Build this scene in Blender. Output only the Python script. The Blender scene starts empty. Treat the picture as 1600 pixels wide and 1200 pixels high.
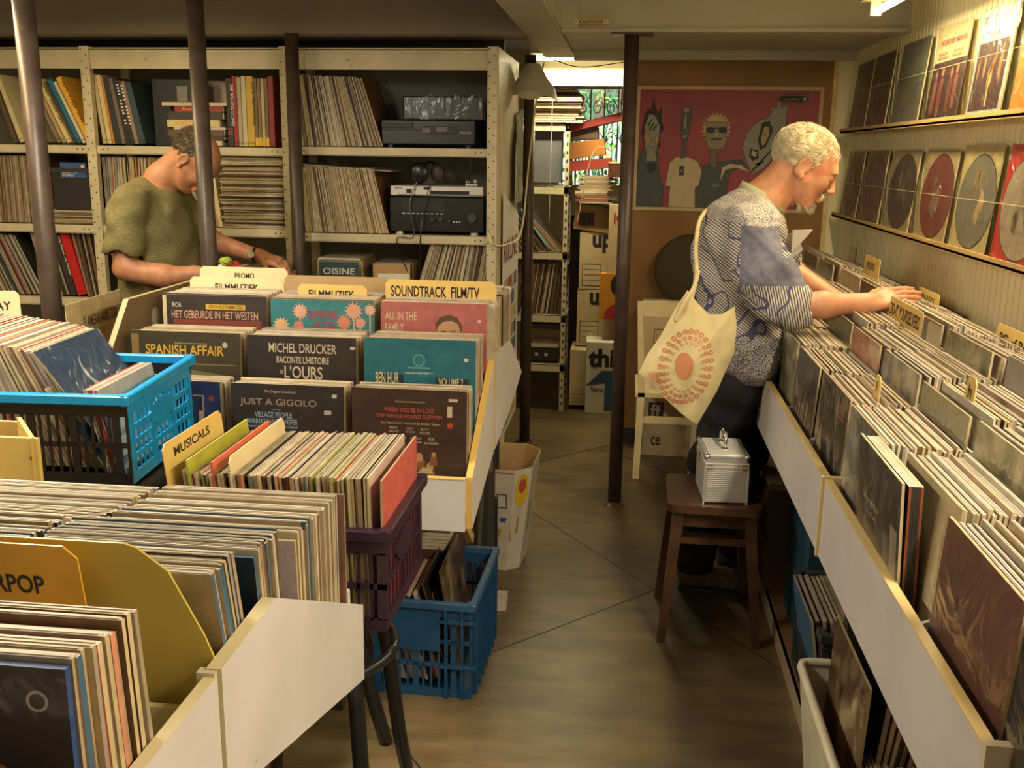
import bpy, math, random
import numpy as np
from mathutils import Matrix, Vector
SC = bpy.context.scene
COL = SC.collection
rnd = random.Random(7)

# ---------------------------------------------------------------- camera
F_PX = 1550.0
Yc = Vector((185, 360, -F_PX)).normalized()
Zc = -Vector((-.0133*F_PX**2/360, -F_PX**2/360, -F_PX)).normalized()
Zc = (Zc - Yc*Zc.dot(Yc)).normalized()
Xc = Yc.cross(Zc)
cam_d = bpy.data.cameras.new('camera'); cam = bpy.data.objects.new('camera', cam_d); COL.objects.link(cam)
cam_d.sensor_fit = 'HORIZONTAL'; cam_d.sensor_width = 36.0; cam_d.lens = 36.0*F_PX/1600.0
cam_d.clip_start = .05; cam_d.clip_end = 200
cam.matrix_world = Matrix((( *Xc, 0), (*Yc, 0), (*Zc, 1.6), (0, 0, 0, 1)))
SC.camera = cam
# ---------------------------------------------------------------- world, view
SC.view_settings.view_transform = 'Standard'; SC.view_settings.look = 'None'
SC.view_settings.gamma = 1.0; SC.view_settings.exposure = 0.08
SC.view_settings.use_curve_mapping = False
W = bpy.data.worlds.new('world'); SC.world = W; W.use_nodes = True
W.node_tree.nodes['Background'].inputs[0].default_value = (1.0, .80, .56, 1)
W.node_tree.nodes['Background'].inputs[1].default_value = .42

def light(name, kind, loc, energy, color, size=(.1, .1), rot=(0, 0, 0)):
    d = bpy.data.lights.new(name, kind); d.energy = energy; d.color = color
    if kind == 'AREA': d.shape = 'RECTANGLE'; d.size, d.size_y = size
    o = bpy.data.objects.new(name, d); o.location = loc; o.rotation_euler = rot; COL.objects.link(o); return o
s = light('sun', 'SUN', (0, 9, 6), 13.0, (1.0, .97, .88), rot=(math.radians(32), 0, math.radians(8))); s.data.angle = .02
TUBE = (1.0, .78, .42)
light('tube_light_over_left_aisle', 'AREA', (-1.6, 1.9, 2.19), 56, (1, .88, .68), (.07, 1.5))
light('tube_light_over_bins_left', 'AREA', (-2.3, 3.2, 2.17), 24, TUBE, (.07, 1.2))
light('tube_light_right_near', 'AREA', (.87, 1.05, 2.10), 50, (1, .85, .62), (.07, 1.5))

# ---------------------------------------------------------------- materials
def nt(name):
    m = bpy.data.materials.new(name); m.use_nodes = True
    n = m.node_tree.nodes; l = m.node_tree.links
    return m, n, l, n['Principled BSDF']
def mat(name, col, rough=.6, metal=0, var=.12, scale=12, bump=0, coat=0, emis=0, attr=False, alpha=1, spec=None, stretch=(1, 1, 1), spots=None):
    m, n, l, b = nt(name)
    b.inputs['Roughness'].default_value = rough; b.inputs['Metallic'].default_value = metal
    if coat: b.inputs['Coat Weight'].default_value = coat; b.inputs['Coat Roughness'].default_value = .12
    if spec is not None: b.inputs['Specular IOR Level'].default_value = spec
    tc = n.new('ShaderNodeTexCoord'); mp = n.new('ShaderNodeMapping'); mp.inputs['Scale'].default_value = stretch
    l.new(tc.outputs['Object'], mp.inputs[0])
    nz = n.new('ShaderNodeTexNoise'); nz.inputs['Scale'].default_value = scale; nz.inputs['Detail'].default_value = 5
    l.new(mp.outputs[0], nz.inputs['Vector'])
    rp = n.new('ShaderNodeMapRange'); rp.inputs['From Min'].default_value = .3; rp.inputs['From Max'].default_value = .7
    rp.inputs['To Min'].default_value = 1-var; rp.inputs['To Max'].default_value = 1+var*.5
    l.new(nz.outputs['Fac'], rp.inputs['Value'])
    mx = n.new('ShaderNodeMix'); mx.data_type = 'RGBA'; mx.blend_type = 'MULTIPLY'; mx.inputs['Factor'].default_value = 1
    if attr:
        at = n.new('ShaderNodeAttribute'); at.attribute_name = 'Col'; l.new(at.outputs['Color'], mx.inputs['A'])
    else: mx.inputs['A'].default_value = (*col, 1)
    l.new(rp.outputs[0], mx.inputs['B'])
    out = mx.outputs['Result']
    if spots:
        sc, th, sc_col = spots
        n2 = n.new('ShaderNodeTexNoise'); n2.inputs['Scale'].default_value = sc; n2.inputs['Detail'].default_value = 3
        l.new(tc.outputs['Object'], n2.inputs['Vector'])
        r2 = n.new('ShaderNodeMapRange'); r2.inputs['From Min'].default_value = th; r2.inputs['From Max'].default_value = th+.06
        l.new(n2.outputs['Fac'], r2.inputs['Value'])
        m2 = n.new('ShaderNodeMix'); m2.data_type = 'RGBA'; l.new(r2.outputs[0], m2.inputs['Factor'])
        l.new(out, m2.inputs['A']); m2.inputs['B'].default_value = (*sc_col, 1); out = m2.outputs['Result']
    l.new(out, b.inputs['Base Color'])
    if emis: l.new(out, b.inputs['Emission Color']); b.inputs['Emission Strength'].default_value = emis
    if bump:
        bp = n.new('ShaderNodeBump'); bp.inputs['Strength'].default_value = bump; bp.inputs['Distance'].default_value = .004
        l.new(nz.outputs['Fac'], bp.inputs['Height']); l.new(bp.outputs[0], b.inputs['Normal'])
    if alpha < 1: b.inputs['Alpha'].default_value = alpha
    return m
M = {}
M['card'] = mat('sleeve_card', (1, 1, 1), .5, attr=True, var=.22, scale=25)
M['paint'] = mat('printed_colour', (1, 1, 1), .6, attr=True, var=.1, scale=15)
M['ink'] = mat('dark_ink', (.02, .016, .014), .6)
M['redink'] = mat('red_ink', (.55, .05, .05), .6)
M['white'] = mat('white_laminate', (.60, .55, .50), .45, var=.05, scale=6)
M['edge'] = mat('worn_yellow_edge', (.72, .52, .2), .5, var=.25, scale=20)
M['shelf'] = mat('cream_painted_steel', (.60, .53, .36), .42, var=.15, scale=9, spots=(38, .70, (.16, .1, .05)))
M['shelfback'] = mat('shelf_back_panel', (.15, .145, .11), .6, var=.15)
M['pole'] = mat('brown_painted_steel', (.078, .052, .040), .42, metal=.15, var=.35, scale=14)
M['black'] = mat('black_plastic', (.012, .012, .013), .3, var=.2)
M['dark'] = mat('dark_paint', (.03, .025, .022), .5)
M['silver'] = mat('brushed_silver', (.66, .64, .6), .32, metal=.55, var=.06, scale=60)
M['chrome'] = mat('chrome', (.85, .83, .8), .12, metal=1, var=.02)
M['tag'] = mat('yellow_card', (.72, .5, .16), .55, var=.12, scale=9)
M['cream'] = mat('cream_card', (.74, .62, .36), .6, var=.1, scale=9)
M['kraft'] = mat('brown_cardboard', (.42, .28, .13), .75, var=.14, scale=10)
M['skin'] = mat('skin', (.62, .27, .13), .45, var=.16, scale=22, bump=.15)
M['skin2'] = mat('tanned_skin', (.48, .21, .10), .45, var=.16, scale=22, bump=.15)
M['wood'] = mat('dark_varnished_wood', (.075, .032, .014), .32, var=.45, scale=10, stretch=(1, 7, 1))
M['paper'] = mat('white_paper', (.72, .68, .6), .6, var=.08)
def glass(name, col, rough, alpha):
    m, n, l, b = nt(name)
    b.inputs['Base Color'].default_value = (*col, 1); b.inputs['Roughness'].default_value = rough
    b.inputs['Alpha'].default_value = alpha
    tc = n.new('ShaderNodeTexCoord'); nz = n.new('ShaderNodeTexNoise'); nz.inputs['Scale'].default_value = 9
    nz.inputs['Detail'].default_value = 1; nz.inputs['Distortion'].default_value = 1.5
    l.new(tc.outputs['Object'], nz.inputs['Vector'])
    bp = n.new('ShaderNodeBump'); bp.inputs['Strength'].default_value = .6; bp.inputs['Distance'].default_value = .02
    l.new(nz.outputs['Fac'], bp.inputs['Height']); l.new(bp.outputs[0], b.inputs['Normal'])
    return m
def clear(name, rough):
    m, n, l, b = nt(name); n.remove(b)
    tr = n.new('ShaderNodeBsdfTransparent'); gl = n.new('ShaderNodeBsdfGlossy'); gl.inputs['Roughness'].default_value = rough
    lw = n.new('ShaderNodeLayerWeight'); lw.inputs['Blend'].default_value = .25
    mr = n.new('ShaderNodeMapRange'); mr.inputs['To Min'].default_value = .012; mr.inputs['To Max'].default_value = .30
    tc = n.new('ShaderNodeTexCoord'); nz = n.new('ShaderNodeTexNoise'); nz.inputs['Scale'].default_value = 8
    nz.inputs['Detail'].default_value = 2; nz.inputs['Distortion'].default_value = 1.8
    l.new(tc.outputs['Object'], nz.inputs['Vector'])
    bp = n.new('ShaderNodeBump'); bp.inputs['Strength'].default_value = .4; bp.inputs['Distance'].default_value = .03
    l.new(nz.outputs['Fac'], bp.inputs['Height']); l.new(bp.outputs[0], gl.inputs['Normal']); l.new(lw.outputs['Fresnel'], mr.inputs['Value'])
    mx = n.new('ShaderNodeMixShader'); l.new(mr.outputs[0], mx.inputs[0]); l.new(tr.outputs[0], mx.inputs[1]); l.new(gl.outputs[0], mx.inputs[2])
    l.new(mx.outputs[0], n['Material Output'].inputs['Surface']); return m
M['plastic'] = clear('clear_plastic_sleeve', .16)
def art(name, cols, scale=7, rough=.35, dist=1.2):
    """abstract printed cover: noise-driven patches of a few inks"""
    m, n, l, b = nt(name); b.inputs['Roughness'].default_value = rough
    tc = n.new('ShaderNodeTexCoord'); oi = n.new('ShaderNodeObjectInfo')
    ad = n.new('ShaderNodeVectorMath'); ad.operation = 'ADD'
    sc = n.new('ShaderNodeVectorMath'); sc.operation = 'SCALE'; sc.inputs['Scale'].default_value = 17
    cb = n.new('ShaderNodeCombineXYZ'); l.new(oi.outputs['Random'], cb.inputs[0]); l.new(oi.outputs['Random'], cb.inputs[2])
    l.new(cb.outputs[0], sc.inputs[0]); l.new(tc.outputs['Object'], ad.inputs[0]); l.new(sc.outputs[0], ad.inputs[1])
    nz = n.new('ShaderNodeTexNoise'); nz.inputs['Scale'].default_value = scale; nz.inputs['Detail'].default_value = 3
    nz.inputs['Distortion'].default_value = dist
    l.new(ad.outputs[0], nz.inputs['Vector'])
    cr = n.new('ShaderNodeValToRGB'); l.new(nz.outputs['Fac'], cr.inputs[0]); e = cr.color_ramp.elements
    k = len(cols)
    for i, c in enumerate(cols):
        p = .32 + .36*i/(k-1)
        if i == 0: e[0].position = p; e[0].color = (*c, 1)
        elif i == k-1: e[-1].position = p; e[-1].color = (*c, 1)
        else: q = e.new(p); q.color = (*c, 1)
    l.new(cr.outputs[0], b.inputs['Base Color'])
    return m
ART = [art('cover_print_dark', [(.012, .012, .014), (.03, .028, .028), (.06, .05, .045), (.3, .25, .2)]),
       art('cover_print_brown', [(.03, .02, .015), (.10, .06, .03), (.2, .13, .07), (.42, .33, .2)]),
       art('cover_print_grey', [(.05, .05, .05), (.14, .14, .13), (.3, .29, .25), (.5, .46, .36)]),
       art('cover_print_red', [(.12, .02, .02), (.32, .06, .05), (.4, .14, .1), (.55, .4, .28)]),
       art('cover_print_blue', [(.01, .02, .05), (.03, .07, .14), (.1, .2, .3), (.5, .5, .45)]),
       art('cover_print_olive', [(.06, .06, .03), (.16, .15, .08), (.28, .26, .14), (.5, .42, .25)])]

# ---------------------------------------------------------------- mesh builder
class MB:
    def __init__(s): s.v = []; s.f = []; s.c = []; s.m = []; s.sm = False
    def add(s, vs, fs, col=(1, 1, 1), mi=0, fcols=None):
        b = len(s.v); s.v += [tuple(p) for p in vs]
        for i, f in enumerate(fs):
            s.f.append([b+j for j in f]); s.c.append(fcols[i] if fcols else col); s.m.append(mi)
    def box(s, x0, x1, y0, y1, z0, z1, col=(1, 1, 1), mi=0, bev=0, T=None):
        if bev:
            b = bev; vs = []
            for z, i in ((z0, b), (z0+b, 0), (z1-b, 0), (z1, b)):
                for (x, y) in ((x0+i+b, y0+i), (x1-i-b, y0+i), (x1-i, y0+i+b), (x1-i, y1-i-b), (x1-i-b, y1-i), (x0+i+b, y1-i), (x0+i, y1-i-b), (x0+i, y0+i+b)): vs.append((x, y, z))
            fs = [list(range(7, -1, -1)), list(range(24, 32))]
            for k in range(3):
                for j in range(8): fs.append([8*k+j, 8*k+(j+1) % 8, 8*k+8+(j+1) % 8, 8*k+8+j])
        else:
            vs = [(x0, y0, z0), (x1, y0, z0), (x1, y1, z0), (x0, y1, z0), (x0, y0, z1), (x1, y0, z1), (x1, y1, z1), (x0, y1, z1)]
            fs = [(0, 3, 2, 1), (4, 5, 6, 7), (0, 1, 5, 4), (1, 2, 6, 5), (2, 3, 7, 6), (3, 0, 4, 7)]
        if T is not None: vs = [T @ Vector(p) for p in vs]
        s.add(vs, fs, col, mi); return s
    def ob(s, o, u, n, w, su, sn, sw, cols=None, mis=None):
        """oriented box: corner o, axes u,n,w with sizes; cols: (front(-n), side, top, back)"""
        o = Vector(o); a = u*su; b = n*sn; c = w*sw
        vs = [o, o+a, o+a+b, o+b, o+c, o+a+c, o+a+b+c, o+b+c]
        fs = [(0, 3, 2, 1), (4, 5, 6, 7), (0, 1, 5, 4), (1, 2, 6, 5), (2, 3, 7, 6), (3, 0, 4, 7)]
        cf, cs, ct, cb = cols or ((1, 1, 1),)*4
        k = len(s.f); s.add(vs, fs, fcols=[cs, ct, cf, cs, cb, cs])
        if mis: s.m[k+2] = mis
        return s
    def prism(s, pts, ax, a0, a1, col=(1, 1, 1), mi=0, ecol=None, emi=None):
        """polygon pts (2-D) extruded along axis ax: 'x' pts=(y,z); 'y' pts=(x,z); 'z' pts=(x,y)"""
        def P(p, a): return {'x': (a, p[0], p[1]), 'y': (p[0], a, p[1]), 'z': (p[0], p[1], a)}[ax]
        n = len(pts); vs = [P(p, a0) for p in pts]+[P(p, a1) for p in pts]
        k = len(s.f)
        s.add(vs, [list(range(n)), list(range(2*n-1, n-1, -1))], col, mi)
        b = len(s.v)-2*n
        for i in range(n):
            s.f.append([b+i, b+(i+1) % n, b+n+(i+1) % n, b+n+i]); s.c.append(ecol or col); s.m.append(mi if emi is None else emi)
        return s
    def tube(s, path, r, n=8, col=(1, 1, 1), mi=0, cap=True):
        path = [Vector(p) for p in path]; rs = r if isinstance(r, (list, tuple)) else [r]*len(path)
        b = len(s.v); prev = None
        for i, p in enumerate(path):
            t = (path[min(i+1, len(path)-1)]-path[max(i-1, 0)]).normalized()
            a = prev if prev is not None else (Vector((0, 0, 1)) if abs(t.z) < .9 else Vector((1, 0, 0)))
            u = (a - t*a.dot(t)).normalized(); w = t.cross(u); prev = u
            for j in range(n):
                an = 2*math.pi*j/n; s.v.append(tuple(p+(u*math.cos(an)+w*math.sin(an))*rs[i]))
        for i in range(len(path)-1):
            for j in range(n):
                s.f.append([b+i*n+j, b+i*n+(j+1) % n, b+(i+1)*n+(j+1) % n, b+(i+1)*n+j]); s.c.append(col); s.m.append(mi)
        if cap:
            e = b+(len(path)-1)*n
            s.f.append([b+j for j in range(n-1, -1, -1)]); s.c.append(col); s.m.append(mi)
            s.f.append([e+j for j in range(n)]); s.c.append(col); s.m.append(mi)
        return s
    def ell(s, c, r, n=16, m=10, col=(1, 1, 1), mi=0, T=None):
        b = len(s.v); c = Vector(c)
        for i in range(m+1):
            th = math.pi*i/m
            for j in range(n):
                a = 2*math.pi*j/n; p = Vector((r[0]*math.sin(th)*math.cos(a), r[1]*math.sin(th)*math.sin(a), r[2]*math.cos(th)))
                if T is not None: p = T @ p
                s.v.append(tuple(c+p))
        for i in range(m):
            for j in range(n):
                s.f.append([b+i*n+j, b+(i+1)*n+j, b+(i+1)*n+(j+1) % n, b+i*n+(j+1) % n]); s.c.append(col); s.m.append(mi)
        return s
    def lathe(s, prof, c, n=24, col=(1, 1, 1), mi=0):
        b = len(s.v)
        for (r, z) in prof:
            for j in range(n):
                a = 2*math.pi*j/n; s.v.append((c[0]+r*math.cos(a), c[1]+r*math.sin(a), c[2]+z))
        for i in range(len(prof)-1):
            for j in range(n):
                s.f.append([b+i*n+j, b+i*n+(j+1) % n, b+(i+1)*n+(j+1) % n, b+(i+1)*n+j]); s.c.append(col); s.m.append(mi)
        return s
    def xf(s, T, k=0):
        s.v[k:] = [tuple(T @ Vector(p)) for p in s.v[k:]]; return s
    def build(s, name, mats, parent=None, smooth=False, loc=None):
        me = bpy.data.meshes.new(name)
        vs = np.array(s.v, dtype=float)
        if parent is not None: pl = np.array(WL(parent))
        elif loc is None:
            pl = np.array([(vs[:, 0].min()+vs[:, 0].max())/2, (vs[:, 1].min()+vs[:, 1].max())/2, vs[:, 2].min()])
        else: pl = np.array(loc, float)
        me.from_pydata([tuple(p) for p in (vs-pl)], [], s.f)
        if not isinstance(mats, (list, tuple)): mats = [mats]
        for m_ in mats: me.materials.append(m_)
        me.polygons.foreach_set('material_index', s.m)
        ca = me.color_attributes.new('Col', 'FLOAT_COLOR', 'CORNER')
        arr = np.ones((len(me.loops), 4), dtype=np.float32); k = 0
        lens = [len(f) for f in s.f]
        arr[:, :3] = np.repeat(np.array(s.c, dtype=np.float32), lens, axis=0)
        ca.data.foreach_set('color', arr.ravel())
        if smooth: me.polygons.foreach_set('use_smooth', [True]*len(me.polygons))
        me.update()
        o = bpy.data.objects.new(name, me); COL.objects.link(o)
        if parent is not None: o.parent = parent; o['wl'] = list(pl)
        else: o.location = pl; o['wl'] = list(pl)
        return o
def WL(o): return list(o['wl']) if 'wl' in o else list(o.location)
def tag(o, label, cat, group=None, kind=None):
    o['label'] = label; o['category'] = cat
    if group: o['group'] = group
    if kind: o['kind'] = kind
    return o
def struct(o): o['kind'] = 'structure'; return o
def thing(name, loc, label, cat, group=None):
    o = bpy.data.objects.new(name, None); o.empty_display_size = .05; COL.objects.link(o); o.location = loc; o['wl'] = list(loc)
    return tag(o, label, cat, group)
V = Vector
X, Y, Z = V((1, 0, 0)), V((0, 1, 0)), V((0, 0, 1))

# ---------------------------------------------------------------- lettering
def txt_mesh(s, shear=0, bold=0):
    c = bpy.data.curves.new('t', 'FONT'); c.body = s; c.size = 1; c.extrude = 0; c.offset = bold; c.shear = shear
    c.resolution_u = 3; c.space_line = .95; c.align_x = 'LEFT'
    o = bpy.data.objects.new('t', c); me = bpy.data.meshes.new_from_object(o)
    vs = np.array([v.co[:2] for v in me.vertices]) if len(me.vertices) else np.zeros((1, 2))
    fs = [list(p.vertices) for p in me.polygons]
    bpy.data.objects.remove(o); bpy.data.curves.remove(c); bpy.data.meshes.remove(me)
    mn = vs.min(0); mx = vs.max(0)
    return (vs-mn)/(mx-mn+1e-9), fs, (mx-mn)
def letter(mb, s, o, u, w, width, height, col=(1, 1, 1), mi=0, shear=0, bold=.012, lift=.0006, n=None):
    """letters flat on a surface: lower-left corner o, reading along u, up w"""
    vs, fs, sz = txt_mesh(s, shear, bold); u = V(u).normalized(); w = V(w).normalized(); n = u.cross(w) if n is None else V(n)
    o = V(o)+n*lift
    mb.add([o+u*(p[0]*width)+w*(p[1]*height) for p in vs], fs, col, mi)
    return mb
# ================================================================ THE SETTING
fm, fn_, fl, fb = nt('worn_plywood_floor')
tc = fn_.new('ShaderNodeTexCoord'); mp = fn_.new('ShaderNodeMapping'); mp.inputs['Rotation'].default_value[2] = .8; mp.inputs['Scale'].default_value = (1, 3.5, 1)
fl.new(tc.outputs['Object'], mp.inputs[0])
n1 = fn_.new('ShaderNodeTexNoise'); n1.inputs['Scale'].default_value = 5; n1.inputs['Detail'].default_value = 8; fl.new(mp.outputs[0], n1.inputs['Vector'])
n2 = fn_.new('ShaderNodeTexNoise'); n2.inputs['Scale'].default_value = 1.6; n2.inputs['Detail'].default_value = 6; fl.new(tc.outputs['Object'], n2.inputs['Vector'])
r1 = fn_.new('ShaderNodeValToRGB'); fl.new(n1.outputs['Fac'], r1.inputs[0])
r1.color_ramp.elements[0].position = .25; r1.color_ramp.elements[0].color = (.115, .078, .036, 1)
r1.color_ramp.elements[1].position = .8; r1.color_ramp.elements[1].color = (.25, .18, .088, 1)
r2 = fn_.new('ShaderNodeValToRGB'); fl.new(n2.outputs['Fac'], r2.inputs[0])
r2.color_ramp.elements[0].position = .34; r2.color_ramp.elements[0].color = (.36, .34, .30, 1)
r2.color_ramp.elements[1].position = .62; r2.color_ramp.elements[1].color = (1, 1, 1, 1)
mx = fn_.new('ShaderNodeMix'); mx.data_type = 'RGBA'; mx.blend_type = 'MULTIPLY'; mx.inputs['Factor'].default_value = 1
fl.new(r1.outputs[0], mx.inputs['A']); fl.new(r2.outputs[0], mx.inputs['B']); fl.new(mx.outputs['Result'], fb.inputs['Base Color'])
n3 = fn_.new('ShaderNodeTexNoise'); n3.inputs['Scale'].default_value = 60; n3.inputs['Detail'].default_value = 4; fl.new(tc.outputs['Object'], n3.inputs['Vector'])
bp = fn_.new('ShaderNodeBump'); bp.inputs['Strength'].default_value = .25; bp.inputs['Distance'].default_value = .003
fl.new(n3.outputs['Fac'], bp.inputs['Height']); fl.new(bp.outputs[0], fb.inputs['Normal']); fb.inputs['Roughness'].default_value = .38
M['floor'] = fm
M['wall'] = mat('cream_wall_paint', (.82, .75, .50), .5, var=.08, scale=4)
M['ceil'] = mat('grey_beige_paint', (.52, .50, .42), .55, var=.12, scale=3)
M['hard'] = mat('brown_hardboard', (.26, .13, .032), .55, var=.3, scale=3)

struct(MB().box(-4.2, 1.3, -3, 7.6, -.06, 0).build('floor', M['floor']))
struct(MB().box(-4.2, 1.3, -3, 7.6, 2.30, 2.36).build('ceiling', M['ceil']))
# floor seams: thin dark joint strips between the plywood sheets
seams = [((-.62, 4.82), (.6, 6.05)), ((-.62, 4.60), (.62, 2.85)), ((-.55, 2.78), (.62, 3.98)), ((-.75, 2.65), (.0, 1.62)), ((-.1, 5.3), (.5, 4.7))]
for i, (a, b) in enumerate(seams):
    a = V((*a, 0)); b = V((*b, 0)); d = (b-a).normalized(); q = V((-d.y, d.x, 0))*.0025
    m = MB(); m.add([a-q, a+q, b+q, b-q, a-q+Z*.0012, a+q+Z*.0012, b+q+Z*.0012, b-q+Z*.0012], [(0, 1, 2, 3), (7, 6, 5, 4), (0, 4, 5, 1), (1, 5, 6, 2), (2, 6, 7, 3), (3, 7, 4, 0)])
    struct(m.build('trim_%d' % (i+1), M['dark']))
# beadboard wall: real grooves
pts = []; y = -1.0
while y < 7.0:
    pts += [(1.112, y), (1.112, y+.036), (1.1175, y+.039), (1.1175, y+.0445)]; y += .047
pts += [(1.112, 7.0), (1.2, 7.0), (1.2, -1.0)]
m = MB(); n_ = len(pts)
m.v = [(p[0], p[1], 0) for p in pts]+[(p[0], p[1], 2.3) for p in pts]
for i in range(n_-1):
    g = (i % 4) in (1, 2, 3) and i < n_-4
    m.f.append([i, i+1, n_+i+1, n_+i]); m.c.append((1, 1, 1)); m.m.append(1 if (i % 4 == 2 and i < n_-4) else 0)
wr = m.build('wall_right', [M['wall'], mat('groove_dark', (.30, .24, .12), .7)])  # groove bottoms painted a darker tone than the boards
struct(wr)
struct(MB().box(-4.2, 1.2, 7.5, 7.56, 0, 1.37).box(-4.2, -.52, 7.5, 7.56, 1.37, 2.05).box(.02, 1.2, 7.5, 7.56, 1.37, 2.05).box(-4.2, 1.2, 7.5, 7.56, 2.05, 2.3).build('wall_back', M['wall']))
struct(MB().box(-4.26, -4.2, -3, 7.6, 0, 2.3).build('wall_left', M['wall']))
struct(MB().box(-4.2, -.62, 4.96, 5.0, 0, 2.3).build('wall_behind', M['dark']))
# hardboard partition with the poster
struct(MB().box(-.02, 1.03, 5.45, 5.475, 0, 2.1).build('wall_partition', M['hard']))
struct(MB().box(1.03, 1.112, 5.44, 5.47, 0, 2.1).build('wall_corner', M['wall']))
struct(MB().box(1.015, 1.035, 5.43, 5.45, 0, 2.1).build('trim_6', M['edge']))
struct(MB().box(-.03, 1.02, 5.435, 5.45, .0, .09).build('baseboard_back', M['dark']))
# beams
struct(MB().prism([(4.52, 2.10), (4.535, 2.09), (4.66, 2.09), (4.66, 2.3), (4.5, 2.3), (4.5, 2.262), (4.52, 2.25)], 'x', -4.2, -.48).build('beam_left', mat('brown_grey_paint', (.22, .19, .155), .55, var=.15, scale=3)))
struct(MB().box(-.48, -.31, -1, 5.6, 2.115, 2.3).box(-.475, -.315, -1, 5.6, 2.10, 2.115).build('beam_middle', M['ceil']))
struct(MB().box(-.31, 1.112, 4.42, 4.50, 2.11, 2.3).box(-.31, 1.112, 4.40, 4.52, 2.095, 2.11).box(-.31, -.24, 4.385, 4.42, 2.11, 2.3).build('beam_right', M['ceil']))
struct(MB().box(-.31, 1.112, 4.52, 5.46, 2.115, 2.14).box(-.31, 1.112, 5.38, 5.45, 2.07, 2.115).build('soffit', M['ceil']))
struct(MB().box(-.31, -.27, -1, 4.40, 2.24, 2.3).build('trim_7', M['ceil']))
struct(MB().box(-4.2, -.48, 4.25, 4.52, 2.285, 2.299).build('trim_8', M['wall']))
struct(MB().box(-.60, 1.1, 6.0, 6.06, 1.98, 2.3).build('beam_back', M['wall']))
# window with scrolled grille, plants outside
g = MB()
for i in range(6):
    xx = -.50+i*.1; g.tube([(xx, 7.54, 1.37), (xx, 7.54, 2.05)], .006, 6)
for i in range(5):
    for k in range(3):
        cx, cz = -.45+i*.1, 1.48+k*.22
        g.tube([(cx+.043*math.cos(a*.5)*(1-a/22), 7.54, cz+.06*math.sin(a*.5)*(1-a/22)) for a in range(18)], .004, 5)
w = MB().box(-.54, .04, 7.47, 7.5, 1.34, 1.37).box(-.54, .04, 7.47, 7.5, 2.05, 2.09).box(-.56, -.52, 7.47, 7.5, 1.34, 2.09).box(.02, .06, 7.47, 7.5, 1.34, 2.09).build('window_1', M['shelf'])
struct(w); g.build('window_grille', mat('grille_iron', (.10, .10, .09), .5), w)
MB().box(-.52, .02, 7.512, 7.516, 1.37, 2.05).build('window_pane', glass('window_glass', (.9, .95, .92), .05, .08), w)
leaf = [mat('leaf_%d' % i, c, .45, var=.2) for i, c in enumerate([(.16, .42, .10), (.45, .62, .10), (.10, .30, .18)])]
for k, (cx, cy, nm, lab) in enumerate([(-.42, 8.35, 'climbing_plant', 'bright green climbing plant outside the window, nearest its left side'), (-.12, 8.35, 'leafy_shrub', 'yellow-green leafy shrub outside the window, nearest its right side'), (-.3, 8.9, 'garden_hedge', 'darker hedge far outside the window behind the other plants')]):
    m = MB(); R_ = .42 if k == 2 else .28
    for i in range(330 if k < 2 else 520):
        p = V((cx+rnd.gauss(0, R_ if k < 2 else .7), cy+rnd.uniform(-.15, .15), 1.65+rnd.uniform(-.75, .7)))
        a = V((rnd.gauss(0, 1), rnd.gauss(0, .6), rnd.gauss(0, 1))).normalized(); b = a.orthogonal().normalized(); L = rnd.uniform(.04, .09)
        b = (b+a.cross(b)*rnd.uniform(-1, 1)).normalized()
        m.add([p, p+a*L*.5+b*L*.22, p+a*L, p+a*L*.5-b*L*.22], [(0, 1, 2, 3)], mi=0)
        m.m[-1] = rnd.choice([0, 0, 1]) if k != 2 else rnd.choice([0, 2])
    for i in range(6):
        xx = cx+rnd.uniform(-.25, .25); m.tube([(xx, cy, .0), (xx+rnd.uniform(-.1, .1), cy, 1.2), (xx+rnd.uniform(-.2, .2), cy, 2.3)], .008, 5, mi=2)
    tag(m.build(nm, leaf), lab, 'plant', kind='stuff')
struct(MB().box(-4, 4, 7.6, 12, -.06, 0).build('ground_outside', mat('garden_ground', (.15, .13, .08), .9)))
struct(MB().box(-3, 3, 9.6, 9.66, 0, 1.9).build('sky_backdrop', mat('sky_backdrop_pale', (.8, .9, .88), .8)))  # added pale backdrop, stands in for bright sky behind the leaves

# ---------------------------------------------------------------- tube lamps
M['glow'] = mat('lit_tube', (1, .86, .52), .5, emis=6)
def tube_lamp(x, y0, y1, z, label, along='y'):
    t = thing('tube_lamp', ((x+.0), (y0+y1)/2, z), label, 'lamp')
    h = MB(); g = MB()
    if along == 'y':
        h.prism([(x-.055, z+.035), (x+.055, z+.035), (x+.055, z+.075), (x-.055, z+.075)], 'y', y0, y1)
        for yy in (y0, y1-.02): MB().box(x-.02, x+.02, yy, yy+.02, z-.014, z+.035).build('end_cap', M['paper'], t)
        g.tube([(x, y0+.02, z), (x, y1-.02, z)], .0135, 12)
    h.build('housing', mat('lamp_housing', (.7, .62, .38), .4), t); g.build('tube', M['glow'], t, smooth=True)
    return t
tube_lamp(.87, 2.75, 3.98, 2.115, 'lit fluorescent tube on the ceiling beside the grooved right wall')
light('tube_glow_right', 'AREA', (.87, 3.35, 2.09), 20, TUBE, (.06, 1.2))
t = thing('tube_lamp', (-.2, 5.85, 2.1), 'lit fluorescent tube in the back room above the window', 'lamp')
MB().box(-.58, .02, 5.8, 5.9, 2.14, 2.18).build('housing', M['wall'], t)
MB().tube([(-.56, 5.85, 2.12), (0, 5.85, 2.12)], .014, 12).build('tube', M['glow'], t)
light('tube_glow_back', 'AREA', (-.25, 5.85, 2.08), 17, (1, .85, .5), (.6, .06))

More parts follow.
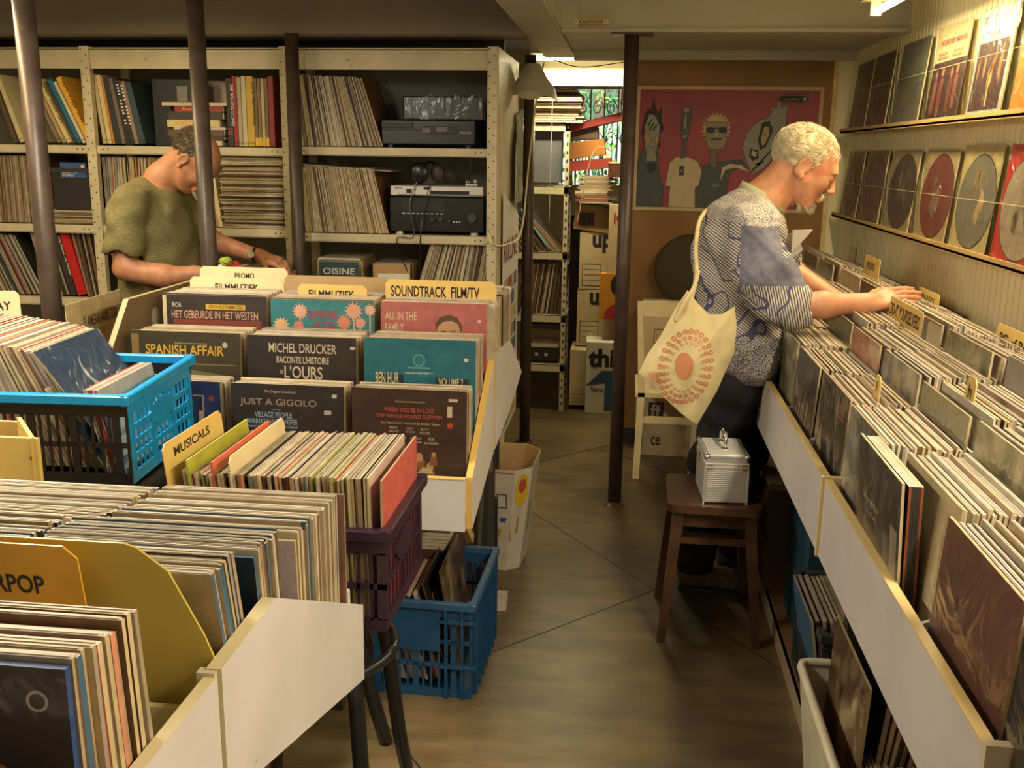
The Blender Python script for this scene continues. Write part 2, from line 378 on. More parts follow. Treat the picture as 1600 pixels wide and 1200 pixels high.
# ---------------------------------------------------------------- poles
def pole(x, y, r, label, z1=2.10, plate=True):
    t = thing('steel_pole', (x, y, 0), label, 'pole')
    MB().tube([(x, y, 0), (x, y, z1-.008)], r, 24).build('shaft', M['pole'], t, smooth=True)
    if plate: MB().box(x-.09, x+.09, y-.05, y+.05, z1-.008, z1).build('top_plate', M['pole'], t)
    MB().box(x-r*1.5, x+r*1.5, y-r*1.5, y+r*1.5, 0, .008).build('foot_plate', M['pole'], t)
pole(-1.97, 3.2, .034, 'thick dark steel pole at the far left in front of the red-spined box set', 2.30)
pole(-1.578, 3.63, .031, 'dark steel pole in front of the man in the olive T-shirt', 2.13)
pole(-1.49, 4.42, .030, 'dark steel pole standing against the shelving left of the stereo', 2.10, False)
pole(-.012, 4.45, .031, 'brown steel pole in the middle of the aisle under the oval office sign', 2.095)
pole(-.535, 5.385, .03, 'dark steel pole at the end of the shelving, under the paper shade', 2.10, False)
tag(MB().prism([(-.028, 4.40), (-.04, 4.40), (-.055, 4.425), (-.05, 4.44), (-.03, 4.43)], 'z', .0005, .004).build('paper_scrap', M['paper']), 'small white scrap of paper on the floor at the foot of the aisle pole', 'scrap')

# ---------------------------------------------------------------- office sign
s0 = MB(); zc = 2.135; xa, xb = -.257, -.105
s0.prism([(xa, zc), (xa+.014, zc-.016), (xb-.014, zc-.016), (xb, zc), (xb-.014, zc+.016), (xa+.014, zc+.016)], 'y', 4.382, 4.3865)
sg = tag(s0.build('office_sign', M['cream']), 'small cream enamel sign with pointed ends reading KANTOOR on the beam', 'sign')
r0 = MB()
for z_ in (zc-.0135, zc+.0118): r0.box(xa+.014, xb-.014, 4.381, 4.382, z_, z_+.0018)
letter(r0, 'KANTOOR', (xa+.024, 4.3815, zc-.008), X, Z, .1, .015, n=-Y); r0.build('lettering', M['ink'], sg)

# ================================================================ RECORD MACHINERY
CR, WH, TN, GY, DK, BR, RD, BL, GN, YE = (.46, .365, .21), (.52, .455, .35), (.35, .265, .17), (.27, .23, .20), (.03, .024, .02), (.16, .08, .035), (.38, .05, .03), (.05, .12, .2), (.13, .15, .06), (.62, .42, .06)
PAL = [CR]*6+[WH]*5+[TN]*4+[GY]*2+[DK, BR, RD, BL, GN, YE]
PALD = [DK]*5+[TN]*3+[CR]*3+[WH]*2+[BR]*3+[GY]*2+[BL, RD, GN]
PALL = [CR]*8+[WH]*6+[TN]*5+[BR, DK]
CAMP = V((0, 0, 1.6))
RECS = []
def jit(c, a=.12):
    k = 1+rnd.uniform(-a, a); return tuple(min(1, x*k) for x in c)
def lp(o, u, n, w, t, W_, H, pal, group, label, vis=1, topc=None, name='record_sleeve'):
    cs = jit(rnd.choice(pal)); ct = topc or jit(rnd.choice([CR, WH, WH, TN, (.40, .31, .25), (.33, .28, .24)] if rnd.random() < .85 else pal)); cf = jit(rnd.choice(pal), .2)
    RECS.append(dict(o=V(o), u=u, n=n, w=w, t=t, W=W_, H=H, cols=(cf, cs, ct, cf), group=group, label=label, name=name,
                     pr=vis*t*W_/max(.3, (V(o)+u*(W_/2)+w*H-CAMP).length)**2))
def pack(o, u, n, L, group, label, lean=(0, 0), W_=.315, H=.312, vis=1, pal=PAL, pit=(.0034, .0056), jz=.004, slope=0, bow=.0, ju=.003, name='record_sleeve', fill=.86):
    o = V(o); d = 0
    k = 0
    while d < L:
        p = rnd.uniform(*pit); f = d/L; a = lean[0]+(lean[1]-lean[0])*f+rnd.uniform(-.012, .012)
        w = (Z*math.cos(a)+n*math.sin(a)).normalized()
        lp(o+n*d+u*rnd.uniform(-ju, ju)+Z*(slope*f*L+rnd.uniform(-jz, jz)*.5), u, n, w, p*fill, W_, H+rnd.uniform(-jz, jz)*.6, pal, group, label, vis, name=name)
        d += p; k += 1
    return k
def flat_stack(x0, x1, y0, z0, z1, group, label, pal=PALL, vis=.7):
    z = z0
    while z < z1:
        t = rnd.uniform(.0035, .0075); dx = rnd.uniform(-.012, .012); dy = rnd.uniform(-.012, .02); a = rnd.uniform(-.05, .05)
        u = V((math.cos(a), math.sin(a), 0)); n = V((-u.y, u.x, 0))
        c = rnd.choice(pal); W_ = x1-x0
        RECS.append(dict(o=V((x0+dx, y0+dy, z)), u=u, n=n, w=Z, t=.31, W=W_, H=t*.8, cols=(jit(c),)*4, group=group, label=label, name='record_sleeve', pr=vis*t*W_/4.6**2, flat=1)); z += t

def build_records(cap=300):
    RECS.sort(key=lambda r: -r['pr'])
    rest = MB(); ss = MB
    for i, r in enumerate(RECS):
        if i < cap:
            m = MB()
            m.ob(r['o'], r['u'], r['n'], r['w'], r['W'], r['t'], r['H'], r['cols'])
            if not r.get('flat'):   # pocket opening: inner edge of the jacket shows as a thin lip
                m.ob(r['o']+r['n']*r['t']*.3+r['u']*.004+r['w']*r['H'], r['u'], r['n'], r['w'], r['W']-.008, r['t']*.35, .0012, ((.5, .45, .35),)*4)
            tag(m.build(r['name'], M['card'], loc=tuple(r['o'])), r['label'], 'record', r['group'])
        else: rest.ob(r['o'], r['u'], r['n'], r['w'], r['W'], r['t'], r['H'], r['cols'])
    if rest.v:
        o = rest.build('record_sleeves', M['card']); tag(o, 'hundreds of closely packed record sleeves in the further bins, crates and shelves', 'records', kind='stuff')
    print('RECORDS', len(RECS))

def cover(label, o, u, w, W_=.315, H=.315, t=.004, fcol=(.03, .025, .02), scol=CR, front=None, texts=(), plastic=True, name='record_sleeve', cat='record', shapes=None, group=None):
    """a sleeve whose front shows: o lower-left corner of the front, u reading direction, w up; front normal = u x w"""
    u = V(u).normalized(); w = V(w).normalized(); nn = u.cross(w)      # towards the viewer of the cover
    m = MB(); m.ob(V(o)-nn*t, u, -nn*-1, w, W_, t, H, (fcol, scol, scol, fcol))
    # front face is the +n side of this box (index 4); give it the art material
    if front is not None: m.m[4] = 1
    r = m.build(name, [M['card'], front or M['card']], loc=tuple(V(o)))
    tag(r, label, cat, group)
    if shapes:
        s_ = MB(); shapes(s_, V(o)+nn*.0004, u, w, nn); s_.build('cover_picture', M['paint'], r)
    if texts:
        l_ = MB()
        for (s, x, z, wd, ht, c) in texts: letter(l_, s, V(o)+u*(x*W_)+w*(z*H), u, w, wd*W_, ht*H, c, lift=.0009)
        l_.build('lettering', M['paint'], r)
    if plastic:
        p = MB(); q = .006; o2 = V(o)+nn*.0022-u*q
        p.add([o2, o2+u*(W_+2*q), o2+u*(W_+2*q)+w*(H+q), o2+w*(H+q), o2+nn*.0003, o2+u*(W_+2*q)+nn*.0003, o2+u*(W_+2*q)+w*(H+q)+nn*.0003, o2+w*(H+q)+nn*.0003],
              [(3, 2, 1, 0), (4, 5, 6, 7), (0, 1, 5, 4), (1, 2, 6, 5), (2, 3, 7, 6), (3, 0, 4, 7)])
        p.build('plastic_sleeve', M['plastic'], r)
    return r
def card(label, o, u, w, W_, H, text, mat_, tcol=(.02, .016, .014), tx=(.1, .55, .8, .3), cut=.0, name='divider_card', t=.0025, ink=True, notch=None, group=None):
    u = V(u).normalized(); w = V(w).normalized(); nn = u.cross(w)
    c = .012
    pts = [(0, 0), (W_, 0), (W_, H-c-cut), (W_-c-cut*.9, H), (c, H), (0, H-c)] if notch is None else notch
    m = MB(); n = len(pts); fr = [V(o)+u*p[0]+w*p[1] for p in pts]; bk = [p-nn*t for p in fr]
    m.add(fr+bk, [list(range(n)), list(range(2*n-1, n-1, -1))]+[[i, n+i, n+(i+1) % n, (i+1) % n] for i in range(n)])
    r = tag(m.build(name, mat_, loc=tuple(V(o))), label, 'divider', group)
    if text:
        l_ = MB()
        for s, x, z, wd, ht, *_ in (text if isinstance(text, list) else [(text, *tx)]):
            letter(l_, s, V(o)+u*(x*W_)+w*(z*H), u, w, wd*W_, ht*H, tcol, bold=.02)
        l_.build('lettering', M['paint'], r)
    return r
def disc(s, c, u, w, nn, r, col, n=28, r2=None, lift=0, a0=0, a1=2*math.pi):
    r2 = r2 or r; c = c+nn*lift
    s.add([c]+[c+u*(r*math.cos(a0+(a1-a0)*i/n))+w*(r2*math.sin(a0+(a1-a0)*i/n)) for i in range(n+1)], [(0, i+1, i+2) for i in range(n)], col)
def rect(s, o, u, w, nn, x0, x1, z0, z1, col, lift=0):
    p = o+nn*lift; s.add([p+u*x0+w*z0, p+u*x1+w*z0, p+u*x1+w*z1, p+u*x0+w*z1], [(0, 1, 2, 3)], col)
def poly(s, o, u, w, nn, pts, col, lift=0):
    p = o+nn*lift; s.add([p+u*a+w*b for a, b in pts], [list(range(len(pts)))], col)
# ================================================================ STEEL SHELVING
YF, YB = 4.50, 4.88
def shelf_unit(x0, x1, boards, label, right_post=True, left_post=False):
    t = thing('shelving_unit', ((x0+x1)/2, (YF+YB)/2, 0), label, 'shelving', 'cream steel shelving bays')
    xs = ([x0] if left_post else [])+([x1] if right_post else [])
    for x in xs:
        for yy in (YF-.012, YB-.02):
            m = MB().box(x-.022, x+.022, yy, yy+.032, 0, 2.045)
            if yy < YF:
                for k in range(70): m.box(x-.006+(-.011 if k % 2 else .011), x+.0+(-.011 if k % 2 else .011), yy-.0006, yy, .1+k*.028, .106+k*.028, mi=1)
            m.build('upright', [M['shelf'], M['dark']], t)
    for z in boards:
        m = MB().box(x0+.022, x1-.022, YF, YB, z-.004, z).box(x0+.022, x1-.022, YF, YF+.004, z-.036, z-.004).box(x0+.022, x1-.022, YF, YF+.014, z-.038, z-.034)
        for xx in (x0+.05, x0+.075, x1-.05, x1-.075): m.tube([(xx, YF-.001, z-.018), (xx, YF+.001, z-.018)], .004, 8, mi=1)
        m.build('shelf_board', [M['shelf'], M['dark']], t)
    MB().box(x0+.022, x1-.022, YF, YF+.012, 1.948, 2.04).box(x0+.022, x1-.022, YF, YB, 2.03, 2.034).build('fascia', M['shelf'], t)
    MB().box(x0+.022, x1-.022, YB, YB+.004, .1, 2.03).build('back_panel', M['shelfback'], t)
    return t
shelf_unit(-3.43, -2.493, [1.605, 1.235, .885, .5], 'cream steel shelving bay at the far left holding a red box set', left_post=True)
b2 = shelf_unit(-2.493, -1.552, [1.605, 1.235, .83, .45], 'cream steel shelving bay behind the man in the olive T-shirt')
MB().box(-2.13, -1.98, YF-.002, YF, 1.965, 2.02).build('label_holder', M['shelf'], b2)
b3 = shelf_unit(-1.552, -.612, [1.612, 1.222, .885, .5], 'cream steel shelving bay with the stereo equipment')
MB().box(-.592, -.586, YF, 5.3, .22, 2.045).build('end_panel', M['shelf'], b3)

# ---- top left books
def book(label, x, z, W_, H, t, col, lean=0, cover_=None, text=None, tcol=(.8, .7, .4), group='books and box sets on the shelving', name='book', y=4.53):
    w = (Z*math.cos(lean)+X*math.sin(lean)).normalized(); n = (X*math.cos(lean)-Z*math.sin(lean)).normalized()
    o = V((x, y, z)); m = MB()
    m.ob(o, Y, n, w, W_, t, H, (cover_ or col, col, col, col))
    m.ob(o+n*.0015+Y*.003+w*H, Y, n, w, W_-.003, t-.003, -.0015+.0005, ((.6, .52, .36),)*4)
    m.ob(o-Y*.0012+w*.012, Y, n, w, .0012, t, .006, (tuple(c*.6 for c in col),)*4)
    b = tag(m.build(name, M['paint'], loc=tuple(o)), label, 'book', group)
    if text:
        l_ = MB(); letter(l_, text, o+n*(t*.75)+w*(H*.92)-Y*.0008, -w, n, H*.62, t*.5, tcol, n=-Y); l_.build('lettering', M['paint'], b)
    return b
book('brown book leaning far left on the top shelf, half behind the thick pole', -2.90, 1.614, .3, .315, .02, (.12, .07, .04), -.30)
book('cream book leaning on the brown one, half behind the thick pole', -2.87, 1.614, .3, .315, .022, (.62, .52, .3), -.30)
book('grey-brown book leaning right of the thick pole', -2.68, 1.614, .28, .25, .018, (.22, .17, .12), -.42)
book('tan slim book leaning right of the grey-brown one', -2.655, 1.614, .28, .29, .016, (.42, .31, .16), -.42)
book('pale yellow book with dark spine print leaning on the top shelf', -2.632, 1.614, .3, .31, .02, (.66, .55, .25), -.42, text='lIllI llIlI lIl', tcol=(.15, .1, .05))
book('dark grey book leaning between the pale yellow and the blue one', -2.60, 1.614, .3, .3, .014, (.06, .05, .05), -.42)
book('teal blue book leaning on the top left shelf', -2.58, 1.614, .3, .31, .022, (.02, .14, .24), -.42)
book('cream slim book leaning between the blue and orange ones', -2.555, 1.614, .3, .3, .014, (.66, .56, .36), -.42)
book('orange-yellow book with a dark cover leaning on the top left shelf', -2.532, 1.614, .31, .32, .024, (.78, .40, .03), -.42, cover_=(.05, .03, .02), text='lIll IllIl lIIl', tcol=(.2, .08, .02))
for i, (x, t, c, lab, tx) in enumerate([(-2.475+.02, .018, (.5, .42, .25), 'tan book leaning first beside the perforated upright', None), (-2.432, .02, (.66, .52, .26), 'cream book with a red title leaning second from the upright', None), (-2.409, .012, (.5, .22, .03), 'thin orange-brown book leaning third from the upright', None),
        (-2.393, .028, (.03, .03, .035), 'thick black book leaning fourth from the upright', None), (-2.362, .018, (.16, .13, .12), 'grey book leaning in the middle of the dark row', None), (-2.342, .02, (.025, .022, .022), 'black book with white spine lettering leaning in the dark row', 'IlIl lIIlI Il'),
        (-2.319, .02, (.03, .026, .026), 'black book with white spine lettering, nearer the big dark sleeve', 'lIIlI lIlIIl'), (-2.297, .018, (.28, .2, .17), 'pinkish brown book leaning in the dark row', None), (-2.276, .03, (.035, .06, .08), 'dark blue-black box set leaning at the right of the dark row', None)]):
    book(lab, x, 1.614, .3, .312-.004*i, t, c, -.10-.012*i, text=tx, tcol=(.8, .75, .65), cover_=(.014, .016, .02))
# dark sleeve behind with small pictures
def shp(s, o, u, w, n):
    for a, b in ((.12, .2), (.21, .2), (.12, .11), (.21, .11)): rect(s, o, u, w, n, a, a+.05, b, b+.07, (.25, .24, .22))
cover('large dark sleeve with four small pictures behind the leaning books', (-2.24, 4.62, 1.61), X, Z, .27, .3, .012, (.02, .022, .026), DK, shapes=shp, plastic=False, name='box_set')
# flat stack of books
z = 1.611
for (dx, w_, t, c, lab, tx) in [(.03, .23, .022, (.55, .45, .25), 'cream book, bottom of the flat stack over the man in olive', None), (.01, .26, .02, (.05, .04, .035), 'dark brown book, second from the bottom of the flat stack', None), (.0, .27, .026, (.14, .07, .04), 'brown book in the lower half of the flat stack', None), (.03, .25, .012, (.55, .5, .42), 'thin pale book in the flat stack', None),
        (.0, .25, .032, (.66, .55, .25), 'yellow-cream book in the middle of the flat stack', 'IllIlI'), (.01, .26, .034, (.05, .045, .04), 'black book under the red one in the flat stack', None), (.04, .23, .026, (.30, .04, .03), 'dark red book with an orange spine title in the flat stack', 'Record'), (-.02, .32, .016, (.62, .52, .38), 'slim cream book, topmost of the flat stack', None)]:
    m = MB().box(-2.14+dx, -2.14+dx+w_, 4.54, 4.80, z, z+t, c).box(-2.136+dx, -2.136+dx+w_, 4.545, 4.795, z+.003, z+t-.003, (.62, .55, .4))
    b = tag(m.build('book', M['paint']), lab, 'book', 'books in the flat stack over the man in olive')
    if tx: l_ = MB(); letter(l_, tx, (-2.1+dx, 4.54, z+t*.25), X, Z, .09, t*.5, (.9, .35, .08), n=-Y); l_.build('lettering', M['paint'], b)
    z += t+.0008
# upright books right of the small pole
bx = -1.845
for (t, H, c, lab, tx, tc_) in [(.03, .30, (.035, .02, .02), 'black book with a white spine title and red bars beside the pole', 'THE ROLLING STONES', (.8, .75, .7)), (.02, .31, (.30, .02, .03), 'dark red upright book next to the black one', None, None), (.02, .305, (.42, .35, .22), 'tan upright book right of the dark red one', None, None), (.022, .31, (.56, .48, .32), 'cream upright book, left of the yellow discography', None, None),
        (.034, .31, (.58, .38, .05), 'yellow and green spined upright book with black title', 'JOB RECYCLS', (.03, .02, .02)), (.016, .3, (.2, .13, .06), 'speckled brown upright volume with a yellow foot, first of its set', None, None), (.016, .3, (.23, .15, .07), 'speckled brown upright volume with a yellow foot, second of its set', None, None), (.016, .3, (.5, .4, .22), 'pale speckled upright volume with a yellow foot', None, None),
        (.016, .3, (.2, .12, .06), 'speckled brown upright volume with a yellow foot, last of its set', None, None), (.026, .31, (.26, .03, .03), 'dark red upright book against the shelf upright', None, None)]:
    b = book(lab, bx, 1.61, .24, H, t-.002, c, 0, text=tx, tcol=tc_ or (0, 0, 0))
    if 'foot' in lab: MB().box(bx, bx+t-.002, 4.5285, 4.53, 1.612, 1.65, (.7, .45, .05)).build('spine_band', M['paint'], b)
    if 'red bars' in lab:
        m = MB()
        for q in range(3): m.box(bx+.003, bx+t-.005, 4.5285, 4.53, 1.66+q*.012, 1.666+q*.012, (.4, .04, .03))
        m.build('spine_bars', M['paint'], b)
    bx += t+.001
tag(MB().box(-2.02, -1.88, 4.72, 4.86, 1.61, 1.9, (.5, .4, .3)).box(-2.025, -1.875, 4.715, 4.865, 1.9, 1.91, (.42, .33, .24)).build('storage_box', M['paint']), 'pale box standing behind the flat stack of books on the top shelf', 'box')
# middle-left shelf
pack((-3.40, 4.53, 1.240), Y, X, .62, 'records on the left shelf', 'grey-brown record spine in the upright row on the left shelf', (0, 0), pal=[GY, TN, GY, BR, CR], jz=.003, vis=.55)
t = thing('storage_box', (-2.68, 4.6, 1.30), 'dark box with a blue label on the left shelf right of the pole', 'box')
MB().box(-2.73, -2.50, 4.54, 4.80, 1.305, 1.48, (.02, .018, .017)).box(-2.735, -2.495, 4.535, 4.805, 1.48, 1.50, (.035, .03, .028)).build('box_body', M['paint'], t)
m = MB().box(-2.685, -2.555, 4.537, 4.5395, 1.455, 1.525, (.03, .09, .28)); k = len(m.v)
letter(m, 'LUDLOW ART', (-2.678, 4.537, 1.475), X, Z, .085, .016, (.6, .6, .6), n=-Y, shear=.3); letter(m, 'ENSEMBLE', (-2.678, 4.537, 1.46), X, Z, .06, .011, (.6, .6, .6), n=-Y, shear=.3)
disc(m, V((-2.572, 4.5364, 1.507)), X, Z, -Y, .009, (.6, .52, .35)); m.build('label', M['paint'], t)
flat_stack(-2.79, -2.51, 4.53, 1.238, 1.302, 'flat records under the dark box', 'record lying flat under the dark box on the left shelf')
# lower-left shelf: dark leaning LPs + the red set
pack((-3.38, 4.53, .892), Y, X, .56, 'dark records leaning on the lower left shelf', 'dark record spine leaning left on the lower left shelf', (-.32, -.42), pal=PALD, jz=.004, vis=.6, pit=(.007, .013))
pack((-2.80, 4.53, .892), Y, X, .12, 'dark records beside the red box set', 'dark record spine leaning just left of the red box set', (-.22, -.24), pal=[DK, DK, BR, GY], vis=.6, pit=(.008, .012))
book('black box set with a slanted white spine title beside the red one', -2.675, .892, .3, .312, .024, (.03, .022, .022), -.24, text='Het Beste van 50 Jaar', tcol=(.8, .74, .66), name='box_set')
book('thick bright red box set on the lower left shelf', -2.645, .892, .3, .32, .045, (.5, .008, .01), -.23, name='box_set')
pack((-2.595, 4.53, .892), Y, X, .085, 'dark records beside the red box set', 'dark record spine leaning right of the red box set', (-.2, -.10), pal=[DK, DK, TN, BR, GY], vis=.6, pit=(.008, .012))
# bay 2 middle shelf
pack((-2.465, 4.53, 1.240), Y, X, .36, 'records behind the man in olive', 'record spine in the upright row behind the back of the man in olive', (0, .02), pal=PAL, vis=.6)
pack((-2.09, 4.53, 1.240), Y, X, .20, 'records leaning by the face of the man in olive', 'record spine leaning in front of the face of the man in olive', (-.2, -.25), pal=PAL, vis=.5)
flat_stack(-1.89, -1.58, 4.52, 1.238, 1.575, 'flat pile of records on the middle shelf', 'record lying flat in the tall pile left of the shelf pole')
tag(MB().prism([(-1.93, 1.24), (-1.895, 1.24), (-1.93, 1.555), (-1.945, 1.555)], 'y', 4.53, 4.8).build('cream_binder', M['cream']), 'cream binder leaning against the tall flat pile of records', 'binder')
# bay 2 lower shelf: row of singles boxes the man looks through
def crate_open(name, x0, x1, y0, y1, z0, z1, mat_, label, cat='box', wall=.006, T=None, flaps=False, group=None):
    t = thing(name, ((x0+x1)/2, (y0+y1)/2, z0), label, cat, group)
    m = MB().box(x0, x1, y0, y1, z0, z0+wall)
    m.box(x0, x1, y0, y0+wall, z0, z1).box(x0, x1, y1-wall, y1, z0, z1).box(x0, x0+wall, y0, y1, z0, z1).box(x1-wall, x1, y0, y1, z0, z1)
    m.build('box_body', mat_, t)
    return t
crate_open('cardboard_tray', -1.68, -1.5, 4.05, 4.55, .92, 1.06, M['kraft'], 'cardboard tray of small records under the hands of the man in olive')
for k in range(14):
    m = MB().ob(V((-1.665, 4.09+k*.031, .928)), X, Y, (Z+Y*.12).normalized(), .15, .018, .165, (jit(rnd.choice(PALD)), TN, jit(rnd.choice(PAL)), DK))
    tag(m.build('small_record', M['card'], loc=(-1.59, 4.09+k*.031, .928)), 'small record sleeve in the cardboard tray under the hands of the man in olive', 'record', 'small records in the cardboard tray')
t = thing('snack_bag', (-1.60, 3.93, 1.10), 'crumpled red and green packet in the hand of the man in olive', 'packet')
m = MB()
for (c, r, col) in [((-1.60, 3.91, 1.125), (.045, .02, .026), (.5, .02, .02)), ((-1.625, 3.90, 1.15), (.03, .018, .018), (.35, .45, .04)), ((-1.575, 3.905, 1.10), (.03, .018, .02), (.6, .55, .1)), ((-1.64, 3.90, 1.12), (.022, .016, .02), (.6, .55, .45))]:
    m.ell(c, r, 12, 8, col)
m.v = [(x+rnd.uniform(-.003, .003), y+rnd.uniform(-.003, .003), z+rnd.uniform(-.003, .003)) for x, y, z in m.v]
m.build('wrapper', M['paint'], t)
# bay 3
pack((-1.52, 4.53, 1.616), Y, X, .40, 'records on the top shelf beside the black player', 'cream-edged record leaning left on the top shelf beside the black player', (-.08, -.30), pal=[CR, WH, CR, TN, BR, WH, DK], vis=.75, pit=(.005, .0085), jz=.003)
pack((-1.495, 4.53, 1.226), Y, X, .40, 'records in the middle of the stereo bay', 'cream-edged record leaning left beside the silver disc player', (-.10, -.24), pal=[CR, WH, CR, TN, CR, BR], vis=.75, pit=(.0045, .0075), H=.30)
cover('tattered sleeve lying slanted on top of the leaning records under the top shelf', (-1.50, 4.53, 1.535), V((1, 0, -.06)), Y, .42, .26, .006, TN, GY, plastic=False)
pack((-.995, 4.53, .89), Y, X, .36, 'records on the lower shelf of the stereo bay', 'record spine leaning right on the lower shelf of the stereo bay', (.32, .12), pal=[TN, BR, DK, WH, TN, GY, CR], vis=.75, pit=(.006, .010), jz=.004)
# equipment
def knob(m, x, z, y, r, d=.014, mi=1): m.tube([(x, y, z), (x, y-d, z)], r, 16, mi=mi)
t = thing('black_disc_player', (-.9, 4.68, 1.613), 'dark disc player with a glossy display on the top shelf', 'player')
MB().box(-1.125, -.695, 4.54, 4.82, 1.628, 1.735, bev=.004).build('cabinet', M['black'], t)
m = MB().box(-1.12, -.70, 4.536, 4.54, 1.69, 1.695).box(-1.12, -.98, 4.53, 4.54, 1.70, 1.724).box(-.93, -.78, 4.535, 4.54, 1.675, 1.71); m.build('front_panel', M['silver' if 0 else 'dark'], t)
m = MB().box(-.935, -.90, 4.533, 4.536, 1.68, 1.70, (.22, .16, .26)).box(-.87, -.82, 4.533, 4.536, 1.685, 1.705, (.2, .15, .24)); letter(m, 'AKAI', (-.765, 4.535, 1.676), X, Z, .05, .012, (.35, .42, .6), n=-Y); m.build('display', M['paint'], t)
for xx in (-1.09, -.73): MB().tube([(xx, 4.57, 1.612), (xx, 4.57, 1.628)], .018, 14).build('foot', M['black'], t)
t = thing('wrapped_equipment', (-.86, 4.7, 1.735), 'dark equipment wrapped in shiny plastic on top of the dark player', 'equipment')
MB().box(-1.03, -.66, 4.56, 4.8, 1.736, 1.84, bev=.006).build('casing', M['black'], t)
m = MB(); 
for k in range(10):
    x = -1.02+k*.037; m.prism([(x, 1.737), (x+.036, 1.737), (x+.034+rnd.uniform(-.01, .01), 1.835+rnd.uniform(-.004, .012)), (x+.006, 1.842+rnd.uniform(-.01, .01))], 'y', 4.545+rnd.uniform(0, .008), 4.555)
m.build('wrapping', M['plastic'], t)
t = thing('silver_disc_player', (-.87, 4.65, 1.395), 'silver disc player standing on the black receiver', 'player')
MB().box(-1.085, -.655, 4.53, 4.80, 1.40, 1.445, bev=.003).build('cabinet', M['silver'], t)
m = MB().box(-1.01, -.985, 4.527, 4.53, 1.412, 1.43).box(-.90, -.72, 4.527, 4.53, 1.408, 1.424).box(-.93, -.90, 4.526, 4.53, 1.428, 1.44).box(-1.05, -.66, 4.5275, 4.53, 1.4045, 1.4065); m.build('front_controls', M['black'], t)
m = MB(); letter(m, 'YAMAHA', (-1.07, 4.53, 1.43), X, Z, .04, .007, (.02, .02, .02), n=-Y); m.build('lettering', M['paint'], t)
t = thing('black_receiver', (-.87, 4.65, 1.225), 'wide black stereo receiver with knobs on the middle shelf', 'receiver')
MB().box(-1.09, -.652, 4.53, 4.82, 1.238, 1.394, bev=.004).build('cabinet', M['black'], t)
MB().box(-1.03, -.83, 4.526, 4.53, 1.33, 1.375).build('display', mat('display_glass', (.03, .03, .035), .1), t)
for (x, z_, r) in [(-.705, 1.305, .021), (-.89, 1.295, .009), (-.85, 1.295, .009), (-.81, 1.29, .007), (-.98, 1.30, .006)]:
    m = MB(); knob(m, x, z_, 4.53, r, .014, 0); m.build('knob', mat('knob_grey', (.05, .05, .052), .35), t, smooth=False)
m = MB()
for k in range(3): m.tube([(-.79+k*.013, 4.53, 1.285), (-.79+k*.013, 4.527, 1.285)], .0035, 10)
for k in range(9): m.box(-1.03+k*.022, -1.017+k*.022, 4.5265, 4.5285, 1.318, 1.322)
m.build('small_buttons', M['silver'], t)
for xx in (-1.05, -.70): MB().tube([(xx, 4.56, 1.223), (xx, 4.56, 1.238)], .02, 14).build('foot', M['silver'], t)
t = thing('headphones', (-.94, 4.62, 1.45), 'black headphones lying on the silver disc player', 'headphones')
MB().ell((-.965, 4.60, 1.50), (.046, .02, .05), 20, 12).build('ear_cup', M['black'], t, smooth=True)
MB().ell((-.885, 4.64, 1.50), (.034, .02, .045), 20, 12).build('ear_cup', mat('worn_leather', (.05, .032, .02), .5), t, smooth=True)
MB().tube([(-.965+.04*(1-math.cos(a*.3))+.0, 4.64+.03*math.sin(a*.3), 1.50+.05*math.sin(a*.3)) for a in range(11)], .006, 8).build('headband', M['black'], t)
t = thing('record_clamp', (-.72, 4.6, 1.447), 'small brass-coloured fitting on the right of the silver disc player', 'fitting')
MB().box(-.745, -.69, 4.58, 4.60, 1.447, 1.455).ell((-.735, 4.59, 1.462), (.012, .01, .008)).ell((-.70, 4.59, 1.466), (.01, .01, .011)).build('fitting_body', M['silver'], t)
def cable(label, path, r=.0025, mat_=None, name='cable'): return tag(MB().tube(path, r, 6).build(name, mat_ or M['black']), label, 'cable')
def curve(pts, n=24):
    P = [V(p) for p in pts]; P = [P[0]*2-P[1]]+P+[P[-1]*2-P[-2]]; o = []
    for i in range(1, len(P)-2):
        for k in range(n//(len(P)-3)+1):
            t = k/(n//(len(P)-3)+1); a, b, c, d = P[i-1:i+3]
            o.append(.5*((2*b)+(-a+c)*t+(2*a-5*b+4*c-d)*t*t+(-a+3*b-3*c+d)*t**3))
    return o+[P[-2]]
cable('thin black cable hanging from the headphones past the receiver to the boxes below', curve([(-.96, 4.52, 1.46), (-.99, 4.505, 1.36), (-.97, 4.49, 1.22), (-1.05, 4.49, 1.2), (-.99, 4.55, .99)]))
cable('thin black cable dropping straight in front of the receiver', curve([(-.90, 4.51, 1.45), (-.93, 4.50, 1.30), (-.94, 4.49, 1.20), (-.95, 4.52, 1.02)]))
cable('thin black cable hanging below the top shelf at the right', curve([(-.71, 4.52, 1.58), (-.715, 4.51, 1.50), (-.73, 4.54, 1.455)]))
cable('black wires rising behind the wrapped equipment', curve([(-1.04, 4.6, 1.73), (-1.03, 4.6, 1.79), (-1.0, 4.62, 1.83)]))
cable('cream cable looping from the shelf upright and hanging beside the dark end pole', curve([(-.62, 4.46, 1.235), (-.60, 4.455, 1.195), (-.56, 4.6, 1.18), (-.52, 4.9, 1.22), (-.52, 5.2, 1.5), (-.49, 5.3, 1.9), (-.46, 5.33, 2.05)], 60), .005, M['cream'])
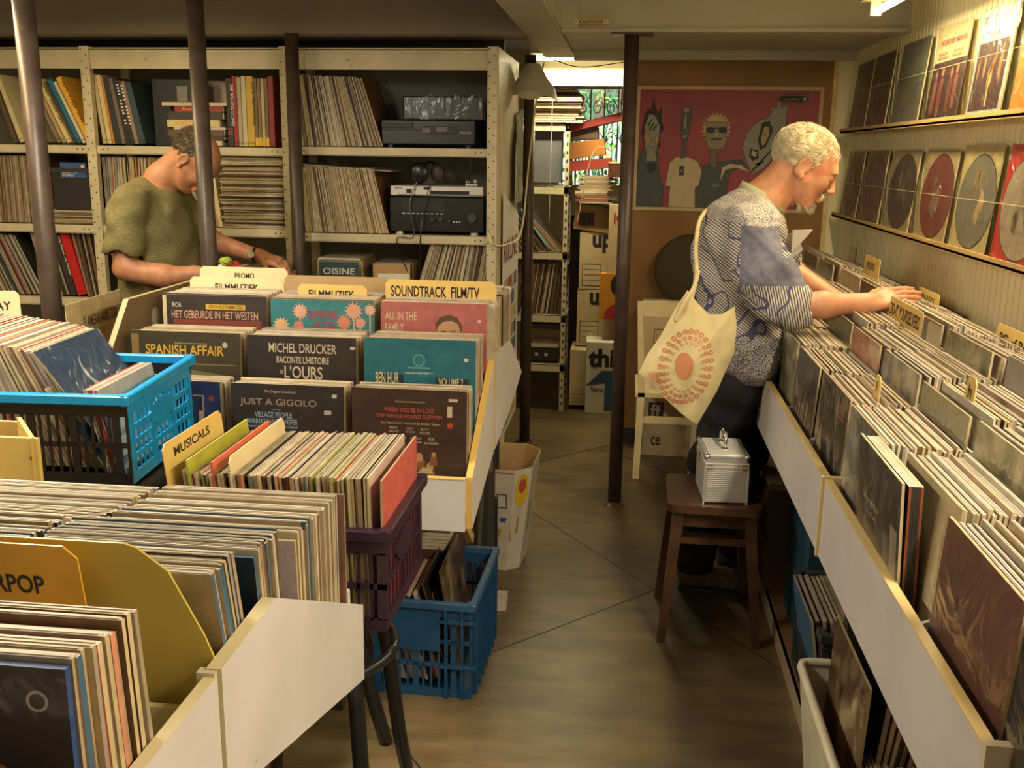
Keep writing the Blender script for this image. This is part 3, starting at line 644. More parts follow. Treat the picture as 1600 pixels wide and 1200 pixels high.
# boxes on the lower shelf
t = crate_open('cardboard_box', -1.18, -.99, 4.53, 4.8, .89, 1.085, M['kraft'], 'brown cardboard box with a white tape label on the lower shelf')
MB().box(-1.15, -1.0, 4.527, 4.5295, .98, 1.04).build('tape_label', M['paper'], t)
cover('silver record lying on top of the brown cardboard box', (-1.17, 4.56, 1.088), X, Y, .17, .2, .008, GY, GY, plastic=False)
def shp(s, o, u, w, n): rect(s, o, u, w, n, 0, .19, .10, .16, (.015, .05, .06)); rect(s, o, u, w, n, 0, .19, .0, .03, (.25, .18, .12))
cover('dark album with white capitals in front of the cardboard boxes', (-1.43, 4.51, .93), X, V((0, .1, 1)), .19, .15, .006, DK, CR, texts=[('OISINE', .1, .68, .8, .2, (.6, .6, .5))], plastic=False, shapes=shp)
tag(MB().box(-1.45, -1.23, 4.56, 4.8, .89, 1.095, (.4, .3, .16)).box(-1.44, -1.24, 4.55, 4.81, 1.095, 1.105, (.55, .48, .34)).build('cardboard_box', M['paint']), 'brown cardboard box behind the dark album on the lower shelf', 'box')

# ---------------------------------------------------------------- posters on the end panel
def sheet(name, label, x, pts, mat_, text=None, extra=None):
    m = MB(); m.prism(pts, 'x', x, x+.0015); s_ = tag(m.build(name, mat_), label, 'poster')
    l_ = MB(); 
    for (s, y, z, wd, ht, c) in (text or []): letter(l_, s, (x+.0022, y, z), Y, Z, wd, ht, c, n=X)
    if extra: extra(l_)
    if l_.v: l_.build('print', M['paint'], s_)
    return s_
def ex(l_):
    cs = [(.35, .25, .12), (.5, .4, .25), (.1, .1, .1), (.4, .04, .03), (.08, .14, .25), (.6, .5, .2), (.2, .1, .05)]
    for i in range(5):
        for k in range(9):
            y0 = 4.66+i*.11; z0 = 1.0-k*.085-(i*.0)
            l_.add([(-.5735, y0, z0-.07), (-.5735, y0+.1, z0-.07), (-.5735, y0+.1, z0), (-.5735, y0, z0)], [(0, 1, 2, 3)], rnd.choice(cs))
sheet('poster', 'tall poster with a grid of small covers on the shelving end', -.576, [(4.62, .22), (5.28, .22), (5.28, 1.28), (4.62, 1.42)], M['paper'], [('ROLLING', 4.66, 1.08, .55, .11, (.2, .03, .03))], ex)
sheet('plastic_poster', 'pale curled poster in plastic hanging under the paper shade', -.56, [(4.95, 1.35), (5.3, 1.35), (5.3, 1.82), (5.12, 1.80), (4.98, 1.62)], mat('glossy_pale_paper', (.5, .52, .42), .12, var=.35, scale=9))
m = MB(); n_ = 26
for i in range(n_+1):
    a = math.pi*(.05+.9*i/n_)
    for (r, z_) in ((.035, 2.03), (.075, 1.96), (.115, 1.885+.03*math.cos(2*a)), (.135, 1.845+.05*math.sin(a)**2)):
        m.v.append((-.50-math.cos(a)*r*1.0, 5.16-math.sin(a)*r, z_))
for i in range(n_):
    for k in range(3): m.f.append([i*4+k, i*4+k+1, i*4+5+k, i*4+4+k]); m.c.append((1, 1, 1)); m.m.append(0)
sh = m.build('paper_cone', mat('white_shade', (.62, .58, .48), .5, var=.04)); sm = sh.modifiers.new('thick', 'SOLIDIFY'); sm.thickness = .003
tag(sh, 'white cone-shaped paper shade hanging at the top of the end pole', 'lampshade')
cable('thin dark cable hanging in a shallow arc across the back-room tube', curve([(-.50, 5.7, 2.12), (-.3, 5.7, 2.06), (-.05, 5.7, 2.085)]))

# ================================================================ BACK ROOM
def rack(x0, x1, y0, y1, z1, boards, label):
    t = thing('steel_rack', ((x0+x1)/2, (y0+y1)/2, 0), label, 'shelving')
    for x in (x0, x1-.03):
        for y in (y0, y1-.03):
            m = MB().box(x, x+.03, y, y+.003, 0, z1).box(x+(.027 if x > x0 else 0), x+(.03 if x > x0 else .003), y, y+.03, 0, z1)
            for k in range(int(z1/.05)): m.box(x+.01, x+.02, y-.001, y, .04+k*.05, .06+k*.05, mi=1)
            m.build('upright', [M['shelf'], M['dark']], t)
    for z_ in boards: MB().box(x0, x1, y0, y1, z_-.005, z_).box(x0, x1, y0, y0+.004, z_-.045, z_).build('shelf_board', M['shelf'], t)
    return t
rack(-.82, -.36, 6.1, 6.45, 1.78, [1.77, 1.40, 1.005, .615, .30], 'pale slotted steel rack in the back room beside the dark end pole')
tag(MB().box(-.60, -.41, 6.14, 6.16, 1.42, 1.745, bev=.004).build('grey_board', mat('grey_panel', (.13, .135, .15), .5)), 'dark grey board standing on the top shelf of the steel rack', 'board')
for k in range(16):
    z_ = 1.775+k*.0135; dx = rnd.uniform(-.02, .06)
    tag(MB().box(-.66+dx, -.34+dx, 6.1+rnd.uniform(-.02, .02), 6.4, z_, z_+.010, jit(rnd.choice([TN, CR, BR, GY, DK, WH]))).build('flat_record', M['card']), 'record lying flat in the ragged pile on top of the steel rack', 'record', 'ragged pile on the steel rack')
tag(MB().box(-.52, -.30, 6.2, 6.22, 1.985, 2.0).build('black_rod', M['dark']), 'black bar lying across the ragged pile on the rack', 'bar')
pack((-.80, 6.12, 1.01), Y, X, .40, 'records leaning in the steel rack', 'brown-edged record leaning on the second shelf of the steel rack', (-.5, -.75), pal=[TN, BR, DK, CR], pit=(.01, .014), vis=.5)
cover('pale blue sleeve leaning on the records in the steel rack', (-.47, 6.11, 1.02), Y, V((-.55, 0, .75)), .3, .3, .006, (.2, .45, .65), (.2, .45, .65), plastic=False)
pack((-.80, 6.12, .62), Y, X, .41, 'records upright in the steel rack', 'brown-edged record standing on the third shelf of the steel rack', (.25, .1), pal=[TN, BR, DK, CR, BR], pit=(.008, .012), vis=.5)
tag(MB().box(-.58, -.40, 6.12, 6.3, .32, .40, (.02, .015, .015)).box(-.55, -.53, 6.118, 6.12, .35, .37, (.5, .45, .35)).box(-.49, -.47, 6.118, 6.12, .35, .37, (.5, .45, .35)).build('dark_box', M['paint']), 'dark box with two white tabs low in the steel rack', 'box')
tag(MB().box(-.58, -.40, 6.12, 6.35, .405, .43, (.5, .45, .33)).box(-.58, -.40, 6.13, 6.35, .52, .55, (.05, .04, .035)).build('grey_case', M['paint']), 'flat pale box lying above the dark box in the steel rack', 'box')
# stacked cartons
def carton(name, label, c, sx, sy, sz, rz=0, tilt=0, mat_=None, print_=None, group='moving boxes stacked in the back room', lid=None, cat='box'):
    t = thing(name, c, label, cat, group)
    T = Matrix.Translation(c) @ Matrix.Rotation(rz, 4, 'Z') @ Matrix.Rotation(tilt, 4, 'Y')
    m = MB().box(-sx/2, sx/2, -sy/2, sy/2, 0, sz, bev=.003)
    m.box(-sx/2, sx/2, -.003, .003, sz-.0005, sz+.0015); m.xf(T); m.build('box_body', mat_ or M['kraft'], t)
    if lid: MB().box(-sx/2-.005, sx/2+.005, -sy/2-.005, sy/2+.005, sz*.8, sz+.004).xf(T).build('lid', lid, t)
    if print_:
        p = MB(); print_(p, V((-sx/2, -sy/2-.001, 0))); p.xf(T); p.build('print', M['paint'], t)
    return t
K1 = mat('pale_cardboard', (.56, .44, .26), .75, var=.12)
def frame(p, x0, x1, z0, z1, o, c=(.03, .025, .02), n=3):
    for (a, b, d, e) in [(x0, x1, z0, z0+.004), (x0, x1, z1-.004, z1), (x0, x0+.004, z0, z1), (x1-.004, x1, z0, z1)]: rect(p, o, X, Z, -Y, a, b, d, e, c)
    for k in range(n): zz = z0+(z1-z0)*(k+1)/(n+1); rect(p, o, X, Z, -Y, x0+.01, x1-.01, zz, zz+.0025, c)
def pr_up(p, o): letter(p, 'up.', o+V((.08, 0, .23)), X, Z, .15, .11, (.02, .018, .016), n=-Y, bold=.04); frame(p, .02, .14, .02, .16, o)
def pr_th(p, o):
    letter(p, 'this', o+V((.015, 0, .30)), X, Z, .22, .12, (.015, .015, .018), n=-Y, bold=.04); poly(p, o, X, Z, -Y, [(.0, .18), (.10, .28), (.20, .28), (.26, .24), (.26, .02), (.12, .02), (.12, .2)], (.04, .1, .22))
    letter(p, 'Vera', o+V((.03, 0, .14)), X, Z, .08, .04, (.05, .08, .15), n=-Y)
def pr_i(p, o):
    letter(p, 'i', o+V((.11, 0, .15)), X, Z, .02, .08, (.02, .018, .016), n=-Y)
    for k in range(4): rect(p, o, X, Z, -Y, .01, .15, .02+k*.025, .023+k*.025, (.1, .07, .04))
carton('moving_box', 'lowest printed moving box at the left front of the back-room stack', (-.22, 6.3, .03), .22, .3, .36, print_=pr_i, mat_=K1)
carton('moving_box', 'white box with black letters and a blue shape, lowest in the back-room stack', (-.10, 6.18, .0), .26, .22, .46, .05, mat_=M['paper'], print_=pr_th)
carton('moving_box', 'middle moving box printed up in black', (-.17, 6.42, .40), .26, .32, .36, mat_=K1, print_=pr_up)
carton('moving_box', 'upper moving box printed up, above the middle one', (-.17, 6.42, .762), .26, .32, .36, .04, mat_=K1, print_=pr_up)
def pr_pic(p, o):
    rect(p, o, X, Z, -Y, 0, .17, 0, .28, (.68, .3, .03)); disc(p, o+V((.12, 0, .21)), X, Z, -Y, .055, (.02, .015, .015), r2=.07, lift=.0003); rect(p, o, X, Z, -Y, .115, .15, .07, .12, (.5, .4, .3), lift=.0006); disc(p, o+V((.10, 0, .0)), X, Z, -Y, .07, (.45, .03, .03), r2=.09, lift=.0009, a1=math.pi)
carton('picture_box', 'orange box with a dark-haired figure in red beside the aisle pole', (-.07, 6.16, .60), .17, .1, .28, print_=pr_pic, mat_=mat('orange_card', (.66, .3, .04), .6))
carton('carton', 'tall pale carton with a red letter above the orange box', (-.05, 6.28, .88), .13, .3, .42, mat_=K1, print_=lambda p, o: letter(p, 'K', o+V((.03, 0, .30)), X, Z, .06, .07, (.4, .05, .04), n=-Y))
t = carton('cardboard_box', 'tilted open cardboard box of small records above the moving boxes', (-.22, 6.4, 1.125), .24, .3, .16, 0, .12)
m = MB()
for k in range(12): m.box(-.30+k*.008, -.295+k*.008, 6.245, 6.25, 1.16, 1.24, jit(DK, .5))
m.build('records_inside', M['paint'], t)
tag(t.children[0], '', '') if 0 else None
z_ = 1.30
for k in range(13):
    dx = rnd.uniform(-.03, .03)
    tag(MB().box(-.30+dx, -.10+dx, 6.18, 6.46, z_, z_+.011, jit(rnd.choice([CR, WH, TN, TN, (.3, .1, .05)]))).build('folder', M['card']), 'flat paper folder in the pile above the tilted box in the back room', 'folder', 'pile of folders in the back room'); z_ += .0125
for (lab, c, sx, sz, rz, ti, mt) in [('red box tilted in front of the window, lower one', (-.24, 6.4, 1.50), .26, .06, 0, -.1, (.30, .035, .03)), ('orange-brown box of small records below the upper red box', (-.26, 6.42, 1.575), .22, .10, 0, -.14, (.5, .2, .05)), ('dark archive box with files in front of the window', (-.29, 6.45, 1.68), .18, .075, 0, -.06, (.12, .09, .07)), ('long red box tilted highest in front of the window', (-.22, 6.4, 1.76), .36, .045, 0, -.24, (.34, .04, .035)), ('dark red binder stack high beside the aisle pole', (-.03, 6.3, 1.88), .08, .12, 0, .05, (.28, .04, .04)), ('pale pink box high beside the aisle pole, above the red binders', (-.03, 6.3, 2.0), .08, .07, 0, -.05, (.6, .35, .2))]:
    carton('storage_box', lab, c, sx, .25, sz, rz, ti, mat_=mat('box_colour', mt, .6), group='coloured boxes in front of the window')
tag(MB().tube(curve([(-.30, 6.0, 1.2), (-.22, 6.05, 1.6), (-.10, 6.1, 1.62)]), .0035, 6).build('bent_wire', M['kraft']), 'bent brown wire frame sticking up in front of the boxes', 'wire')
t = thing('orange_cake_tin', (-.06, 6.15, 1.52), 'round dark tin with an orange rim beside the aisle pole', 'tin')
MB().tube([(-.06, 6.15, 1.46), (-.06, 6.15, 1.54)], .07, 24).build('tin_body', mat('tin_brown', (.10, .04, .02), .4), t); MB().tube([(-.06, 6.15, 1.541), (-.06, 6.15, 1.55)], .072, 24).build('rim', M['tag'], t)
carton('crate', 'dark plank crate standing under the folders in the back room', (-.33, 6.8, .0), .16, .3, 1.2, mat_=M['wood'], group=None)
cable('white thin cord hanging from the ceiling in the back room', [(-.455, 5.9, 2.0), (-.462, 5.9, 1.2)], .002, M['paper'])
# ================================================================ MIDDLE STEPPED BIN (film music)
WHC, EDC = (.57, .54, .54), (.70, .48, .14)
M['panel'] = M['paint']
def side_panel(parent, pts, x0, x1, name='side_panel', wh=WHC, ec=None):
    m = MB(); m.prism(pts, 'x', x0, x1, wh, ecol=ec or EDC); return m.build(name, M['lam'], parent)
M['lam'] = mat('laminate_board', (1, 1, 1), .4, attr=True, var=.10, scale=5, spots=(45, .73, (.25, .18, .1)))
t = thing('record_bin', (-.9, 2.9, .6), 'white stepped record bin in the middle, filled with film music records', 'record bin')
XR = -.402
side_panel(t, [(2.47, .605), (2.47, .752), (2.50, .758), (2.90, .99), (2.96, 1.0)][0:0] or [(2.485, .61), (2.485, .755), (2.905, .992), (2.935, .83), (2.93, .70)], XR, XR+.018)
side_panel(t, [(2.937, .70), (2.937, .992), (3.02, 1.0), (3.30, .978), (3.70, .78), (3.3, .725)], XR+.002, XR+.02)
for x in (-.735, -1.075): side_panel(t, [(2.50, .62), (2.50, .74), (2.90, .96), (3.3, .96), (3.7, .78), (3.3, .72)], x, x+.01, 'divider')
m = MB().box(-1.43, XR-.0, 2.468, 2.485, .607, .752, WHC); m.box(-1.43, XR, 2.467, 2.486, .752, .755, EDC); m.build('front_board', M['lam'], t)
m = MB()
for (y0, y1, z_) in ((2.486, 2.63, .655), (2.63, 2.82, .765), (2.82, 3.6, .845)): m.box(-1.43, XR, y0, y1, z_-.012, z_, (.35, .28, .18)).box(-1.43, XR, y0-.006, y0, z_-.1 if y0 > 2.5 else z_-.03, z_, (.35, .28, .18))
m.build('stepped_base', M['lam'], t)
# left panel of raw wood with stickers
m = MB().prism([(2.5, .62), (2.5, .9), (2.74, 1.165), (3.7, 1.165), (3.7, .7)], 'x', -1.462, -1.445, (.16, .105, .05), ecol=(.36, .28, .14)); m.build('wooden_side', M['lam'], t)
for (y, z_, r, c) in [(2.90, 1.09, .028, (.5, .47, .4)), (3.05, 1.12, .03, (.3, .27, .22)), (2.86, 1.02, .02, (.5, .4, .1))]: m = MB(); disc(m, V((-1.4445, y, z_)), Y, Z, X, r, c); m.build('round_sticker', M['paint'], t)
for (x, y) in ((-.80, 2.56), (-1.40, 2.56), (-.48, 3.6), (-1.40, 3.6)): MB().box(x-.025, x+.025, y-.02, y+.02, 0, .62 if y < 3 else .75).build('leg', M['dark'], t)
MB().prism([(2.53, .605), (2.56, .605), (2.72, .50), (2.70, .48)], 'x', XR-.03, XR-.012, (.45, .3, .1)).build('brace', M['lam'], t)
cols = [(-.722, 'right'), (-1.062, 'middle'), (-1.408, 'left')]
GRP = 'records packed in the stepped film music bin'
for (x, nm) in cols:
    lab = 'record sleeve packed behind the front covers in the %s column of the film music bin' % nm
    pack((x, 2.538, .658), X, Y, .085, GRP+', '+nm, lab, (.03, .03), pit=(.004, .007), pal=PALL, vis=.9)
    pack((x, 2.668, .768), X, Y, .15, GRP+', '+nm, lab, (.04, .05), pit=(.005, .008), pal=PALL, vis=.9)
    pack((x, 2.868, .85), X, Y, .42, GRP+', '+nm, lab, (.04, .08), pit=(.005, .008), pal=PALL, vis=.8)
up = V((0, .045, 1)).normalized()
# row 1
def sh_love(s, o, u, w, n):
    rect(s, o, u, w, n, .262, .275, .245, .275, (.6, .5, .4), .0001); disc(s, o+u*.270+w*.222, u, w, n, .008, (.5, .06, .03))
    rect(s, o, u, w, n, .265, .290, .288, .296, (.6, .52, .38))
    sk = (.50, .26, .12)
    for (a, b, r, g) in [(.105, .135, .012, .05), (.135, .128, .010, .045), (.155, .14, .009, .06), (.185, .13, .011, .05), (.215, .105, .010, .06), (.175, .105, .008, .04), (.12, .11, .01, .04), (.225, .14, .006, .03)]:
        disc(s, o+u*a+w*b, u, w, n, r, sk, 14, r*1.3); poly(s, o, u, w, n, [(a-r*1.4, b-r), (a+r*1.4, b-r), (a+r*1.8, b-g), (a-r*1.8, b-g)], jit((.22, .08, .03), .3), .0002)
    poly(s, o, u, w, n, [(.14, .105), (.20, .122), (.20, .126), (.14, .109)], (.45, .18, .05), .0003)
    poly(s, o, u, w, n, [(.18, .088), (.225, .086), (.22, .1), (.195, .104)], (.55, .42, .2), .0004)
ROSE = (.50, .10, .07); TXC = (.55, .42, .26)
cover('brown album cover with rose title and small figures, front right of film bin', (-.722, 2.522, .66), X, up, .315, .318, .005, (.060, .028, .018), CR, shapes=sh_love, texts=[
    ('BOB BOOKER & GEORGE FOSTER', .38, .885, .26, .012, TXC), ("WHEN YOU'RE IN LOVE", .28, .80, .44, .042, ROSE), ('THE WHOLE WORLD IS JEWISH', .215, .74, .57, .042, ROSE), ("The \"YOU DON'T HAVE TO BE JEWISH\" Players", .25, .69, .52, .024, TXC),
    ('FRANK', .33, .655, .07, .02, TXC), ('LOU', .48, .652, .05, .02, TXC), ('BETTY', .60, .648, .07, .02, TXC), ('GALLOP', .32, .625, .09, .02, TXC), ('JACOBI', .47, .62, .08, .02, TXC), ('WALKER', .59, .617, .09, .02, TXC),
    ('NEIL', .28, .575, .05, .02, TXC), ('WILLIAM', .38, .57, .09, .02, TXC), ('ANTHONY', .51, .568, .1, .02, TXC), ('BOB', .67, .565, .05, .02, TXC), ('LEVIN', .27, .54, .07, .02, TXC), ('WARNER', .375, .54, .09, .02, TXC), ('HOLLAND', .51, .535, .1, .02, TXC), ('McFADDEN', .635, .53, .12, .02, TXC)])
def sh_gig(s, o, u, w, n):
    disc(s, o+u*.150+w*.10, u, w, n, .056, (.42, .36, .34), 30, .060)
    for k in range(6): rect(s, o, u, w, n, .097, .203, .06+k*.006, .063+k*.006, (.08, .14, .28), .0003)
    poly(s, o, u, w, n, [(.143, .085), (.15, .085), (.152, .14), (.149, .15), (.145, .14)], (.03, .09, .22), .0005)
    rect(s, o, u, w, n, .285, .298, .29, .30, (.6, .55, .45)); rect(s, o, u, w, n, .262, .282, .243, .255, (.45, .42, .35))
BLU = (.30, .42, .55)
cover('black album cover with pale blue text and a round picture, front of film bin', (-1.062, 2.522, .655), X, up, .318, .322, .005, (.030, .020, .018), CR, shapes=sh_gig, texts=[
    ('The Original Soundtrack', .30, .92, .28, .03, (.5, .42, .36)), ('JUST A GIGOLO', .08, .80, .68, .075, (.36, .27, .20)), ('starring', .36, .775, .08, .012, BLU), ('VILLAGE PEOPLE', .21, .71, .33, .05, BLU), ('MANHATTAN TRANSFER', .14, .655, .45, .045, BLU), ('Pasadena Roof Orchestra, Marlene Dietrich', .14, .62, .45, .025, BLU), ('and starring', .34, .585, .12, .012, BLU), ('DAVID BOWIE', .22, .52, .28, .055, BLU)])
def sh_bl(s, o, u, w, n):
    for (a, b, c, d) in [(.02, .27, .02, .024), (.02, .27, .28, .284), (.02, .024, .02, .284), (.266, .27, .02, .284)]: rect(s, o, u, w, n, a, b, c, d, (.5, .45, .3))
    rect(s, o, u, w, n, .255, .268, .20, .24, (.6, .52, .4), .0004); disc(s, o+u*.292+w*.275, u, w, n, .008, (.4, .08, .08))
cover('navy blue album with a thin cream border beside the bright blue crate', (-1.41, 2.522, .655), X, up, .318, .322, .005, (.025, .045, .16), CR, shapes=sh_bl)
# row 2
up2 = V((0, .05, 1)).normalized()
def sh_hur(s, o, u, w, n):
    for k in range(7): a = -.5+k*.33
    disc(s, o+u*.157+w*.262, u, w, n, .018, (.10, .32, .35), 24); disc(s, o+u*.157+w*.262, u, w, n, .014, (.015, .16, .21), 24, lift=.0002)
    rect(s, o, u, w, n, .125, .19, .238, .243, (.10, .32, .35), .0003); rect(s, o, u, w, n, .115, .20, .224, .228, (.10, .32, .35), .0003)
    poly(s, o, u, w, n, [(.03, .185), (.035, .225), (.045, .22), (.105, .22), (.112, .225), (.115, .185)], (.02, .03, .03)); poly(s, o, u, w, n, [(.205, .185), (.295, .185), (.30, .213), (.203, .216)], (.02, .03, .03)); rect(s, o, u, w, n, .285, .297, .262, .272, (.6, .55, .4))
cover('turquoise album cover with cream-on-black titles in row two of the film bin', (-.722, 2.655, .768), X, up2, .318, .322, .005, (.012, .14, .19), CR, shapes=sh_hur, texts=[('BEN HUR', .105, .60, .21, .10, (.66, .6, .4)), ('VOLUME 2', .67, .60, .22, .065, (.66, .6, .4)), ('IlllIllIl IlIlI IlIll', .38, .69, .2, .02, (.4, .5, .4))])
TD = (.62, .50, .36)
cover('black album cover with large cream capitals in row two of the film bin', (-1.062, 2.655, .768), X, up2, .318, .318, .005, (.028, .018, .015), CR, shapes=lambda s, o, u, w, n: (disc(s, o+u*.17+w*.125, u, w, n, .075, (.6, .5, .3), 24, .055), rect(s, o, u, w, n, .30, .315, .285, .293, (.6, .55, .45))), texts=[
    ('MICHEL DRUCKER', .2, .85, .62, .085, TD), ('RACONTE L\'HISTOIRE', .27, .755, .48, .065, TD), ('DE', .30, .66, .03, .03, TD), ("L'OURS", .34, .62, .35, .115, TD), ('UN FILM DE JEAN-JACQUES ANNAUD', .33, .555, .37, .022, TD)])
def sh_sp(s, o, u, w, n):
    rect(s, o, u, w, n, 0, .022, 0, .31, (.22, .14, .04)); poly(s, o, u, w, n, [(.05, .18), (.09, .205), (.13, .195), (.18, .21), (.26, .20), (.30, .195), (.30, .16), (.05, .15)], (.16, .15, .08)); poly(s, o, u, w, n, [(.09, .19), (.1, .16), (.13, .17), (.12, .2)], (.3, .25, .12), .0003)
    disc(s, o+u*.28+w*.285, u, w, n, .008, (.45, .42, .36)); rect(s, o, u, w, n, .03, .31, .226, .228, (.3, .26, .12), .0002)
cover('olive brown album cover with golden title capitals in row two of the film bin', (-1.408, 2.655, .768), X, up2, .325, .32, .005, (.05, .042, .02), CR, shapes=sh_sp, texts=[('SPANISH AFFAIR', .13, .79, .72, .09, (.62, .38, .05)), ('Original soundtrack recording', .4, .885, .3, .02, (.5, .42, .25))])
# row 3
up3 = V((0, .05, 1)).normalized()
def sh_fam(s, o, u, w, n):
    disc(s, o+u*.205+w*.225, u, w, n, .036, (.50, .28, .15), 26, .048); 
    poly(s, o, u, w, n, [(.168, .23), (.165, .255), (.178, .275), (.205, .284), (.232, .276), (.246, .25), (.242, .228), (.236, .255), (.215, .265), (.19, .262), (.176, .25)], (.10, .055, .025), .0003)
    for a in (.190, .220): rect(s, o, u, w, n, a-.008, a+.008, .232, .235, (.12, .06, .03), .0005); disc(s, o+u*a+w*.224, u, w, n, .004, (.08, .05, .04), 10, lift=.0005)
    poly(s, o, u, w, n, [(.202, .225), (.208, .225), (.212, .205), (.199, .205)], (.40, .2, .1), .0005); rect(s, o, u, w, n, .293, .303, .262, .27, (.6, .55, .45))
PINK = (.46, .13, .12)
cover('dusty pink album cover with a man\'s head and cream title in the film bin', (-.722, 2.855, .845), X, up3, .32, .318, .005, PINK, CR, shapes=sh_fam, texts=[('ALL IN THE', .04, .83, .30, .075, (.62, .52, .32)), ('FAMILY', .04, .72, .18, .075, (.62, .52, .32))])
def sh_dn(s, o, u, w, n):
    for (a, b, r, c) in [(.02, .235, .028, (.66, .42, .2)), (.08, .28, .026, (.66, .36, .25)), (.075, .235, .02, (.62, .2, .16)), (.215, .25, .026, (.62, .22, .12)), (.245, .285, .03, (.66, .33, .22)), (.265, .25, .02, (.62, .3, .2)), (.295, .29, .02, (.66, .4, .3))]:
        pts = []
        for k in range(26):
            an = 2*math.pi*k/26; q = r*(1 if k % 2 else .62); pts.append((a+.012+q*math.cos(an), b+q*math.sin(an)))
        poly(s, o, u, w, n, pts, c, .0002); rect(s, o, u, w, n, a+.010, a+.014, .17, b, (.6, .38, .25), .0001)
    disc(s, o+u*.205+w*.205, u, w, n, .013, (.6, .08, .06), 18, lift=.0004)
cover('turquoise album cover with pink palm trees and red brush title in the film bin', (-1.062, 2.855, .845), X, up3, .318, .315, .005, (.03, .21, .24), CR, shapes=sh_dn, texts=[('DOWN AND', .36, .82, .30, .09, (.45, .02, .06)), ('OUT IN', .42, .71, .20, .09, (.45, .02, .06)), ('BEVERLY HILLS', .29, .635, .35, .05, (.15, .35, .35))])
def sh_het(s, o, u, w, n):
    rect(s, o, u, w, n, .02, .30, 0, .245, (.20, .04, .025)); rect(s, o, u, w, n, .125, .25, .277, .293, (.66, .42, .03)); poly(s, o, u, w, n, [(.22, .20), (.30, .215), (.30, .19), (.2, .18)], (.4, .2, .1), .0003)
cover('black and red western album cover with pale capitals in the film bin', (-1.392, 2.855, .845), X, up3, .318, .32, .005, (.035, .025, .022), CR, shapes=sh_het, texts=[('RCA', .06, .88, .09, .045, (.6, .55, .5)), ('ORIGINELE FILMMUZIEK', .42, .875, .35, .035, (.1, .06, .02)), ('HET GEBEURDE IN HET WESTEN', .05, .775, .86, .075, (.55, .30, .20))])
# dividers behind
TC = (.02, .015, .012)
card('long yellow divider card with handwritten soundtrack lettering, back right of the film bin', (-.735, 2.985, .952), X, Z, .345, .262, [('SOUNDTRACK  FILM/TV', .05, .80, .80, .13, TC)], M['tag'])
card('yellow printed divider card reading FILMMUZIEK in the middle column of the film bin', (-1.01, 2.97, .972), X, Z, .22, .222, [('FILMMUZIEK', .16, .80, .66, .12, TC)], M['tag'])
card('brown cardboard divider behind the middle yellow card of the film bin', (-1.08, 3.05, .95), X, Z, .34, .26, None, M['kraft'])
card('cream divider card reading FILMMUZIEK in the left column of the film bin', (-1.40, 3.06, .95), X, Z, .315, .245, [('FILMMUZIEK', .27, .82, .46, .1, TC)], M['cream'])
card('cream divider card with a red handwritten word, rearmost at left in the film bin', (-1.40, 3.14, .95), X, Z, .30, .27, [('PROMO', .4, .86, .22, .07, (.4, .05, .03))], M['cream'])
for k in range(9):
    y = 2.9+k*.05; lp(V((XR-.10+.02, y, .86)), X, Y, Z, .004, .10, .30-.0*k, PALL, GRP+', right', 'record sleeve packed behind the front covers in the right column of the film music bin', .5)

# ================================================================ CRATES
def grid_wall(m, o, u, w, n, L, H, t, bars, rows, col, rim=.03, mi=0, hole=None, slant=0):
    """openwork crate wall: rim, bottom rail, vertical bars, cross rails"""
    m.ob(o+w*(H-rim), u, n, w, L, t, rim, (col,)*4); m.ob(o, u, n, w, L, t, rim*.9, (col,)*4)
    h = H-rim*1.9
    for k in range(1, rows): m.ob(o+w*(rim*.9+h*k/rows-.006), u, n, w, L, t, .012, (col,)*4)
    for k in range(bars+1):
        wide = k % 5 == 0
        bw = .018 if wide else .006; x = (L-bw)*k/bars
        m.ob(o+u*x+w*rim*.8, u, n, w, bw, t*(1.2 if wide else .8), h+rim*.2, (col,)*4)
    return m
BLUE = (.008, .27, .60); PURP = (.032, .014, .030); NAVY = (.012, .07, .17); BLK = (.016, .013, .013)
M['cratep'] = mat('crate_plastic', (1, 1, 1), .35, attr=True, var=.12, scale=30)
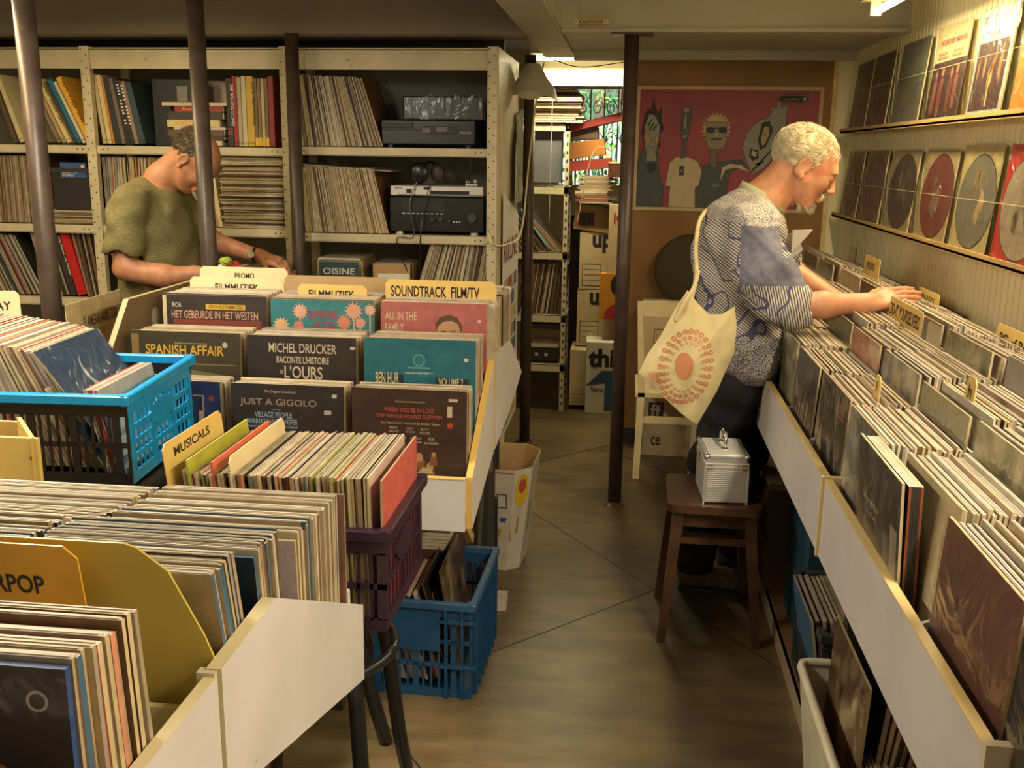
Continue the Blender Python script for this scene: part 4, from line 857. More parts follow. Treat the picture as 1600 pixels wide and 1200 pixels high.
def crate(name, label, o, sx, sy, sz, rz, colf, cols_, rimc, bars=(14, 11), rows=2, rows2=None, slant=0, solid=None, tilt=0):
    t = thing(name, o, label, 'crate')
    T = Matrix.Translation(o) @ Matrix.Rotation(rz, 4, 'Z') @ Matrix.Rotation(tilt, 4, 'X')
    for nm, p, u, n, L, b, c in (('long_side', V((0, 0, 0)), X, Y, sx, bars[0], colf), ('long_side', V((0, sy-.006, 0)), X, Y, sx, bars[0], colf), ('short_side', V((sx-.006, .0065, 0)), Y, X, sy-.013, bars[1], cols_), ('short_side', V((0, .0065, 0)), Y, X, sy-.013, bars[1], cols_)):
        m = MB()
        if solid and nm in solid: m.ob(p, u, n, Z, L, .005, sz-.02, (c,)*4)
        else: grid_wall(m, p, u, Z, n, L, sz-.022, .005, b, (rows2 or rows) if nm == 'short_side' else rows, c)
        if nm == 'short_side':
            m.prism([(.5*sy+.075*math.cos(a*math.pi/10), .6*sz+.03*math.sin(a*math.pi/10)) for a in range(20)], 'x', p.x-.0005, p.x+.0065, c)
        m.xf(T).build(nm, M['cratep'], t)
    e = .012; m = MB()
    for (a, b, c, d) in ((-e, sx+e, -e, .008), (-e, sx+e, sy-.008, sy+e), (-e, .008, .008, sy-.008), (sx-.008, sx+e, .008, sy-.008)):
        m.box(a, b, c, d, sz-.024, sz, rimc, bev=.003)
    for (a, b) in ((0, 0), (sx, 0), (0, sy), (sx, sy)): m.tube([(a-(.002 if a else -.002), b-(.002 if b else -.002), sz-.0239), (a-(.002 if a else -.002), b-(.002 if b else -.002), sz+.0004)], .014, 14, col=rimc)
    m.xf(T).build('rim', M['cratep'], t)
    MB().box(.006, sx-.006, .006, sy-.006, 0, .006, colf).xf(T).build('crate_bottom', M['cratep'], t)
    return t, T
# bright blue folding crate, black crate under it
crate('folding_crate', 'bright blue folding crate with black long sides on the left, full of records', (-1.66, 2.05, .832), .54, .40, .218, .06, BLK, BLUE, BLUE, bars=(26, 15), rows=2, rows2=4, tilt=.03)
crate('black_crate', 'black openwork crate directly under the bright blue folding crate', (-1.65, 2.05, .63), .52, .39, .195, .05, BLK, BLK, BLK, bars=(26, 12), rows=2)
t = thing('display_table', (-1.5, 2.1, 0), 'dark table under the black crate', 'table')
MB().box(-2.1, -.97, 1.86, 2.42, .60, .626).build('tabletop', M['dark'], t)
for x, y in ((-2.06, 1.9), (-1.02, 1.9), (-2.06, 2.38), (-1.02, 2.38)): MB().box(x-.02, x+.02, y-.02, y+.02, 0, .60).build('leg', M['dark'], t)
def shp(s, o, u, w, n): rect(s, o, u, w, n, .0, .1, 0, .12, (.05, .2, .3)); rect(s, o, u, w, n, .1, .12, 0, .12, (.02, .02, .02))
tag(MB().box(-1.12, -1.0, 1.98, 2.36, .628, .76, (.03, .12, .18)).box(-1.12, -1.002, 2.0, 2.34, .7605, .765, (.45, .33, .2)).build('teal_box', M['paint']), 'dusty teal box standing beside the black crate behind the musicals records', 'box')
LBG = 'records leaning in the bright blue crate'
th = .065; uu = V((math.sin(-th), math.cos(th), 0)); nn = V((math.cos(th), math.sin(th), 0))
pack((-1.63, 2.09, .86), uu, nn, .43, LBG, 'plastic-covered record leaning in the bright blue crate', (-.1, -.5), pal=[CR, TN, BR, WH, RD, CR, TN, GY], pit=(.0055, .009), vis=1.0)
wl = (Z*math.cos(.62)-nn*math.sin(.62)).normalized()
def sh_q(s, o, u, w, n):
    disc(s, o+u*.18+w*.22, u, w, n, .055, (.4, .42, .42), 28); disc(s, o+u*.188+w*.228, u, w, n, .052, (.03, .07, .15), 28, lift=.0003); poly(s, o, u, w, n, [(.02, .05), (.3, .03), (.3, .1), (.16, .15), (.02, .12)], (.06, .09, .11), .0001)
cover('dark blue night-sky album in clear plastic leaning back in the bright blue crate', V((-1.155, 2.095, .885)), uu, wl, .315, .315, .004, (.03, .07, .15), CR, shapes=sh_q, texts=[('JOHNNY GUITAR', .28, .42, .4, .04, (.5, .6, .65))])
def sh_s(s, o, u, w, n):
    rect(s, o, u, w, n, 0, .315, .27, .315, (.55, .4, .2)); rect(s, o, u, w, n, .03, .28, .06, .25, (.45, .38, .25)); rect(s, o, u, w, n, .10, .27, .09, .23, (.5, .03, .07), .0002); rect(s, o, u, w, n, .03, .09, .1, .2, (.04, .1, .2), .0003)
cover('album with a cream title strip and red block, frontmost in bright blue crate', V((-1.135, 2.09, .80)), uu, wl, .30, .30, .004, (.04, .14, .2), CR, shapes=sh_s, texts=[('SEXTETTEN', .55, .89, .35, .06, (.1, .05, .03))])
for k in range(6):
    lp(V((-1.185+k*.006, 2.09, .86)), uu, nn, (Z*math.cos(.22)+nn*-math.sin(.22)).normalized(), .004, .31, .2, [RD, (.5, .05, .1), BL, WH], LBG+' end', 'short red or blue sleeve behind the openwork end of the bright blue crate', .4)
cover('cream handwritten divider with a price behind the bright blue crate', V((-1.56, 2.60, 1.0)), V((-.05, .99, 0)), Z, .34, .165, .002, (.62, .52, .3), CR, texts=[('2. AMERIKAANS  3.50', .28, .5, .62, .2, (.1, .06, .04))], plastic=False, name='divider_card', cat='divider')
# bin further left behind
pack((-2.35, 2.30, .80), (X+Y*.25).normalized(), Y, .34, 'records in the bin at the far left edge', 'cream record sleeve in the bin at the far left behind the bright blue crate', (.05, .1), vis=1, W_=.31, pal=PALL, pit=(.006, .01))
card('cream divider card ending in AY at the left edge of the photo', (-1.99, 2.62, 1.0), (X+Y*.25).normalized(), Z, .25, .19, [('FOREIGN PLAY', .02, .70, .88, .14, TC)], M['cream'])
t = thing('record_bin', (-2.2, 2.4, .6), 'wooden record bin mostly outside the left edge of the photo', 'record bin')
MB().box(-2.6, -1.72, 2.5, 2.95, .74, .78, (.3, .2, .1)).box(-2.6, -1.72, 2.50, 2.51, .78, .95, (.3, .2, .1)).build('tray', M['lam'], t)
for x, y in ((-2.55, 2.55), (-1.8, 2.55), (-2.55, 2.9), (-1.8, 2.9)): MB().box(x-.02, x+.02, y-.02, y+.02, 0, .74).build('leg', M['dark'], t)

# purple musicals crate
crate('purple_crate', 'dark purple openwork crate holding the musicals records', (-.835, 1.735, .685), .40, .335, .212, 0, PURP, PURP, PURP, bars=(15, 10), rows=2)
pack((-.80, 1.72+.027, .70), Y, X, .335, 'musicals records in the purple crate', 'thin record edge packed in the purple crate of musicals', (-.15, -.02), W_=.312, H=.29, pal=[CR]*7+[WH]*4+[TN]*4+[(.6, .14, .06), (.35, .4, .05), BR, DK, (.12, .2, .2)], pit=(.0045, .0068), vis=1.5, ju=.006)
cover('pink-red record at the right end of the purple crate of musicals', (-.443, 1.747, .70), Y, Z, .312, .29, .004, (.50, .10, .08), CR, plastic=False)
card('yellow divider card with handwritten MUSICALS in the purple crate', (-.845, 1.735, .795), Y, (Z-X*.10).normalized(), .28, .25, [('MUSICALS', .15, .86, .60, .075, TC)], M['tag'])
cover('yellow-green record leaning right behind the musicals card', (-.79, 1.745, .71), Y, (Z-X*.12).normalized(), .31, .305, .004, (.38, .42, .04), (.4, .42, .08), plastic=False)
cover('orange-red record leaning near the musicals card', (-.745, 1.745, .705), Y, (Z-X*.10).normalized(), .31, .308, .005, (.6, .12, .05), (.6, .14, .06), plastic=False)
card('stiff cream card standing above the musicals records', (-.715, 1.74, .71), Y, (Z-X*.08).normalized(), .31, .315, None, M['cream'])
# round black stool under it
t = thing('round_stool', (-.63, 1.88, 0), 'black round-seated bentwood stool under the purple crate', 'stool')
MB().lathe([(0, .655), (.17, .655), (.19, .662), (.195, .672), (.19, .682), (0, .684)], (-.64, 1.90, 0), 36).build('seat', M['black'], t, smooth=True)
MB().tube([(-.64+.175*math.cos(a*math.pi/16), 1.90+.175*math.sin(a*math.pi/16), .56) for a in range(33)], .011, 8).build('ring', M['black'], t, smooth=True)
for (sx_, sy_) in ((1, 1), (1, -1), (-1, 1), (-1, -1)):
    MB().tube([(-.64+sx_*.11, 1.90+sy_*.11, .655), (-.64+sx_*.13, 1.90+sy_*.13, .5), (-.64+sx_*.15, 1.90+sy_*.16, .25), (-.64+sx_*.18, 1.90+sy_*.2, 0)], [.018, .017, .017, .015], 12).build('leg', M['black'], t, smooth=True)
t2 = thing('bentwood_chair', (-.60, 2.35, 0), 'black curved-back bentwood chair leg standing behind the near white panel', 'chair')
MB().tube(curve([(-.70, 2.30, .62), (-.675, 2.32, .40), (-.645, 2.36, .2), (-.61, 2.40, 0)]), .019, 12).build('leg', M['black'], t2, smooth=True)
MB().tube(curve([(-.95, 2.3, .60), (-.8, 2.22, .60), (-.70, 2.30, .60), (-.72, 2.45, .60), (-.95, 2.5, .60)], 30), .014, 10).build('seat_ring', M['black'], t2, smooth=True)

# navy crate on the floor
t, T = crate('floor_crate', 'dark blue stacking crate of records on the floor before the film bin', (-.705, 2.66, 0.0), .295, .43, .31, -.03, NAVY, NAVY, (.03, .10, .22), bars=(12, 14), rows=3, solid=None)
m = MB()
for (a, b) in ((-.002, 0), (.215, 0), (.265, 0)): m.box(a, a+.006, -.012, 0, .0, .29, NAVY)
for zz in (.10, .245): m.box(.2, .307, -.011, 0, zz, zz+.008, NAVY)
for k in range(7): m.box(.296, .308, .03+k*.06, .036+k*.06, 0, .29, NAVY)
m.box(.004, .20, -.003, .0, .15, .29, NAVY); m.xf(T).build('ribs', M['cratep'], t)
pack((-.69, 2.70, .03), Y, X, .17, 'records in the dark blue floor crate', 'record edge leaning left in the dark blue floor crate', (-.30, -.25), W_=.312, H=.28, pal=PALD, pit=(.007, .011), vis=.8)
cover('record with red and white stripes in the dark blue floor crate', (-.53, 2.705, .04), Y, (Z-X*.36).normalized(), .31, .31, .004, (.5, .02, .02), WH, shapes=lambda s, o, u, w, n: [rect(s, o, u, w, n, .02+k*.045, .028+k*.045, .02, .28, (.7, .6, .5)) for k in range(6)], plastic=False)
cover('black record with fat yellow lettering in the dark blue floor crate', (-.49, 2.71, .04), Y, (Z-X*.26).normalized(), .31, .31, .004, (.015, .012, .01), BR, texts=[('JLI', .1, .6, .5, .2, (.7, .45, .02)), ('LIJL', .1, .3, .7, .22, (.7, .45, .02)), ('ILJ', .2, .05, .7, .2, (.7, .45, .02))], plastic=False)
cover('glossy brown photographic record leaning highest in the dark blue floor crate', (-.465, 2.72, .05), Y, (Z-X*.16).normalized(), .31, .33, .004, (.2, .08, .03), BR, front=ART[1])
for k in range(7):
    tag(MB().box(-.70+k*.004, -.55+k*.003, 2.99, 3.25, .33+k*.012, .34+k*.012, jit(rnd.choice([GY, WH, BR, TN]))).build('flat_record', M['card']), 'record lying flat under the film bin behind the dark blue crate', 'record', 'flat records under the film bin')
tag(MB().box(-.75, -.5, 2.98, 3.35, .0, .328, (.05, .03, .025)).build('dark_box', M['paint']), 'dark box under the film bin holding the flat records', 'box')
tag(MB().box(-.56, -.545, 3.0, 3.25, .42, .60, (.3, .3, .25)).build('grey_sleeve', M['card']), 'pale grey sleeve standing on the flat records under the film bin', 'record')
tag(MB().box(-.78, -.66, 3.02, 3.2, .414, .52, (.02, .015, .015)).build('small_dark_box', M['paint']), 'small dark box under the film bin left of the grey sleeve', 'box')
# open tote box in the aisle
t = thing('open_carton', (-.44, 3.72, 0), 'open white printed carton with a yellow oval standing in the aisle', 'box')
m = MB(); P0 = [(-.55, 3.62), (-.425, 3.60), (-.375, 3.64), (-.36, 3.80), (-.42, 3.86), (-.55, 3.86)]; P1 = [(-.56, 3.58), (-.385, 3.56), (-.325, 3.62), (-.315, 3.86), (-.38, 3.93), (-.56, 3.93)]
b = [V((*p, .0)) for p in P0]; u_ = [V((*p, .425)) for p in P1]; ui = [V((p[0]*.97-.0132, p[1]*.985+.056, .425)) for p in P1]; bi = [V((p[0]*.97-.0132, p[1]*.985+.056, .01)) for p in P0]; n_ = 6
m.add(b+u_+ui+bi, [[i, (i+1) % n_, n_+(i+1) % n_, n_+i] for i in range(n_)]+[[n_+i, n_+(i+1) % n_, 2*n_+(i+1) % n_, 2*n_+i] for i in range(n_)]+[[2*n_+i, 2*n_+(i+1) % n_, 3*n_+(i+1) % n_, 3*n_+i] for i in range(n_)]+[list(range(3*n_, 4*n_))],
      fcols=[(.62, .56, .46)]*6+[(.5, .35, .18)]*6+[(.42, .28, .12)]*7)
m.build('box_body', M['paint'], t)
m = MB(); a = b[0]*.0; q0, q1 = u_[1], u_[2]; un = (q1-q0).normalized(); wn = (u_[1]-b[1]).normalized(); nn_ = un.cross(wn)
disc(m, q0+un*.04-wn*.09, un, wn, nn_, .033, (.7, .48, .03), 24, .07, lift=.002); disc(m, q0+un*.04-wn*.07, un, wn, nn_, .018, (.5, .08, .05), 20, .03, lift=.003)
un = (u_[1]-u_[0]).normalized(); wn = (u_[0]-b[0]).normalized(); nn_ = un.cross(wn); o = u_[0]-wn*.40
for (x0, x1, z0, z1, c) in [(.10, .14, .24, .30, (.08, .08, .12)), (.105, .135, .245, .295, (.6, .55, .46)), (.11, .15, .18, .2, (.03, .12, .35)), (.10, .15, .10, .15, (.6, .22, .04)), (.03, .17, .385, .39, (.5, .15, .08))]: rect(m, o, un, wn, nn_, x0, x1, z0, z1, c, .002+.0004*(z0 > .244))
m.build('print', M['paint'], t)
tag(MB().prism([(3.3, 0), (3.5, 0), (3.5, .60), (3.3, .54)], 'x', -.47, -.455, (.03, .028, .026)).build('black_board', M['paint']), 'black board with a yellow number standing at the end of the film bin', 'board')
m = MB(); letter(m, '10', (-.4545, 3.34, .47), Y, Z, .08, .045, (.6, .45, .1), n=X)
bb = bpy.data.objects['black_board']; m.build('lettering', M['paint'], bb)
tag(MB().box(-.45, -.38, 3.25, 3.31, .0, .05, (.62, .55, .45)).build('white_box', M['paint']), 'small white box on the floor beside the dark blue crate', 'box')

# ================================================================ NEAR LEFT BIN
t = thing('record_bin', (-.9, 1.2, .5), 'white record bin nearest the camera at the lower left', 'record bin')
XP = -.472
side_panel(t, [(.55, .70), (.55, .978), (1.04, .978), (1.04, .70)], XP-.016, XP, ec=(.60, .52, .32))
side_panel(t, [(1.045, .70), (1.045, .985), (1.21, .992), (1.235, .992), (1.68, .765), (1.68, .61), (1.16, .765)][0:0] or [(1.045, .77), (1.045, .985), (1.235, .99), (1.685, .765), (1.682, .612), (1.165, .77), (1.1, .70)], XP-.016, XP+.004, ec=(.60, .52, .32))
MB().box(XP-.025, XP-.002, 1.037, 1.05, .70, .983, (.56, .5, .36)).build('post', M['lam'], t)
for x in (-.815, -1.145): MB().box(x, x+.01, .55, 1.65, .72, .95, WHC).build('divider', M['lam'], t)
MB().box(-1.5, XP-.018, .55, 1.66, .742, .752, (.45, .38, .25)).box(-1.5, XP-.018, 1.04, 1.05, .75, .93, (.55, .45, .2)).build('bottom_board', M['lam'], t)
MB().box(-1.5, XP-.018, 1.66, 1.675, .62, .80, WHC).build('back_board', M['lam'], t)
for (x, y) in ((-.55, .62), (-1.4, .62), (-.55, 1.25), (-1.4, 1.25)): MB().box(x-.02, x+.02, y-.02, y+.02, 0, .742).build('leg', M['dark'], t)
G1 = 'records at the front of the near left bin'; G2 = 'records in the back half of the near left bin'
for (x, nm) in ((-.807, 'right'), (-1.138, 'left')):
    pack((x, .785, .82), X, Y, .135, G1+', '+nm, 'plastic-covered record in the front group of the %s column of the near bin' % nm, (-.03, -.09), pal=[CR, CR, WH, TN, GY, (.5, .2, .12), BL, TN, BR], pit=(.0065, .0105), vis=1.2, jz=.008, H=.315, ju=.004)
    for (yb, L, zb, l0, l1) in ((1.15, .075, .785, -.24, -.20), (1.265, .085, .75, -.12, -.10), (1.41, .20, .705, -.04, .0)):
        pack((x, yb, zb), X, Y, L, G2+', '+nm, 'record in the back group of the %s column of the near bin' % nm, (l0, l1), pal=[CR, CR, WH, WH, TN, GY, BR, TN, BL, DK], pit=(.006, .010), vis=1.1, jz=.007, H=.315, slope=-.08, ju=.004)
m2 = V((0, .03, 1)).normalized()
def sh_r(s, o, u, w, n): rect(s, o, u, w, n, .24, .30, 0, .30, (.55, .42, .38)); rect(s, o, u, w, n, .262, .27, 0, .28, (.42, .02, .03), .0003); rect(s, o, u, w, n, .29, .307, .1, .2, (.02, .1, .3), .0003)
cover('cream album with a red stripe and blue corner in the near left bin', (-.807, 1.403, .70), X, (Z-Y*.04).normalized(), .315, .31, .005, (.55, .42, .38), CR, shapes=sh_r)
cover('black album with a gold handwritten word ending in us in the near bin', (-.807, 1.258, .755), X, (Z-Y*.12).normalized(), .315, .30, .005, (.015, .014, .02), BL, texts=[('Venus', .62, .44, .33, .12, (.45, .34, .14))])
cover('dusty rose sleeve standing rearmost in the right column of the near bin', (-.80, 1.635, .685), X, Z, .315, .315, .005, (.30, .15, .11), TN)
G = (.42, .33, .06)
card('large gold-olive divider card with slanting corner in the near bin', (-.945, 1.095, .80), X, (Z-Y*.15).normalized(), .472, .345, None, mat('gold_card', (.52, .41, .09), .4, var=.15, scale=4), notch=[(0, 0), (.462, 0), (.462, .175), (.45, .22), (.415, .31), (.38, .34), (.365, .345), (0, .345)], t=.003)
card('orange-yellow label card ending in RPOP in the near bin', (-.945, 1.025, 1.035), X, (Z-Y*.15).normalized(), .325, .115, [('SUPERPOP', .485, .42, .37, .22, (.05, .03, .02))], mat('orange_label', (.66, .35, .03), .35, var=.1), cut=.004)
def sh_n(s, o, u, w, n):
    for k in range(5): poly(s, o, u, w, n, [(.05+k*.03, .17-k*.01), (.26, .09+k*.022), (.26, .093+k*.022), (.05+k*.03, .173-k*.01)], (.10, .08, .07))
    disc(s, o+u*.045+w*.12, u, w, n, .018, (.45, .17, .08), 20, .026); poly(s, o, u, w, n, [(.02, .10), (.07, .10), (.085, .06), (.01, .06)], (.2, .14, .1))
    for k in range(2):
        for j in range(3): rect(s, o, u, w, n, .19+k*.028, .214+k*.028, .03+j*.022, .048+j*.022, (.12, .16, .15))
    rect(s, o, u, w, n, .228, .25, .284, .296, (.55, .48, .42), .0004); disc(s, o+u*.285+w*.276, u, w, n, .011, (.4, .38, .35), 20, lift=.0002); disc(s, o+u*.285+w*.276, u, w, n, .008, (.035, .024, .024), 20, lift=.0005); disc(s, o+u*.24+w*.19, u, w, n, .012, (.45, .17, .08), 20, .017)
cover('dark brown album with a small figure, frontmost big cover at the lower left', (-.808, .768, .826), X, Z, .315, .31, .008, (.035, .024, .024), (.02, .06, .2), shapes=sh_n)
for i, (x, y, z_, W_) in enumerate([(-.90, .70, .70, .315)]):
    pack((-.80, .66, .732), X, Y, .04, 'nearest records at the lower left corner', 'pale record at the very lower left corner of the photo', (0, 0), pal=[GY, WH, BR], pit=(.006, .01), vis=.3, H=.315)
t = thing('yellow_box', (-1.3, 1.78, .6), 'yellowed cardboard box with faint print between the blue crate and the near records', 'box')
m = MB().box(-1.65, -1.115, 1.72, 1.73, .79, 1.05, (.62, .44, .12)).box(-1.65, -1.235, 1.86, 1.87, .79, 1.04, (.5, .36, .12)).ob(V((-1.12, 1.722, .79)), V((-.64, .76, 0)).normalized(), V((-.76, -.64, 0)).normalized(), Z, .18, .008, .262, ((.62, .44, .12),)*4).box(-1.65, -1.24, 1.73, 1.86, .78, .79, (.5, .35, .1)); m.build('box_body', M['paint'], t)
m = MB(); letter(m, 'RCA VICTOR', (-1.225, 1.7195, .945), X, Z, .09, .018, (.30, .2, .05), n=-Y); disc(m, V((-1.13, 1.7195, 1.01)), X, Z, -Y, .004, (.45, .08, .03)); m.build('print', M['paint'], t)
t = thing('crumpled_bag', (-1.07, 1.95, .7), 'small crumpled clear plastic bag hanging on the black crate', 'bag')
m = MB()
for k in range(7): m.prism([(-1.245+k*.012, .85), (-1.23+k*.012, .845), (-1.225+k*.016, .77), (-1.24+k*.014, .775)], 'y', 2.02+rnd.uniform(-.008, .0), 2.022)
m.build('bag_film', M['plastic'], t)
# ================================================================ RIGHT-HAND STEPPED BINS
t = thing('record_bin', (.8, 3.1, .6), 'long white stepped record bin along the grooved wall on the right', 'record bin')
bounds = [.86, 1.205, 1.565, 1.92, 2.275, 2.63, 2.98, 3.335, 3.69, 4.045, 4.4, 4.75, 5.1]
for (a, b) in ((1.18, 2.232), (2.245, 3.69), (3.70, 5.12)):
    m = MB(); m.box(.472, .488, a, b, .69, .876, WHC); m.box(.471, .489, a, b, .876, .8795, (.66, .50, .22)); m.build('front_board', M['lam'], t)
MB().box(.465, .56, 2.232, 2.245, .69, .884, (.70, .56, .28)).build('cross_divider', M['lam'], t); MB().box(.47, .60, 1.165, 1.18, .69, .886, (.6, .5, .34)).build('cross_divider', M['lam'], t)
m = MB()
for (x0, x1, z_) in ((.488, .655, .735), (.655, .805, .80), (.805, 1.10, .86)): m.box(x0, x1, .5, 5.12, z_-.012, z_, (.35, .28, .18)).box(x0-.001, x0+.006, .5, 5.12, z_-.06, z_, (.35, .28, .18))
m.build('stepped_base', M['lam'], t)
for b in bounds[1:]: MB().prism([(.49, .74), (.49, .86), (.66, .93), (.80, .97), (1.1, 1.0), (1.1, .84), (.8, .84), (.66, .79)], 'y', b-.02, b-.012, WHC).build('divider', M['lam'], t)
for (x, y) in ((.62, 1.0), (1.05, 1.0), (.62, 2.44), (1.05, 2.44), (.62, 4.0), (1.05, 4.0), (.62, 5.05), (1.05, 5.05)): MB().box(x-.02, x+.02, y-.02, y+.02, 0, .72).build('leg', M['dark'], t)
MB().box(.55, 1.08, .9, 5.1, .035, .05, (.22, .12, .06)).box(.545, .56, .9, 5.1, .0, .05, (.4, .3, .2)).build('floor_board', M['lam'], t)
PALR = [CR]*5+[WH]*6+[TN]*3+[GY]*2+[BR, (.25, .25, .2)]
for i in range(len(bounds)-1):
    y0 = bounds[i]; yy = y0+.33
    nm = 'nearest' if i < 2 else ('middle' if i < 6 else 'far')
    off = [0, .0, .015, .0, .005, .0, .01, 0, .01, 0, .02, 0][i]
    for (xf, L, z_, tier) in ((.512+off, .110, .738, 'front'), (.672+.0, .110, .803, 'middle'), (.820, .235, .862, 'rear')):
        if tier == 'middle' and i in (3, 6): xf += .02
        jz = rnd.uniform(-.006, .006)
        pack((xf, y0, z_+jz), Y, X, L, 'records in the %s tier of the right-hand bins' % tier, 'plastic-covered record packed in the %s tier of the bins along the right wall' % tier,
             (.06, .16), W_=.318, H=.315, pal=PALR, pit=(.0045, .0075), vis=1.1 if 1 <= i < 8 else (.15 if i == 0 else .7), jz=.009, ju=.004, slope=-.36 if tier == 'rear' else 0)
# front covers that face the aisle
def fc(label, xf, yc, z_, fcol, front=None, texts=(), shapes=None, lean=.06, W_=.315, H=.315, plastic=True):
    return cover(label, V((xf, yc, z_)), -Y, (Z*math.cos(lean)+X*math.sin(lean)).normalized(), W_, H, .005, fcol, CR, front=front, texts=texts, shapes=shapes, plastic=plastic)
fc('large reddish brown cover in glossy plastic at the lower right corner, front tier', .500, 1.54, .738, (.17, .07, .045), front=mat('maroon_cover', (.16, .065, .042), .3, var=.25, scale=6))
fc('black sleeve cut off by the right edge of the photo at the lower right', .495, 1.19, .755, (.02, .018, .018), front=None)
def sh_d(s, o, u, w, n):
    for (a, b, c, d, q) in [(.06, .09, .05, .2, (.12, .10, .08)), (.10, .20, .04, .12, (.09, .075, .065)), (.21, .25, .06, .19, (.13, .11, .09)), (.255, .30, .12, .22, (.3, .25, .17))]: rect(s, o, u, w, n, a, b, c, d, q)
    poly(s, o, u, w, n, [(.12, .0), (.15, .08), (.17, .08), (.15, .0)], (.22, .19, .15), .0003)
fc('dark grey cover with a scribbled pale signature, standing proud in the front tier', .496, 1.985, .745, (.035, .03, .028), shapes=sh_d, texts=[('vllvwllv', .15, .64, .38, .05, (.45, .36, .2)), ('wvll', .30, .57, .2, .04, (.45, .36, .2))], lean=-.05)
for k in range(5): lp(V((.502+k*.005, 1.67, .742)), Y, X, (Z-X*.03).normalized(), .0045, .315, .313, [DK, BR, DK, (.2, .06, .02)], 'dark records behind the scribbled cover', 'dark-edged record directly behind the proud grey cover in the front tier', 1.2)
def sh_m(s, o, u, w, n):
    disc(s, o+u*.2+w*.12, u, w, n, .055, (.2, .11, .05), 22, .085); poly(s, o, u, w, n, [(.05, .06), (.30, .13), (.30, .16), (.05, .09)], (.35, .24, .08), .0003); rect(s, o, u, w, n, .0, .315, 0, .03, (.06, .05, .04))
fc('dark cover with a brown portrait behind white plastic highlights in the front tier', .502, 2.255, .738, (.06, .05, .045), front=ART[2], shapes=sh_m)
def sh_k(s, o, u, w, n):
    rect(s, o, u, w, n, .02, .14, .17, .30, (.03, .028, .028)); poly(s, o, u, w, n, [(.02, .12), (.05, .19), (.09, .12), (.13, .07), (.16, .03), (.13, .02), (.06, .08)], (.42, .34, .22), .0003)
    for k in range(3): rect(s, o, u, w, n, .2, .28, .25+k*.014, .256+k*.014, (.4, .12, .08), .0003)
fc('dark cover with a pale saxophone-like shape and small red lines in the front tier', .508, 2.61, .738, (.05, .045, .04), front=ART[0], shapes=sh_k)
def sh_w(s, o, u, w, n):
    for k in range(7): poly(s, o, u, w, n, [(.02+k*.04, .0), (.05+k*.04, .0), (.045+k*.035, .15+.03*(k % 3)), (.03+k*.035, .13)], (.35, .28, .16))
fc('black cover with a pale torn pattern along the bottom in the front tier', .503, 2.965, .738, (.04, .035, .03), front=ART[0], shapes=sh_w)
fc('grey-olive cover in the front tier nearest the shirt of the white-haired man', .505, 3.325, .738, (.2, .17, .11), front=ART[5])
# middle tier
fc('grey-green cover with a black letter L slip in the middle tier', .650, 2.25, .800, (.17, .17, .11), front=mat('grey_green_card', (.24, .23, .14), .4, var=.15), texts=[('L', .45, .66, .08, .12, (.02, .02, .015))])
fc('dull pink-red cover in the middle tier', .652, 2.965, .803, (.28, .07, .06), front=ART[3])
def sh_a(s, o, u, w, n):
    for q in ([(.04, .10), (.07, .10), (.16, .31), (.13, .31)], [(.13, .31), (.16, .31), (.25, .04), (.21, .04)]): poly(s, o, u, w, n, q, (.40, .33, .2), .0003)
    disc(s, o+u*.15+w*.14, u, w, n, .04, (.4, .28, .15), 20, .055, lift=.0002)
fc('dark green-grey cover with a large tan letter A shape in the middle tier', .655, 2.61, .803, (.08, .08, .06), front=ART[2], shapes=sh_a)
def sh_p(s, o, u, w, n):
    for k in range(8): rect(s, o, u, w, n, .02+k*.036, .036+k*.036, .1+.02*(k % 2), .24, (.40, .34, .2))
fc('dark green cover with a band of pale vertical figures in the middle tier', .655, 3.32, .803, (.05, .06, .035), shapes=sh_p)
fc('olive cover in the middle tier, next nearer column than the letter A cover', .655, 1.90, .803, (.1, .09, .07), front=ART[5])
# rear tier
def sh_t(s, o, u, w, n):
    rect(s, o, u, w, n, .0, .20, 0, .31, (.07, .08, .06)); rect(s, o, u, w, n, .20, .315, 0, .31, (.48, .42, .27), .0001); disc(s, o+u*.255+w*.16, u, w, n, .035, (.40, .05, .05), 24, .07, lift=.0003)
    for k in range(4): rect(s, o, u, w, n, .235, .275, .12+k*.02, .127+k*.02, (.55, .45, .3), .0005)
fc('cover split dark green and cream with a red oval in the rear tier', .800, 2.96, .862, (.07, .08, .06), shapes=sh_t)
fc('dark olive cover with faint scratched drawing in the rear tier', .802, 2.60, .862, (.06, .07, .045), front=ART[5])
fc('dark cover in the rear tier at the far end of the bins', .80, 4.72, .862, (.1, .08, .06), front=ART[1])
fc('grey-green cover in the rear tier behind the hands', .80, 4.38, .862, (.2, .2, .12), front=ART[5])
# cards
TC2 = (.03, .02, .01)
def rc(label, x, y, z_, W_, H, tx, m_='tag', **k): return card(label, V((x, y, z_)), -Y, (Z+X*.05).normalized(), W_, H, tx, M[m_], cut=.0, **k)
rc('wide yellow divider card hand-lettered about do-it-yourselvers in the rear tier of the right bins', .803, 3.16, .91, .355, .275, [('DO-IT YOURSELVERS', .04, .80, .88, .14, TC2)])
rc('yellow divider card reading POP-ROCK sticking up near the right wall', 1.03, 3.65, .975, .23, .18, [('POP-ROCK', .12, .76, .7, .14, TC2)])
rc('yellow divider card reading PC of POO at the right edge of the photo', 1.03, 2.88, .975, .26, .18, [('PC of Poo', .12, .70, .86, .18, TC2)])
rc('small yellow divider tab with the letter h in the middle tier', .705, 2.105, .98, .055, .185, [('h', .3, .75, .35, .16, TC2)])
rc('small yellow divider tab beyond the front tier, marked with a stroke', .585, 2.36, .93, .05, .175, [('l', .4, .78, .12, .14, TC2)])
